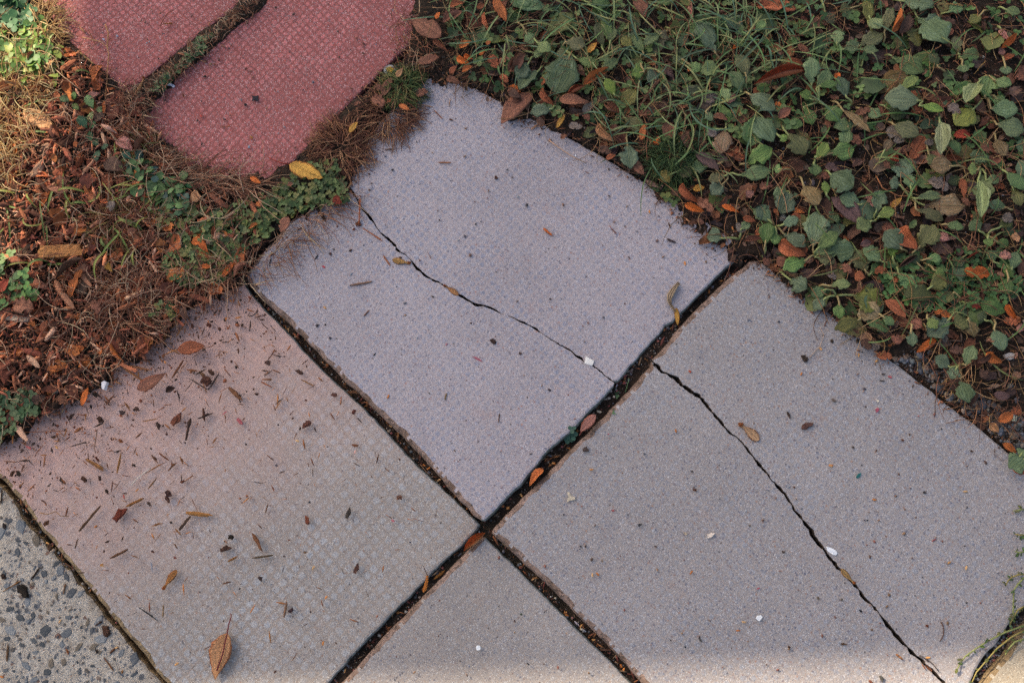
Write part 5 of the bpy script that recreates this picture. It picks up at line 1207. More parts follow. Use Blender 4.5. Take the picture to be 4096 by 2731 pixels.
# seeds
SEEDS = {'2c': '297 50;397 845;478 1030;458 1318;1092 203;1120 222;1362 472;595 1490;1702 393;1618 470;1185 295', '1c': '860 358;600 586;300 692;640 832;1108 1448;376 1180;728 1346;10 1528;355 90',
 '2b': '867 1075;240 658;878 1260;45 445;470 518', '3b': '1160 240;1312 418;1388 350;1103 1290;573 1533;338 1493;1460 20;290 1470', '3c': '580 890;613 885;208 915;415 1130;418 1142;508 1210;587 1297;528 1237;760 1460;775 1485;1530 1185;1493 1238;573 230;335 190;1200 874;135 390;50 470',
 '4c': '507 205;1352 367;1250 813;1118 1407;45 182;1357 845;780 418', '4b': '113 294;175 280;683 815;795 852;322 933;508 1507;443 775;735 577;1162 922;1250 690', '1b': '1447 475;1418 590;340 1060;540 880;1035 860;210 915', '3': '938 1328;1460 1435', '4': '475 900;1150 840'}
for t, s in SEEDS.items():
    for e in s.split(';'):
        x, y = map(float, e.split()); c = T2(t, x, y); ang = rb.uniform(0, 3.14)
        o = lay_c(rb.choice(SEEDT), c, rb.uniform(15, 19), rb.uniform(14, 18), ang, color=rb.choice(['#b9743e', '#c08a54', '#a8622e', '#c79a6c']), name='seed_husk', tall=.0018, lift=.0008)
        reg(o, 'small orange-tan seed husk|' + where(c), 'seed', 'seed husks scattered over the slabs', c)

# winged seeds: wing + seed nut
for (t, x0, y0, x1, y1, w, c, lab, dz) in (('3b', 1500, 1245, 1625, 1352, 58, '#c59a78', 'winged maple seed lying flat on the worn slab, right of its crack', 0), ('1c', 1022, 982, 1110, 858, 42, '#a86c3c', 'brown winged seed standing on the crumb-strewn slab', 0),
      ('2b', 1005, 240, 893, 216, 42, '#b98a54', 'winged seed beside the crack of the studded grey slab', 0), ('2b', 1215, 378, 1308, 440, 34, '#b07a50', 'torn winged seed lying in the crack of the studded slab', 0),
      ('4c', 658, 945, 570, 850, 34, '#b08a58', 'winged seed lodged in the long crack below the white mark', .006), ('1', 905, 485, 858, 578, 30, '#b4855c', 'winged seed with orange nut at the tip of the dull red slab', .004), ('4b', 868, 762, 978, 690, 36, '#9a6a4c', 'double-winged brown seed on the litter beside the worn slab', .004)):
    a, b_ = T2(t, x0, y0), T2(t, x1, y1)
    e = new_obj('winged_seed', None, None, tuple(P(a[0], a[1], max(surface_z(*a), 0))))
    lay(LT['samara'][0], a, b_, w * K, z=max(surface_z(*a), 0.001), lift=.0012 + dz, color=c, name='wing', parent=e, rx=.05, tall=.02)
    q = lay_c(BARKT[1], (a[0] * .94 + b_[0] * .06, a[1] * .94 + b_[1] * .06), w * K * .75, w * K * .6, 0, z=max(surface_z(*a), .001), lift=.0016 + dz, color='#9a5630', name='nut', tall=.0022)
    q.parent = e; q.location = Vector(q.location) - e.location
    reg(e, lab, 'winged seed', None, a)

# single odd things --------------------------------------------------
def prism(pts, h, mat, name, color, label, cat, base=None, top_jit=.0, lift=.0, rough=0):
    c = np.mean(pts, 0); zb = surface_z(*c) if base is None else base
    W3 = np.array([P(p[0], p[1], zb + lift) for p in pts]); c3 = W3.mean(0); q = W3 - c3; n = len(q)
    V = np.vstack([q, q * [.94, .94, 1] + [0, 0, h], [[0, 0, h * 1.08]]])
    F = [(i, (i + 1) % n, n + (i + 1) % n, n + i) for i in range(n)] + [(n + i, n + (i + 1) % n, 2 * n) for i in range(n)]
    o = new_obj(name, make_mesh(name, V, F, mat), None, tuple(c3)); o.color = lin4(color)
    if label: reg(o, label, cat, None, c)
    return o


def pl(t, s): v = list(map(float, s.split())); return [T2(t, v[i], v[i + 1]) for i in range(0, len(v), 2)]


prism(pl('3b', '538 822 592 852 578 884 528 868'), .0012, M['chip'], 'paper_square', '#d9d2d0', 'small white square of card lying on the crack of the studded slab', 'card')
prism(pl('2c', '1432 1330 1444 1334 1447 1347 1440 1360 1430 1363 1420 1358 1417 1345 1422 1333'), .0006, M['chip'], 'white_spot', '#e0dfe4', 'white round spot on the plain bottom slab', 'spot')
prism(pl('4c', '478 712 500 716 520 724 540 738 550 752 540 768 520 764 500 750 484 738'), .0005, M['chip'], 'bird_dropping', '#dcdbe2', 'ragged white splash beside the long crack of the worn slab', 'bird dropping')
prism(pl('3c', '1612 1145 1636 1140 1648 1152 1640 1165 1628 1180 1612 1172 1604 1160'), .0007, M['chip'], 'bird_dropping', '#d8d7dc', 'white cracked spot on the worn slab, left of its crack', 'bird dropping')
prism(pl('1', '1578 602 1600 606 1622 600 1620 622 1620 638 1600 630 1582 636 1584 618'), .0008, M['chip'], 'black_gum', '#26222a', 'small black ragged patch stuck on the pink-red slab', 'gum')
prism(pl('3c', '418 368 436 372 444 392 474 404 470 420 440 424 424 434 420 420 430 402'), .0006, M['chip'], 'beige_scrap', '#b8a896', 'beige irregular bark scrap on the worn slab near the crossing', 'scrap')
prism(pl('1', '1035 520 1052 514 1072 522 1098 540 1090 552 1070 540 1050 538'), .0008, M['chip'], 'white_scrap', '#d4cede', 'white scrap at the left corner of the pink-red slab', 'scrap')
prism(pl('1b', '650 992 668 980 686 990 676 1012 668 1040 652 1030'), .006, M['chip'], 'white_shard', '#d8d2d8', 'white and pink shard standing where mulch meets the crumb-strewn slab', 'shard')
prism(pl('4b', '1585 815 1620 802 1665 812 1655 838 1625 850 1595 836'), .004, M['chip'], 'crumpled_paper', '#a89c98', 'white crumpled scrap on the soil at the right', 'scrap')
prism(pl('4b', '1630 1195 1672 1198 1665 1238 1640 1228'), .002, M['chip'], 'white_chip', '#b4b8a4', 'pale green-white chip on the pebbly soil near the right edge', 'chip')
# flattened foil cap on the edge of the red slab
cap = new_obj('foil_scrap', None, None, tuple(P(*T2('2', 885, 440), .004)))
for pts, c, h, nm in (('840 430 872 412 915 415 935 432 925 462 895 482 860 478 838 455', '#8f8c8c', .0025, 'foil'), ('855 435 885 425 905 440 895 465 868 468', '#b08a3a', .0036, 'yellow_print'), ('895 415 925 420 930 445 912 440', '#22222c', .0034, 'black_print')):
    q = prism(pl('2', pts), h, M['chip'], nm, c, None, None, base=.002); q.parent = cap; q.location = Vector(q.location) - cap.location
reg(cap, 'crumpled foil scrap printed yellow and black between the red slab and dead grass', 'litter', None, T2('2', 885, 440))
# cut wood block and pale piece in the mulch
def block(label, pts4, h, color, t, name='wood_block'):
    pts = pl(t, pts4); c = np.mean(pts, 0); zb = surface_z(*c) + .001
    W3 = np.array([P(p[0], p[1], zb) for p in pts]); c3 = W3.mean(0); q = W3 - c3
    e = new_obj(name, None, None, tuple(c3)); nx = 14; V, F = [], []; r = np.random.default_rng(int(c[0]))
    for i in range(nx + 1):
        f = i / nx; lo = q[0] * (1 - f) + q[1] * f; hi = q[3] * (1 - f) + q[2] * f
        for j in range(6):
            g = j / 5; p = lo * (1 - g) + hi * g
            V.append(p + [r.normal() * .0004 + (r.normal() * .0012 if i in (0, nx) else 0), r.normal() * .0004, h * (1 + .08 * math.sin(4 * g + 2)) * (1 - .25 * abs(g - .4)) + r.normal() * .0006])
    m = len(V); V += [v * [1, 1, 0] - [0, 0, .006] for v in V]
    for i in range(nx):
        for j in range(5): a = i * 6 + j; F.append((a, a + 6, a + 7, a + 1))
        F.append((i * 6, i * 6 + m, i * 6 + 6 + m, i * 6 + 6)); a = i * 6 + 5; F.append((a, a + 6, a + 6 + m, a + m))
    for j in range(5):
        F.append((j, j + 1, j + 1 + m, j + m)); a = nx * 6 + j; F.append((a, a + m, a + 1 + m, a + 1))
    d = math.atan2(q[1][1] - q[0][1], q[1][0] - q[0][0]); R2 = np.array([[math.cos(-d), -math.sin(-d), 0], [math.sin(-d), math.cos(-d), 0], [0, 0, 1]])
    o = new_obj(name, make_mesh(name, np.array(V) @ R2.T, F, M['block']), None, tuple(c3)); o.rotation_euler = (0, 0, d); o.color = lin4(color)
    bpy.data.objects.remove(e); reg(o, label, 'wood', None, c); return o
_b = NB('split_wood'); _o = _b.coord('Object'); _mp = _b.node("ShaderNodeMapping"); _b.put(_mp.inputs[0], _o); _mp.inputs[3].default_value = (1, 14, 4)
_oi = _b.node("ShaderNodeObjectInfo").outputs['Color']; _n = _b.noise(_mp.outputs[0], 60, 5, .75)
_c2 = _b.mix(1.0, _oi, _b.rng(_n, .3, .7, .45, 1.4), 'MULTIPLY'); _c2 = _b.mix(_b.rng(_b.noise(_o, 160, 3), .66, .72, 0, .7), _c2, lin('#3a2418'))
_c2 = _c2
M['block'] = _b.done(_c2, _b.bump(_n, .0025, 1), .85)
block('cut block of orange-brown wood lying in the mulch', '272 225 540 208 530 132 272 145', .011, '#bd8050', '1b')
block('split pale grey-white piece of wood near the left edge', '10 598 200 618 205 572 22 548', .008, '#b09888', '1b')
block('weathered grey stick of wood leaning in the mulch beside the orange leaf', '505 440 560 445 600 320 560 310', .009, '#80604e', '1b')
block('long grey-brown weathered stick at the left edge of the mulch', '70 240 100 255 225 140 190 130', .008, '#8a6c58', '1b')
block('thin straight brown stick stuck in the mulch above the wood block', '175 85 185 92 275 -40 262 -48', .006, '#74482f', '1b')
for i, (t, x, y, w, h, c, lab) in enumerate([('1b', 392, 965, 62, 44, '#94766e', 'pinkish grey stone at the mulch edge'), ('1b', 352, 1030, 52, 62, '#9a8884', 'pale angular stone at the mulch edge'), ('4', 205, 1365, 56, 44, '#8c8880', 'smooth pale flat pebble among the weeds'),
      ('4b', 1185, 1022, 62, 50, '#54565e', 'dark grey squarish stone in the soil beside the worn slab'), ('4b', 1455, 1128, 70, 66, '#565962', 'large blue-grey stone on the soil at the right'), ('4b', 1120, 968, 36, 32, '#6c6a6c', 'small round grey stone near the slab edge'),
      ('4b', 1072, 815, 60, 40, '#70707a', 'blue-grey stone beside the vivid orange leaf'), ('4b', 1252, 1096, 46, 28, '#74747c', 'pale grey stone on the soil strip by the worn slab'), ('4b', 1370, 1178, 42, 32, '#5c5c62', 'mid grey stone on the soil strip near the slab edge'),
      ('4b', 1632, 1010, 40, 32, '#6a6868', 'grey stone near the right edge of the weeds'), ('4b', 1630, 1270, 34, 26, '#6c6c70', 'grey oval stone low on the right soil'), ('4b', 1670, 1098, 36, 26, '#60606a', 'small dark blue stone near the right edge'), ('4b', 1535, 950, 26, 22, '#6a5f5c', 'small brown-grey stone in the soil at right'),
      ('4b', 1130, 800, 30, 34, '#6e6e76', 'small stone touching the vivid orange leaf'), ('1b', 1180, 762, 22, 20, '#84807c', 'tiny stone on top of the oval rust leaf'), ('3', 864, 1054, 16, 14, '#7c7a80', 'tiny grey stone lying on a brown leaf at the slab edge'),
      ('3', 1345, 845, 78, 56, '#5e5658', 'grey stone half hidden by the weeds'), ('4', 60, 905, 70, 50, '#645c60', 'grey stone under the broad plantain leaves'), ('4', 825, 985, 44, 30, '#4e4a4c', 'dark stone on the bare soil patch'), ('4', 395, 1145, 50, 26, '#6c6064', 'long grey stone by the yellowing leaf'), ('1', 585, 605, 66, 36, '#5c5554', 'dark stone in the straw beside the dull red slab')]):
    o = lay_c(STONET[i % 5], T2(t, x, y), w * K, h * K, .4 * i, color=c, name='pebble', tall=min(w, h) * K * MPP * .35, lift=.001 + (.004 if 'leaf' in lab and 'top' in lab else 0))
    reg(o, lab, 'stone', None, T2(t, x, y))
# twisted bark strip
pts = pl('3b', '1122 365 1105 385 1085 410 1068 440 1060 470 1068 500 1085 525 1098 545'); V, F = [], []
wd = np.array([22, 30, 40, 44, 30, 22, 22, 14]) * K * MPP * .5
W3 = np.array([P(p[0], p[1], .0035) for p in pts]); base = W3[0].copy(); W3 -= base
for i in range(8):
    d = W3[min(i + 1, 7)] - W3[max(i - 1, 0)]; d /= np.linalg.norm(d); n_ = np.array([-d[1], d[0], 0]); tw = .9 * math.sin(i * .8)
    for j in range(7):
        s = -1 + j / 3; V.append(W3[i] + n_ * wd[i] * s * math.cos(tw * .5) + np.array([0, 0, wd[i] * s * math.sin(tw) + .0016 * (j % 2) + .002]))
m = len(V); V += [v - [0, 0, .001] for v in V]
for i in range(7):
    for j in range(6): a = i * 7 + j; F.append((a, a + 7, a + 8, a + 1)); F.append((a + m, a + 1 + m, a + 8 + m, a + 7 + m))
    a = i * 7; F.append((a, a + m, a + 7 + m, a + 7)); a += 6; F.append((a, a + 7, a + 7 + m, a + m))
o = new_obj('bark_strip', make_mesh('bark_strip', np.array(V), F, M['wood']), None, tuple(base)); o.color = lin4('#94806e')
reg(o, 'twisted grey fibrous bark strip near the right joint of the cracked slab', 'bark', None, pts[3])
# cedar sprigs
def sprig(t, pts, c, label, side=16):
    P0 = pl(t, pts); n = len(P0); root = new_obj('cedar_sprig', None, None, tuple(P(*P0[0], max(surface_z(*P0[0]), 0) + .003)))
    V, F = [], []; zz = max(surface_z(*P0[0]), 0) + .003
    def add(path, r):
        v, f = tube([P(p[0], p[1], zz) - np.array(root.location) for p in path], r * MPP, 4, .7); b0 = len(V); V.extend(v); F.extend(tuple(b0 + q for q in x) for x in f)
    add(P0, 3.2)
    for i in range(n - 1):
        for g in (.2, .7):
            for sd_ in (-1, 1):
                a = np.array(P0[i]) * (1 - g) + np.array(P0[i + 1]) * g; d = np.array(P0[i + 1]) - np.array(P0[i]); d = d / np.linalg.norm(d); nn = np.array([-d[1], d[0]]) * sd_
                L = side * (1 - .6 * (i + g) / n); add([a, a + (d * .7 + nn * .7) * L * .5, a + (d + nn * .5) * L * .8], 2.6)
    o = new_obj('frond', make_mesh('frond', np.array(V), F, M['stem']), root); o.color = lin4(c)
    reg(root, label, 'sprig', None, P0[0])
sprig('2', '300 1335 330 1305 355 1275 378 1245', '#b0603c', 'orange dried cedar sprig on the clover above the crack')
sprig('2c', '1088 998 1100 965 1108 930 1112 895', '#a8642c', 'orange cedar sprig standing in the joint below the crossing')
sprig('2', '690 1250 688 1300 686 1350 684 1400', '#9c5438', 'dried cedar twig beside the start of the crack', 8)
sprig('3b', '275 22 295 38 325 62', '#b85c2c', 'tiny orange cedar scrap on the upper half of the cracked slab', 8)
# twigs and thin stems lying about
for t, s, r, c, lab in (('4c', '1198 1185 1210 1205 1216 1235 1214 1265 1205 1285 1190 1305', 2.6, '#5a4038', 'curved dark twig on the lower right of the worn slab'),
     ('4c', '1020 1382 1070 1398 1110 1418 1150 1450 1185 1495', 2.2, '#4c403c', 'thin bent twig crossing the lower end of the long crack'),
     ('1c', '825 325 860 285 905 250 945 218', 2.4, '#c4b4a8', 'thin white grass stem on the crumb-strewn slab'),
     ('1', '1005 165 1018 135 1040 100 1062 76 1088 66', 2.0, '#7c3a2a', 'thin curved red stem with a bud on the dull red slab'),
     ('3', '308 880 350 912 400 948 450 980 540 1024', 3.2, '#b08c78', 'pale dry grass stem on the edge of the cracked slab'),
     ('1b', '1210 830 1250 800 1290 770', 1.6, '#8a6450', 'fine brown stem above the dark leaf scraps'),
     ('1', '660 155 680 210 672 290 682 340 676 420 670 520 660 620', 3.0, '#a8744c', 'tall bare dry grass stem rising beside the dull red slab'),
     ('1', '515 235 570 248 630 262 665 290 680 320', 2.4, '#b08058', 'side branch of dry stem over the dull red slab'),
     ('1', '190 600 240 640 290 690 320 760 350 800 400 870', 3.4, '#c4a070', 'long curved pale straw over the sunlit leaf'),
     ('3', '170 745 180 680 195 590', 2.2, '#a8806c', 'thin grass stem lying across the pointed brown leaf'),
     ('4b', '375 830 410 790 440 760 465 690 440 640', 1.6, '#9c8478', 'hair-thin stem leading to the dark crumb on the worn slab'),
     ('4', '750 1130 745 1040 770 980 830 950 960 935 1020 920 1110 880', 3.2, '#94684c', 'arched bare brown stem over the soil patch'),
     ('4', '790 1100 830 1180 930 1230 1010 1230 1040 1150 1050 1060 1095 1000', 2.8, '#9c6444', 'branched rust stem beside the large rust leaf'),
     ('4', '1190 980 1160 1080 1060 1130 1010 1200', 2.6, '#a06a44', 'rusty stem arching toward the yellow leaf'),
     ('2b', '1140 1580 1100 1540 1070 1500', 1.5, '#8c6c58', 'thin root in the left joint near the crossing'),
     ('1b', '610 1280 600 1350 590 1400 600 1430', 2.0, '#6a4a38', 'thin curled fibre on the crumb-strewn slab'),
     ('1c', '250 500 300 510 350 492 380 520 430 522', 2.0, '#8a6444', 'wavy thin fibre on the left part of the crumb-strewn slab'),
     ('1b', '1560 575 1590 565 1612 548', 2.6, '#3c302c', 'dark curled fibre by the joint corner on the crumb-strewn slab'),
     ('3b', '785 1050 800 1000 812 955', 1.4, '#7c9a6c', 'thin green stem growing in the gravelly joint')):
    o = stem(pl(t, s), r, c, lab, 'stem', name='dry_stem', lift=.0035 if t in ('1', '3', '4') else .0012, taper=.7)

# creeping knotweed at the lower right
for i, (s, lf) in enumerate((('1725 1205 1600 1250 1500 1300 1420 1350 1350 1400 1320 1440 1300 1480', 14), ('1725 1235 1640 1280 1550 1350 1480 1430 1420 1500 1385 1580', 10), ('1725 480 1690 482 1650 490', 6), ('1725 885 1680 890 1640 905 1615 930 1605 955', 8),
                             ('1725 900 1680 950 1655 985 1652 1060 1650 1130 1665 1165', 9), ('1725 1085 1680 1110 1650 1160 1630 1200', 12), ('1725 1290 1660 1310 1625 1350 1600 1390', 5), ('1725 640 1690 640 1660 632', 6), ('1725 745 1690 750 1660 742', 5))):
    p0 = pl('4c', s); root = new_obj('knotweed_runner', None, None, tuple(P(*p0[0], .004)))
    W3 = np.array([P(q[0], q[1], .004 + .003 * math.sin(k * 1.3) ** 2) for k, q in enumerate(p0)]) - np.array(root.location)
    V, F = tube(W3, 3.4 * MPP, 5, .6); o = new_obj('runner_stem', make_mesh('runner_stem', np.array(V), F, M['stem'], smooth=True), root); o.color = lin4('#8a7a48' if i % 2 else '#7c8050')
    for k in range(lf):
        f = (k + .5) / lf * (len(p0) - 1); j = int(f); g = f - j; p = (p0[j][0] * (1 - g) + p0[j + 1][0] * g, p0[j][1] * (1 - g) + p0[j + 1][1] * g)
        a = rb.uniform(0, 6.28); L = rb.uniform(10, 26); q = (p[0] + L * math.cos(a), p[1] + L * math.sin(a))
        lay(LT['weed'][k % 6], p, q, L * .42, z=.006, lift=0, color=rb.choice(['#6a8450', '#5c7646', '#7c7c4a']), name='leaf', parent=root, rx=rb.uniform(-.5, .5))
    reg(root, ('long creeping runner reaching furthest left over the worn slab corner', 'long creeping runner following the gravelly joint down to the picture edge', 'short high runner tip at the right edge of the worn slab', 'forked runner tip hanging in above the joint corner at right', 'upright thin runner hugging the right edge of the worn slab', 'leafy short runner at the top of the gravelly joint', 'small runner with two leaves over the cream slab', 'tiny runner tip second from the top at the right edge', 'tiny runner tip third from the top at the right edge')[i], 'creeper', 'creeping runners at the lower right', p0[-1])


# ------------------------------------------------------------------ countless small stuff, as joined meshes
def inst(V, F, pos, ang, scl, pitch=None, rollr=None):
    """copies of a template joined into arrays; scl (N,3)"""
    V = np.asarray(V, float); N = len(pos); p = V[None] * scl[:, None, :]
    if rollr is not None:
        c, s = np.cos(rollr)[:, None], np.sin(rollr)[:, None]; y, z = p[..., 1] * c - p[..., 2] * s, p[..., 1] * s + p[..., 2] * c; p = np.stack([p[..., 0], y, z], -1)
    if pitch is not None:
        c, s = np.cos(pitch)[:, None], np.sin(pitch)[:, None]; x, z = p[..., 0] * c - p[..., 2] * s, p[..., 0] * s + p[..., 2] * c; p = np.stack([x, p[..., 1], z], -1)
    c, s = np.cos(ang)[:, None], np.sin(ang)[:, None]
    x, y = p[..., 0] * c - p[..., 1] * s, p[..., 0] * s + p[..., 1] * c
    return np.stack([x, y, p[..., 2]], -1) + pos[:, None, :]


def tri(F):
    o = []
    for f in F:
        for k in range(1, len(f) - 1): o.append((f[0], f[k], f[k + 1]))
    return np.array(o, np.int64)


def mass(name, mat, parts, label=None, smooth=False):
    """parts: list of (V,F,pos,ang,scl,cols,pitch,roll)"""
    vs, fs, cs, n0 = [], [], [], 0
    for V, F, pos, ang, scl, cols, pitch, rl in parts:
        if len(pos) == 0: continue
        p = inst(V, F, pos, ang, scl, pitch, rl); N, nv = p.shape[:2]; t = tri(F)
        fs.append((t[None] + (np.arange(N) * nv)[:, None, None]).reshape(-1, 3) + n0); vs.append(p.reshape(-1, 3)); cs.append(np.repeat(cols, nv, 0)); n0 += N * nv
    o = new_obj(name, make_mesh(name, np.vstack(vs), np.vstack(fs), mat, cols=np.vstack(cs), smooth=smooth))
    return tag(o, label, kind='stuff')


def scatter(poly, n, rng, dens=None):
    poly = np.array(poly, float); lo, hi = poly.min(0), poly.max(0); out = []; tot = 0
    while tot < n:
        q = rng.uniform(lo, hi, (n * 3, 2)); q = q[poly_dist(q, poly) > 0]
        if dens is not None: q = q[rng.random(len(q)) < dens(q)]
        out.append(q); tot += len(q)
        if len(out) > 60: break
    return np.vstack(out)[:n]


def world_of(uv, lift):
    z = surface_z(uv[:, 0], uv[:, 1]) + lift
    return P(uv[:, 0], uv[:, 1], z)


def pal(cols, n, rng, var=.2, p=None):
    c = np.array([lin(x) for x in cols])[rng.choice(len(cols), n, p=p)]
    return c * (1 + rng.uniform(-var, var, (n, 1))) * (1 + rng.uniform(-.05, .05, (n, 3)))


def near(q, spots):
    """sum of soft blobs: (x, y, rx, ry, weight)"""
    r = np.zeros(len(q))
    for x, y, rx, ry, w in spots: r = np.maximum(r, w * np.exp(-((q[:, 0] - x) / rx) ** 2 - ((q[:, 1] - y) / ry) ** 2))
    return r


r4 = np.random.default_rng(77)
SPL = [splinter(60 + i, 2) for i in range(5)]
CRB = [lump(80 + i, 1, .3) for i in range(4)]
CLOV = [(1310, 740, 130, 90, 1), (1130, 800, 150, 70, 1), (1020, 880, 130, 90, 1), (880, 880, 170, 80, 1), (760, 830, 90, 90, 1), (820, 1000, 130, 110, .8), (650, 380 + 0, 40, 40, .0)]
MULCH_L = [(-60, 330), (120, 130), (215, 125), (290, 205), (440, 352), (530, 400), (590, 500), (700, 650), (960, 760), (1080, 760), (1000, 1040), (900, 1150), (760, 1230), (600, 1400), (430, 1495), (300, 1590), (150, 1670), (-60, 1790)]
RED_M = ['#9c5644', '#b86a50', '#744434', '#cc7c58', '#543228', '#925240', '#c48466', '#d8a488', '#3e2820']
# bark and wood mulch
parts = []
for i in range(5):
    n = 1500; q = scatter(MULCH_L, n, r4, lambda a: 1 - .55 * near(a, CLOV))
    L = r4.gamma(2.2, 10, n).clip(8, 85) * MPP; W_ = L * r4.uniform(.09, .36, n)
    parts.append((*SPL[i], world_of(q, r4.uniform(-.001, .007, n)), r4.uniform(0, 6.28, n), np.stack([L, W_, W_ * .6], 1), pal(RED_M, n, r4, .35), r4.normal(0, .25, n), r4.normal(0, .4, n)))
for i in range(4):
    n = 1100; q = scatter(MULCH_L, n, r4); s = r4.gamma(2, 2.2, n).clip(2, 14) * MPP
    parts.append((*CRB[i], world_of(q, r4.uniform(0, .003, n)), r4.uniform(0, 6.28, n), np.stack([s, s * .7, s * .5], 1), pal(RED_M[2:], n, r4, .35), None, None))
mass('mulch', M['mass'], parts, 'red-brown bark and wood mulch covering the bed at the left')

# larger mulch pieces, one object each
MULCH_T = [make_mesh('mulch_chip', *splinter(90 + i, 4), M['wood']) for i in range(4)] + [make_mesh('mulch_chip', *lump(95 + i, 2, .3), M['bark']) for i in range(2)]
q = scatter(MULCH_L, 210, r4, lambda a: 1 - .7 * near(a, CLOV))
for i, c in enumerate(q):
    L = r4.uniform(38, 95); a = r4.uniform(0, 6.28); d = (c[0] + L * math.cos(a), c[1] + L * math.sin(a))
    k = i % 6; col = RED_M[r4.integers(0, 9)]
    if k < 4: o = lay(MULCH_T[k], tuple(c), d, L * r4.uniform(.16, .34), color=col, name='mulch_chip', tall=L * .12 * MPP, lift=r4.uniform(.003, .009), rx=r4.normal() * .3, ry=r4.normal() * .08, cvar=.2)
    else: o = lay_c(MULCH_T[k], tuple(c), L * .8, L * .45, a, color=col, name='mulch_chip', tall=L * .18 * MPP, lift=r4.uniform(.002, .006), cvar=.2)
    reg(o, ('long ' if L > 72 else 'short ' if L < 52 else '') + ('dark brown' if col in ('#543228', '#3e2820', '#744434') else 'pale pinkish' if col in ('#d8a488', '#c48466') else 'red-brown') + (' wood chip' if k < 4 else ' bark chip') + '|' + where(c), 'wood chip', 'chips in the mulch bed', c)

# crumbs washed on to the lower left slab
LLP = [(-20, 1700), (250, 1560), (620, 1340), (960, 1150), (1350, 1560), (1880, 2100), (1400, 2600), (900, 2731), (640, 2700), (0, 1920)]
da, db = np.array([-20., 1720.]), np.array([960., 1130.]); dn = np.array([db[1] - da[1], -(db[0] - da[0])]); dn /= np.linalg.norm(dn)
if (np.array([900., 2000.]) - da) @ dn < 0: dn = -dn
def dlen(a): return ((a - da) @ dn)
parts = []
for i in range(4):
    n = 330; q = scatter(LLP, n, r4, lambda a: np.exp(-np.clip(dlen(a), 0, None) / 170) * .9 + .018)
    s = r4.gamma(2, 1.7, n).clip(1.5, 12) * MPP * (.6 + .5 * np.exp(-dlen(q) / 300))
    parts.append((*CRB[i], world_of(q, s * .2), r4.uniform(0, 6.28, n), np.stack([s, s * r4.uniform(.4, .9, n), s * .45], 1), pal(['#4a2e26', '#6c3c2e', '#33241f', '#8a5038', '#5c443c'], n, r4, .3), None, None))
for i in range(5):
    n = 170; q = scatter(LLP, n, r4, lambda a: np.exp(-np.clip(dlen(a), 0, None) / 230) * .9 + .03)
    L = r4.gamma(3, 6, n).clip(8, 42) * MPP
    parts.append((*SPL[i], world_of(q, L * .03), r4.uniform(0, 6.28, n), np.stack([L, L * r4.uniform(.08, .28, n), L * .10], 1), pal(['#5a382a', '#8a5638', '#a4683e', '#3e2a22', '#70442f'], n, r4, .25), None, None))
mass('crumbs', M['mass'], parts, 'tiny dark crumbs and splinters strewn over the lower left slab')
# specks on the other slabs
parts = []
for poly, n in (([(1000, 1120), (1450, 700), (1750, 330), (2900, 1050), (1940, 2060)], 170), ([(2620, 1500), (3050, 1100), (4050, 1850), (4050, 2400), (3700, 2731), (2700, 2731), (2000, 2150)], 200), ([(1940, 2170), (1400, 2731), (2500, 2731)], 60),
                ([(560, 490), (1000, 60), (1700, 0), (1000, 740)], 120), ([(180, 0), (900, 0), (500, 350)], 50)):
    q = scatter(poly, n, r4); s = r4.gamma(2, 1.5, n).clip(1.5, 7) * MPP
    parts.append((*CRB[n % 4], world_of(q, s * .2), r4.uniform(0, 6.28, n), np.stack([s, s * r4.uniform(.3, .9, n), s * .4], 1), pal(['#4a3a38', '#6a5048', '#3a3438', '#80604c', '#8c8a94', '#7c5048', '#54505a'], n, r4, .25), None, None))
mass('specks', M['mass'], parts, 'scattered specks of grit and bark on the slabs')


# soil and litter dust along the planted edges of the slabs
parts = []
def near_edge(zone, n, w):
    p = np.array(zone + zone[:1], float); seg = np.linalg.norm(np.diff(p, axis=0), axis=1); seg = np.where(seg > 900, 0, seg); cum = np.concatenate([[0], np.cumsum(seg)]); s = r4.uniform(0, cum[-1], n)
    q = np.stack([np.interp(s, cum, p[:, 0]), np.interp(s, cum, p[:, 1])], 1) + r4.normal(0, 1, (n, 2)) * np.abs(r4.normal(0, w, (n, 1)))
    return q[(q[:, 0] > -60) & (q[:, 0] < 4160) & (q[:, 1] > -60) & (q[:, 1] < 2790)]
for i in range(4):
    q = np.vstack([near_edge(ZONE_MULCH, 900, 26), near_edge(ZONE_GREEN, 420, 20)]); n = len(q); s = r4.gamma(2, 1.35, n).clip(1.2, 8) * MPP
    parts.append((*CRB[i], world_of(q, s * .2), r4.uniform(0, 6.28, n), np.stack([s, s * r4.uniform(.3, .9, n), s * .4], 1), pal(['#4a342c', '#6c4638', '#33261f', '#84543e', '#5c443c', '#2c2220'], n, r4, .25), None, None))
for i in range(5):
    q = np.vstack([near_edge(ZONE_MULCH, 110, 30), near_edge(ZONE_GREEN, 60, 22)]); n = len(q); L = r4.gamma(3, 6, n).clip(8, 45) * MPP
    parts.append((*SPL[i], world_of(q, L * .05), r4.uniform(0, 6.28, n), np.stack([L, L * r4.uniform(.08, .25, n), L * .1], 1), pal(['#6c4638', '#8e5c44', '#a87456', '#4a342c'], n, r4, .25), None, None))
mass('soil_dust', M['mass'], parts, 'soil crumbs and litter spilling over the planted edges of the slabs')


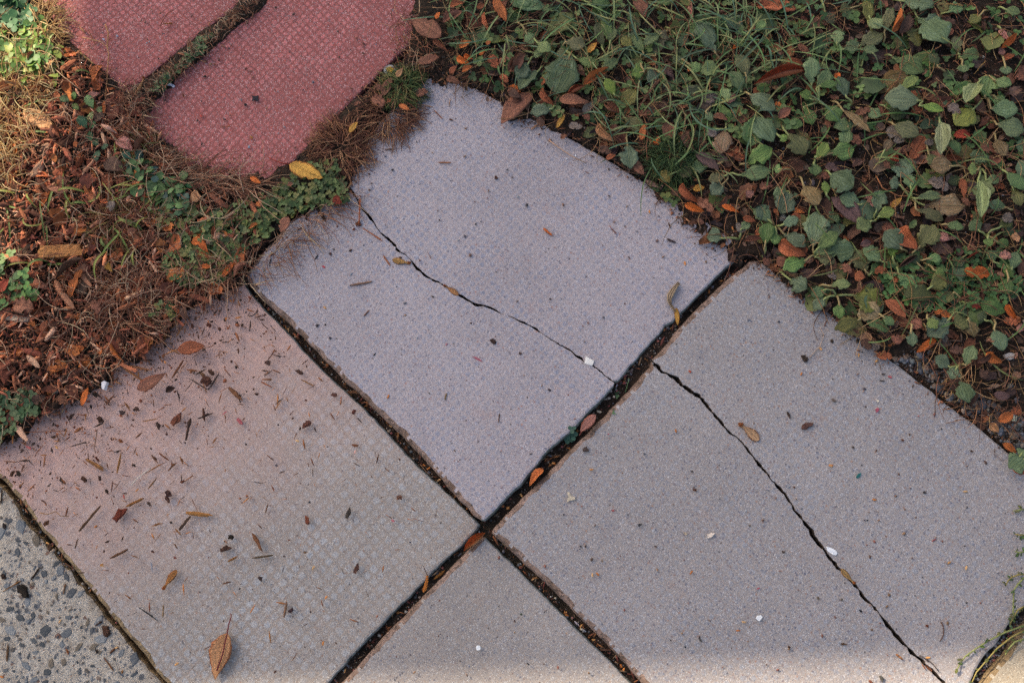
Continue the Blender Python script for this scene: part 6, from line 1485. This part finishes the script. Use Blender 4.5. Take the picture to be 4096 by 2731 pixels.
# thin strands: straw, roots and grass
def strands(name, mat, label, q, L, width, ang, bend, z0, arch, cols, seg=6, blade=False, tipz=0.0, kink=0.0):
    n = len(q); rng = np.random.default_rng(len(q) + seg); t = np.linspace(0, 1, seg + 1)
    base = world_of(q, 0.0); th = ang[:, None] + bend[:, None] * t[None] + (rng.normal(size=(n, seg + 1)) * kink).cumsum(1)
    st = (L / seg)[:, None]
    x = np.cumsum(np.cos(th) * st, 1) - np.cos(th[:, :1]) * st; y = np.cumsum(np.sin(th) * st, 1) - np.sin(th[:, :1]) * st
    z = z0[:, None] + arch[:, None] * 4 * t * (1 - t) + np.broadcast_to(tipz, n)[:, None] * t
    c = np.stack([x, y, z], -1) + base[:, None, :]
    nx, ny = -np.sin(th), np.cos(th)
    w = (width[:, None] * (np.sin(np.pi * (t * .86 + .1)) ** .6 if blade else (1 - .5 * t))[None]) * .5
    if blade:
        l = c + np.stack([nx * w, ny * w, w * .5], -1); m_ = c.copy(); r_ = c + np.stack([-nx * w, -ny * w, w * .5], -1)
        V = np.stack([l, m_, r_], 2); k = 3; loops = [(0, 1), (1, 2)]
    else:
        l = c + np.stack([nx * w, ny * w, 0 * w], -1); m_ = c + np.stack([0 * w, 0 * w, w * 1.4], -1); r_ = c + np.stack([-nx * w, -ny * w, 0 * w], -1)
        V = np.stack([l, m_, r_], 2); k = 3; loops = [(0, 1), (1, 2), (2, 0)]
    nv = (seg + 1) * 3; F = []
    for i in range(seg):
        for a, b_ in loops: F.append((i * 3 + a, i * 3 + b_, (i + 1) * 3 + b_, (i + 1) * 3 + a))
    F = np.array(F); F = (F[None] + (np.arange(n) * nv)[:, None, None]).reshape(-1, 4)
    o = new_obj(name, make_mesh(name, V.reshape(-1, 3), F, mat, cols=np.repeat(cols, nv, 0), smooth=blade))
    return o


STRAW_C = ['#b07a5e', '#98624a', '#c4967a', '#74483a', '#d0ac8c', '#845444']
def field(poly, n, Lr, wr, cols, dens=None, name='dry_grass', label='', bend=1.2, arch=(.001, .008), z0=(.001, .009), blade=False, kink=.12, mat='straw', seg=6, ang=None, tipz=0.0):
    q = scatter(poly, n, r4, dens); n = len(q)
    L = r4.uniform(*Lr, n) * MPP
    a = r4.uniform(0, 6.28, n) if ang is None else r4.normal(ang[0], ang[1], n)
    o = strands(name, M[mat], label, q, L, r4.uniform(*wr, n) * MPP, a, r4.normal(0, bend, n), r4.uniform(*z0, n), r4.uniform(*arch, n), pal(cols, n, r4, .22), seg, blade, tipz=tipz, kink=kink)
    return tag(o, label, kind='stuff')


STRAWZ = [(560, 900, 230, 170, 1), (450, 520, 200, 120, .8), (500, 1220, 260, 130, 1), (150, 250, 160, 200, 1), (60, 560, 120, 150, .7), (900, 700, 220, 50, .8), (800, 1130, 200, 70, .8), (360, 1330, 160, 120, .7)]
field(MULCH_L, 1250, (40, 190), (2.0, 4.8), STRAW_C, lambda a: .22 + .78 * near(a, STRAWZ), 'dry_grass', 'tangled dry straw and roots over the mulch bed', 1.5, z0=(.003, .011))
field([(-60, 120), (150, 90), (230, 130), (260, 300), (200, 430), (60, 760), (-60, 800)], 620, (40, 150), (3, 6), ['#c8a878', '#b89060', '#a87c50', '#d4bc90'], None, 'dry_grass', 'pale dry straw in the sunlit corner', 1.5, z0=(.004, .014))
# sparse straws reaching over the slab edges
field([(470, 350), (540, 350), (580, 450), (640, 580), (600, 600), (520, 500)], 120, (40, 150), (2.2, 4.2), STRAW_C, None, 'dry_grass', 'straw heaped where the two red slabs meet the bed', 1.3, z0=(.003, .010))
field([(880, 1060), (1000, 980), (1060, 1010), (990, 1110), (900, 1170), (800, 1230), (760, 1200)], 150, (30, 120), (2.0, 3.6), STRAW_C, None, 'dry_grass', 'straw and roots at the left corner of the cracked slab', 1.3, z0=(.002, .007))
field([(610, 600), (760, 690), (1060, 735), (1040, 780), (700, 760), (560, 600)], 230, (50, 230), (2.5, 4.5), STRAW_C, None, 'dry_grass', 'straws lying along the lower edge of the pink-red slab', .6, ang=(-.25, .5), z0=(.004, .009))
field([(1120, 900), (1000, 1060), (900, 1150), (1000, 1170), (1240, 950), (1420, 800), (1380, 770)], 170, (50, 170), (2, 4), STRAW_C, None, 'dry_grass', 'a few straws reaching over the corner of the cracked slab', .8, ang=(-.5, .7), z0=(.001, .006))
field([(530, 392), (1000, -5), (1045, 10), (615, 425), (590, 470)], 330, (18, 60), (2.5, 4.2), STRAW_C, None, 'dry_grass', 'dry grass in the joint between the two red slabs', 1.5, z0=(.001, .009))
field([(1560, 60), (1680, 60), (1740, 300), (1600, 300)], 80, (40, 130), (2.4, 4.4), STRAW_C, None, 'dry_grass', 'dry grass along the corner of the pink-red slab', 1.2, z0=(.002, .008))
GZ = [(1720, -60), (1700, 200), (1760, 330), (2060, 450), (2350, 560), (2620, 760), (2900, 1030), (3100, 1090), (3600, 1450), (3900, 1680), (4150, 1900), (4200, -60)]
field(GZ, 1500, (40, 210), (2.2, 4.4), ['#9a6a4c', '#7c5240', '#b08a64', '#6a4636', '#8a6a48'], lambda a: .35 + .65 * near(a, [(2100, 150, 500, 250, 1), (2700, 300, 500, 300, 1), (3700, 1500, 300, 300, .6)]), 'dry_grass', 'dry stems and roots among the weeds', 1.4, z0=(.001, .010))
# green grass at the top
GR = [(2450, 100, 300, 250, .7), (2900, 120, 350, 220, 1), (2750, 400, 260, 200, .9), (3150, 150, 250, 220, .7), (2000, 120, 200, 200, .45), (2650, 560, 120, 120, .6)]
field([(1800, -60), (1800, 300), (2300, 520), (2600, 720), (2800, 780), (3100, 500), (3500, 350), (3900, 100), (3900, -60)], 330, (80, 260), (3.6, 7.5), ['#5c7448', '#6a8450', '#567258', '#80885a', '#4c6248', '#8c8c58'], lambda a: near(a, GR),
      'grass', 'long green grass blades at the top', .7, arch=(.002, .014), z0=(.003, .012), blade=True, kink=.04, mat='mass_green', seg=8)
field([(3300, 60), (4150, 60), (4150, 1500), (3600, 1400), (3000, 900)], 90, (80, 240), (4, 7), ['#52703f', '#647c46', '#6c7444'], None, 'grass', 'sparse green blades among the plantains', .8, arch=(.002, .012), blade=True, kink=.04, mat='mass_green', seg=7)
field([(0, 60), (260, 130), (320, 300), (60, 700), (500, 700), (700, 900), (600, 1000), (0, 1100)], 60, (70, 200), (5, 11), ['#6a7c3c', '#8a8a44', '#5c6c34'], None, 'grass', 'wide green-yellow blades in the mulch', .9, arch=(.002, .010), blade=True, kink=.04, mat='mass_green', seg=7)


def tuft(center, R_, n, cols, name, label, wr=(2.4, 4.2), squash=1.0, tip=-.002, h=.008, group=None, direction=None, blade=False, mat='straw', L=(.5, 1.0)):
    rr = np.random.default_rng(int(center[0]))
    a = rr.uniform(0, 6.28, n) if direction is None else rr.normal(direction[0], direction[1], n)
    rad = np.sqrt(rr.random(n)) * R_ * .7
    q = np.stack([center[0] + np.cos(a) * rad, center[1] - np.sin(a) * rad * squash], 1)
    o = strands(name, M[mat], label, q, rr.uniform(*L, n) * R_ * MPP * .8, rr.uniform(*wr, n) * MPP, a + rr.normal(0, .75, n), rr.normal(0, .9, n), rr.uniform(.002, h, n) * (1.15 - rad / R_ * 1.2).clip(.2, 1), rr.uniform(.001, .005, n),
                pal(cols, n, rr, .25), 5, blade, tipz=tip, kink=.07)
    reg(o, label, 'grass tuft', group, center)


tuft((1565, 455), 135, 430, ['#8a5a44', '#74483a', '#a87256', '#6a4034', '#bc8a68'], 'dead_tuft', 'brown dead grass tuft between the slabs, under the green tuft', direction=None)
tuft((1372, 590), 140, 480, ['#8a5a44', '#74483a', '#a87256', '#6a4034', '#bc8a68'], 'dead_tuft', 'larger brown dead grass tuft beside the yellow leaf and clover')
tuft((1615, 360), 100, 420, ['#5a6a38', '#4a5c34', '#7c7c4c', '#8a7a50', '#465a38'], 'grass_tuft', 'fine green grass tuft between the foil scrap and the cracked slab', h=.018)
tuft((2690, 640), 120, 620, ['#3c5030', '#4a5e36', '#5c6a3c', '#34482c'], 'grass_tuft', 'fine dark green grass tuft on the upper edge of the cracked slab', h=.022, mat='mass_green')
tuft((470, 900), 130, 240, ['#b07a58', '#9a6244', '#7c5a3c', '#8a7a48'], 'dead_tuft', 'straw-coloured grass tuft in the middle of the mulch bed', h=.016, L=(.5, 1.3))
tuft((520, 1220), 170, 340, STRAW_C, 'dead_tuft', 'sprawling dry grass clump above the crumb-strewn slab', h=.014, L=(.4, 1.2))
tuft((560, 610), 110, 160, ['#7c5a3c', '#6a6a3c', '#9a6a48'], 'dead_tuft', 'brownish grass tuft beside the tip of the dull red slab', h=.014)
tuft((180, 110), 120, 240, ['#d0b080', '#b89060', '#c8a070'], 'dead_tuft', 'pale sunlit straw tuft against the dull red slab', h=.016, wr=(3, 6))
tuft((3820, 1540), 60, 60, ['#b08860', '#9a7450', '#7c6a44'], 'dead_tuft', 'small pale dry tuft on the pebbly soil at the right', h=.008)


# clover
def clover_tpl(seed, notch=.16):
    rr = np.random.default_rng(seed); V, F = [(0, 0, .0)], []
    for k in range(3):
        a0 = k * 2.094 + rr.normal() * .12; tilt = rr.uniform(-.1, .25); b0 = len(V)
        loc = []
        for th in np.linspace(-2.7, 2.7, 9):
            r_ = .5 * (1 - notch * math.exp(-(th / .35) ** 2)); loc.append((.53 + r_ * math.cos(th), r_ * math.sin(th) * .92))
        for (x, y) in loc + [(.5, 0)]:
            z = tilt * x + .16 * abs(y) - .05
            V.append((x * math.cos(a0) - y * math.sin(a0), x * math.sin(a0) + y * math.cos(a0), z))
        for i in range(8): F.append((b0 + i, b0 + i + 1, b0 + 9))
        F.append((b0 + 8, b0, b0 + 9))
    return np.array(V), F


CL = [clover_tpl(i) for i in range(4)]
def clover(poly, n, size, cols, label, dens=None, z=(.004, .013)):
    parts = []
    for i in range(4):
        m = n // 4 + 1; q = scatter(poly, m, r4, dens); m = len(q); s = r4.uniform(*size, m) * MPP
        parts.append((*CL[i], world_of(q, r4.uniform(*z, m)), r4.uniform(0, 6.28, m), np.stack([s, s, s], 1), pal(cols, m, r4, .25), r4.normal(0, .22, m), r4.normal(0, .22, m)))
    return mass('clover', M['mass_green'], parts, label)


CG = ['#4a5e36', '#566a3a', '#3c4c2c', '#647040', '#706e3c']
clover([(1240, 640), (1340, 640), (1385, 720), (1400, 800), (1250, 830), (1130, 900), (1040, 960), (960, 1010), (860, 1060), (760, 1080), (700, 1000), (760, 880), (900, 830), (1080, 760), (1160, 700)], 640, (10, 20), CG, 'dark green clover mat along the corner of the cracked slab', z=(.002, .009))
clover([(560, 760), (700, 720), (760, 800), (900, 860), (860, 960), (700, 960), (620, 900)], 150, (12, 20), CG, 'clover and seedlings at the edge of the mulch')
clover([(700, 980), (960, 1000), (940, 1100), (820, 1150), (700, 1140), (640, 1060)], 260, (10, 17), CG, 'thinning clover above the joint corner', z=(.002, .009))
clover([(580, 360), (660, 300), (760, 200), (800, 150), (860, 130), (800, 215), (700, 300), (640, 370), (600, 360)], 90, (11, 18), ['#4a6440', '#5a7448', '#3c5638'], 'small clover filling the joint between the red slabs', z=(.001, .008))
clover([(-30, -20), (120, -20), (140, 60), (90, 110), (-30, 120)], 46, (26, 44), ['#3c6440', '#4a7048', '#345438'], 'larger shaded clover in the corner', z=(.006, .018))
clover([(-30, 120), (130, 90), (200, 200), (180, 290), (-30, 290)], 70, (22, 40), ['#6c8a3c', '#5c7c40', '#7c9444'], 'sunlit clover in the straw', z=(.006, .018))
clover([(-30, 1010), (70, 1000), (120, 1150), (160, 1200), (60, 1210), (-30, 1240)], 34, (18, 32), ['#5c8044', '#6c8c4c', '#4a6c40'], 'clover at the left edge', z=(.006, .014))
clover([(-30, 1580), (130, 1560), (160, 1640), (90, 1690), (0, 1760), (-30, 1780)], 80, (16, 26), ['#4c6440', '#5c6c48', '#3c5438'], 'clover over the left corner of the crumb-strewn slab', z=(.004, .012))
clover([(560, 1210), (700, 1210), (690, 1270), (580, 1290)], 12, (14, 22), CG, 'sprigs of clover above the crumb-strewn slab')
clover([(1750, -30), (3400, -30), (3500, 400), (3200, 500), (2900, 560), (2640, 560), (2300, 480), (2060, 400), (1850, 300), (1760, 150)], 400, (15, 29), ['#4c6238', '#5a703e', '#3e5230', '#667644'], 'clover among the grass at the top', z=(.002, .012))
clover([(3400, -30), (4150, -30), (4150, 700), (3700, 600), (3400, 500)], 110, (14, 24), ['#4a6438', '#547240'], 'clover among plantains at the upper right', z=(.002, .008))
clover([(3500, 1050), (3800, 980), (4000, 1000), (4100, 1150), (4000, 1250), (3800, 1250), (3600, 1230), (3520, 1180)], 250, (13, 22), ['#4a663a', '#587844', '#3c5832'], 'clover patch among plantains at the right', z=(.002, .009))
clover([(2640, 640), (2700, 720), (2760, 830), (2700, 840), (2600, 740)], 14, (15, 24), CG, 'clover sprigs on the slab edge', z=(.002, .007))
clover([(2420, 1600), (2520, 1530), (2480, 1640), (2300, 1740), (2280, 1750)], 10, (9, 14), ['#54704c', '#48664c'], 'seedlings in the joint', z=(-.004, .001))
clover([(2265, 1715), (2310, 1715), (2315, 1770), (2270, 1770)], 4, (17, 21), ['#486858', '#3e5c4c'], 'blue-green seedling in the joint', z=(.003, .006))

# leaf scraps and crumbled litter under the weeds
SCR = []
for i in range(6):
    rr = np.random.default_rng(400 + i); nL, nW = 5, 3; V, F = [], []
    for a in range(nL + 1):
        t = a / nL; w_ = math.sin(math.pi * (.1 + .8 * t)) ** .7
        for b_ in range(nW + 1):
            s = -1 + 2 * b_ / nW; V.append((t - .5, .5 * s * w_ * (1 + rr.normal() * .15), .10 * math.sin(5 * t + 3 * s + i) + rr.normal() * .04 + .12 * s * s))
    for a in range(nL):
        for b_ in range(nW): k = a * (nW + 1) + b_; F.append((k, k + 1, k + nW + 2, k + nW + 1))
    SCR.append((np.array(V), F))
LIT = ['#5e4036', '#784c3c', '#463029', '#54413a', '#8a563c', '#685248', '#38292a', '#846050', '#5c382c']
parts = []
for i in range(6):
    n = 230; q = scatter(GZ, n, r4, lambda a: .35 + .65 * near(a, [(2300, 450, 500, 120, 1), (2800, 800, 300, 120, 1), (3000, 500, 900, 500, .7), (3700, 700, 500, 500, .8), (3500, 1250, 500, 120, 1)]))
    L = r4.gamma(2.4, 15, n).clip(12, 110) * MPP
    parts.append((*SCR[i], world_of(q, r4.uniform(0, .006, n)), r4.uniform(0, 6.28, n), np.stack([L, L * r4.uniform(.35, .8, n), L * .8], 1), pal(LIT, n, r4, .3), r4.normal(0, .25, n), r4.normal(0, .35, n)))
for i in range(5):
    n = 420; q = scatter(GZ, n, r4); L = r4.gamma(2.2, 8, n).clip(6, 50) * MPP
    parts.append((*SPL[i], world_of(q, r4.uniform(0, .004, n)), r4.uniform(0, 6.28, n), np.stack([L, L * .25, L * .15], 1), pal(LIT, n, r4, .3), r4.normal(0, .2, n), None))
for i in range(6):
    n = 60; q = scatter(MULCH_L, n, r4); L = r4.gamma(3, 14, n).clip(16, 80) * MPP
    parts.append((*SCR[i], world_of(q, r4.uniform(.003, .008, n)), r4.uniform(0, 6.28, n), np.stack([L, L * r4.uniform(.35, .8, n), L * .8], 1), pal(['#8a4c36', '#a45a38', '#6a3c30', '#b0683c'], n, r4, .3), r4.normal(0, .3, n), r4.normal(0, .35, n)))
mass('leaf_litter', M['mass'], parts, 'crumbled brown leaf litter under the weeds')
# undergrowth: small broad green leaves below the catalogued plantains
parts = []
gp = [(LT['plantain'][i], i) for i in range(3)]
def mesh_arrays(me):
    v = np.zeros(len(me.vertices) * 3); me.vertices.foreach_get('co', v); return v.reshape(-1, 3), [tuple(p.vertices) for p in me.polygons]
for me, i in gp:
    V, F = mesh_arrays(me); h_ = len(V) // 2; F = [f for f in F if max(f) < h_]; V = V[:h_]
    n = 64; q = scatter([(1800, -60), (1900, 280), (2400, 520), (2700, 740), (3050, 1000), (3500, 1350), (3800, 1350), (4150, 1300), (4150, -60)], n, r4, lambda a: .3 + .7 * near(a, [(2600, 250, 600, 300, 1), (3500, 1050, 500, 200, 1), (3900, 500, 300, 500, .6)]))
    L = r4.uniform(34, 125, n) * MPP
    parts.append((V, F, world_of(q, r4.uniform(.001, .006, n)), r4.uniform(0, 6.28, n), np.stack([L, L * r4.uniform(.45, .75, n), L * .8], 1), pal(['#4a5a36', '#58683e', '#686c3c', '#404e32', '#70663c', '#5c6c50'], n, r4, .25), r4.normal(-.05, .15, n), r4.normal(0, .25, n)))
    n = 34; q = scatter([(560, 640), (760, 760), (700, 860), (600, 800), (500, 700), (420, 560)], n, r4)
    L = r4.uniform(24, 60, n) * MPP
    parts.append((V, F, world_of(q, r4.uniform(.003, .012, n)), r4.uniform(0, 6.28, n), np.stack([L, L * r4.uniform(.45, .75, n), L * .8], 1), pal(['#3c5c34', '#50703f', '#34504a'], n, r4, .25), r4.normal(-.05, .2, n), r4.normal(0, .25, n)))
    n = 26; q = scatter([(-30, 90), (220, 110), (240, 300), (170, 330), (-30, 300)], n, r4); L = r4.uniform(26, 70, n) * MPP
    parts.append((V, F, world_of(q, r4.uniform(.006, .016, n)), r4.uniform(0, 6.28, n), np.stack([L, L * r4.uniform(.3, .6, n), L * .8], 1), pal(['#7c8c3c', '#5c7c3c', '#8a9444'], n, r4, .2), r4.normal(-.05, .2, n), r4.normal(0, .25, n)))
mass('undergrowth', M['mass_green'], parts, 'small leaves of undergrowth below the plantains', smooth=True)

# toothed ground leaves at the left, one plant each
rt = random.Random(5)
for (x, y, cols, lab, sc) in ((555, 815, '#3c6444', 'dark toothed strawberry-like leaves left of the pink-red slab corner', 1.1), (625, 930, '#3a5e44', 'dark toothed leaves below the first, over a brown leaf', 1), (835, 1005, '#2f5a4c', 'bluish dark toothed leaf cluster under the pink-red slab edge', 1.1),
      (1130, 1140, '#4a6a3c', 'mid green toothed leaves right of the mulch', 1), (1230, 1175, '#38604a', 'dark toothed leaf pair beside the orange leaf', .9), (1030, 1225, '#4e6a3c', 'lobed green leaves above the clover', 1.1), (1160, 1330, '#3c6040', 'toothed leaves in the clover near the orange leaf', 1), (590, 690, '#6c8a4c', 'bright pointed toothed leaf beside the narrow orange leaf', 1.1), (450, 640, '#55743f', 'spreading green toothed leaves in the straw', .9), (300, 2, '#4a6a3c', 'small toothed leaves at the top of the bed', .5)):
    c = T2('1', x, y) if y > 10 else (240, 240); z0 = surface_z(*c) + .006; root = new_obj('toothed_plant', None, None, tuple(P(c[0], c[1], z0)))
    a0 = rt.uniform(0, 6.28)
    for k in range(3 + (rt.random() < .4)):
        a = a0 + k * 1.9 + rt.uniform(-.3, .3); r1, L = 5, rt.uniform(34, 52) * sc; p = (c[0] + r1 * math.cos(a), c[1] + r1 * math.sin(a)); q_ = (p[0] + L * math.cos(a), p[1] + L * math.sin(a))
        lay(rt.choice(LT['toothed']), p, q_, L * .72, z=z0 + rt.uniform(0, .006), lift=0, color=cols, name='leaf', parent=root, rx=rt.uniform(-.2, .2), ry=-rt.uniform(0, .3), rr=rt)
    reg(root, lab, 'weed', 'toothed ground leaves in the mulch bed', c)

# grit: in the joints, on the soil strip at the right, round the concrete
parts = []
SC_ = ['#5c5c62', '#74747a', '#48464a', '#8a7a70', '#6c5a52', '#3c3a3c']
def path_scatter(path, n, w):
    p = np.array(path, float); seg = np.linalg.norm(np.diff(p, axis=0), axis=1); cum = np.concatenate([[0], np.cumsum(seg)]); s = r4.uniform(0, cum[-1], n)
    x = np.interp(s, cum, p[:, 0]); y = np.interp(s, cum, p[:, 1]); return np.stack([x, y], 1) + r4.normal(0, w, (n, 2))
JB = [(1330, 2731), (1560, 2495), (1760, 2270), (1925, 2105), (2040, 2010), (2160, 1880), (2300, 1740), (2450, 1570), (2620, 1400), (2760, 1230), (2950, 1070)]
JA = [(985, 1135), (1160, 1320), (1330, 1500), (1520, 1670), (1700, 1880), (1930, 2105), (2040, 2220), (2240, 2430), (2440, 2620), (2550, 2731)]
JC = [(3890, 2731), (3940, 2660), (4000, 2580), (4096, 2470)]
JE = [(0, 1930), (100, 2055), (280, 2285), (460, 2510), (640, 2731)]
for i in range(4):
    q = np.vstack([path_scatter(JB, 130, 13), path_scatter(JA, 110, 7), path_scatter(JC, 170, 16), path_scatter(JE, 40, 14), path_scatter([(2560, 1450), (2700, 1290)], 14, 20), path_scatter([(2400, 1590), (2520, 1480)], 40, 16)]); n = len(q)
    s = r4.gamma(2, 1.5, n).clip(1.2, 8) * MPP; z = P(q[:, 0], q[:, 1])[:, :2]; z = ground_z(z) + s * .2
    parts.append((*CRB[i], P(q[:, 0], q[:, 1], z), r4.uniform(0, 6.28, n), np.stack([s, s * .8, s * .6], 1), pal(SC_ + ['#8c5450', '#a89c94', '#8c5a38', '#2c2422', '#33261f', '#3a2c24'], n, r4, .25), None, None))
    q = scatter([(3560, 1440), (3650, 1400), (3800, 1480), (3950, 1600), (4150, 1700), (4150, 1900), (4000, 1760), (3800, 1600), (3660, 1500)], 260, r4); n = len(q); s = r4.gamma(2, 2.6, n).clip(2, 15) * MPP
    parts.append((*CRB[i], world_of(q, s * .2), r4.uniform(0, 6.28, n), np.stack([s, s * .8, s * .6], 1), pal(SC_, n, r4, .25), None, None))
    q = scatter(GZ, 160, r4); n = len(q); s = r4.gamma(2, 2, n).clip(2, 9) * MPP
    parts.append((*CRB[i], world_of(q, s * .2), r4.uniform(0, 6.28, n), np.stack([s, s * .8, s * .6], 1), pal(SC_, n, r4, .25), None, None))
mass('gravel', M['gravel'], parts, 'fine grit and small stones in the joints and on the soil')
# bits of leaf, root and bark lodged in the joints
parts = []
for i in range(5):
    q = np.vstack([path_scatter(JB, 18, 9), path_scatter(JA, 26, 6), path_scatter(JE, 14, 8)]); n = len(q); L = r4.gamma(3, 6, n).clip(7, 40) * MPP
    z = ground_z(P(q[:, 0], q[:, 1])[:, :2]) + r4.uniform(.001, .005, n); A, B_ = P(1330, 2731), P(1925, 2105); an = math.atan2(B_[1] - A[1], B_[0] - A[0])
    parts.append((*SPL[i], P(q[:, 0], q[:, 1], z), r4.normal(an, 1.0, n), np.stack([L, L * .25, L * .18], 1), pal(['#74452f', '#8a5a38', '#4c3228', '#7c6450', '#643630'], n, r4, .3), r4.normal(0, .2, n), None))
mass('joint_litter', M['mass'], parts, 'shreds of leaf and bark lodged in the joints')


# ------------------------------------------------------------------ unseen things added to cast the shade: a roof shape and a leafy branch
def shade_point(u, v, h):
    g = P(u, v); return g + SUN * (h - 0) / SUN[2]


HR = 2.75
def build_shade_blockers():
    cs = [(300, -260), (5200, -1500), (6200, 2572), (900, 2754), (-150, 2800), (-110, 1700), (50, 1400), (130, 1150), (205, 900), (275, 650), (330, 450), (345, 250), (285, 60)]  # blocker outline, projected up the sun direction from the wanted shadow edge
    b = NB('blocker_boards'); o = b.coord('Object'); col = b.mix(b.rng(b.noise(o, 5, 4), .3, .7), lin('#b8b2a8'), lin('#9c958a')); m = b.done(col, b.bump(b.noise(o, 80, 3), .002, .5), .6)
    TH = .03; pts = [shade_point(u, v, HR + (TH if v > 2500 and u > 500 else 0)) - [0, 0, (TH if v > 2500 and u > 500 else 0)] for u, v in cs]; c = np.mean(pts, 0); root = new_obj('shade_blocker', None, None, tuple(c))
    V = [p - c for p in pts] + [p - c + [0, 0, TH] for p in pts]; n = len(pts)
    F = [(i, (i + 1) % n, n + (i + 1) % n, n + i) for i in range(n)] + [tuple(range(n))[::-1], tuple(range(n, 2 * n))]
    new_obj('blocker_deck', make_mesh('blocker_deck', np.array(V), F, m), root)
    for k in (1, 2):
        p = pts[k] - c; x, y = p[0] * .96, p[1] * .96; s = .05; Vp = [(x + a * s, y + b_ * s, z) for z in (-HR, -.001) for a, b_ in ((-1, -1), (1, -1), (1, 1), (-1, 1))]
        new_obj('blocker_post', make_mesh('blocker_post', np.array(Vp), [(0, 1, 5, 4), (1, 2, 6, 5), (2, 3, 7, 6), (3, 0, 4, 7), (0, 3, 2, 1), (4, 5, 6, 7)], m), root)
    tag(root, 'pale roof-shaped blocker on posts, unseen and added to shade the slabs', 'roof')
    rr = np.random.default_rng(9)
    sp = []
    def cl(u, v, su, sv, n):
        for _ in range(n): sp.append((u + rr.normal() * su, v + rr.normal() * sv))
    cl(10, -30, 60, 26, 60); cl(230, 500, 60, 120, 5); cl(150, 820, 50, 100, 5); cl(60, 1150, 40, 130, 5); cl(-40, 1600, 60, 140, 20); cl(60, 560, 50, 60, 1)
    base = shade_point(100, 500, HR - .25); root = new_obj('dapple_branch', None, None, tuple(base))  # branch added out of view to dapple the lit corner
    V, F = tube([shade_point(-900, 1700, HR - .2) - base, shade_point(-250, 1650, HR - .25) - base, shade_point(60, 1250, HR - .25) - base, shade_point(240, 520, HR - .2) - base], [.012, .008, .003, .0015], 6)
    o = new_obj('branch', make_mesh('branch', np.array(V), F, M['bark']), root); o.color = lin4('#5a4a3e')
    me = LT['weed'][0]; V, F = mesh_arrays(me); pos = np.array([shade_point(u, v, HR - .25 + rr.normal() * .07) for u, v in sp]) - base; n = len(pos)
    L = rr.uniform(.022, .04, n); p = inst(V, F, pos, rr.uniform(0, 6.28, n), np.stack([L, L * .5, L], 1), rr.normal(0, .5, n), rr.normal(0, .5, n)); nv = len(V)
    o = new_obj('foliage', make_mesh('foliage', p.reshape(-1, 3), (tri(F)[None] + (np.arange(n) * nv)[:, None, None]).reshape(-1, 3), M['mass_green'], cols=pal(['#55743f', '#6a7c3c', '#8a8a40'], n, rr).repeat(nv, 0)), root)
    tag(root, 'unseen leafy branch added overhead to dapple the sunlit corner of the bed', 'tree branch')


build_shade_blockers()

# ------------------------------------------------------------------ labels: make each single out one thing
def finish():
    by = {}
    for it in ITEMS: by.setdefault(it[1], []).append(it)
    ORD = {2: ['leftmost of two', 'rightmost of two'], 3: ['leftmost of three', 'middle of three', 'rightmost of three'], 4: ['leftmost of four', 'second from left of four', 'third from left of four', 'rightmost of four']}
    for k in (5, 6, 7): ORD[k] = ['leftmost of %d' % k] + ['%s from left of %d' % (w_, k) for w_ in ('second', 'third', 'fourth', 'fifth', 'sixth')[:k - 2]] + ['rightmost of %d' % k]
    for lab, its in by.items():
        parts_ = lab.split('|')
        txt = parts_[0] + (' ' + parts_[1] if len(parts_) > 1 else '')
        its.sort(key=lambda i: i[4][0])
        n = len(its)
        for k, it in enumerate(its):
            o, _, cat, grp, px = it
            t = txt
            if n in ORD:
                t = txt + ', ' + ORD[n][k]
            w = t.split()
            if len(w) > 16: t = ' '.join(w[:16]); t = (parts_[0] + ' ' + parts_[-1]) if len((parts_[0] + ' ' + parts_[-1]).split()) <= 16 else t
            tag(o, t, cat, grp)


finish()
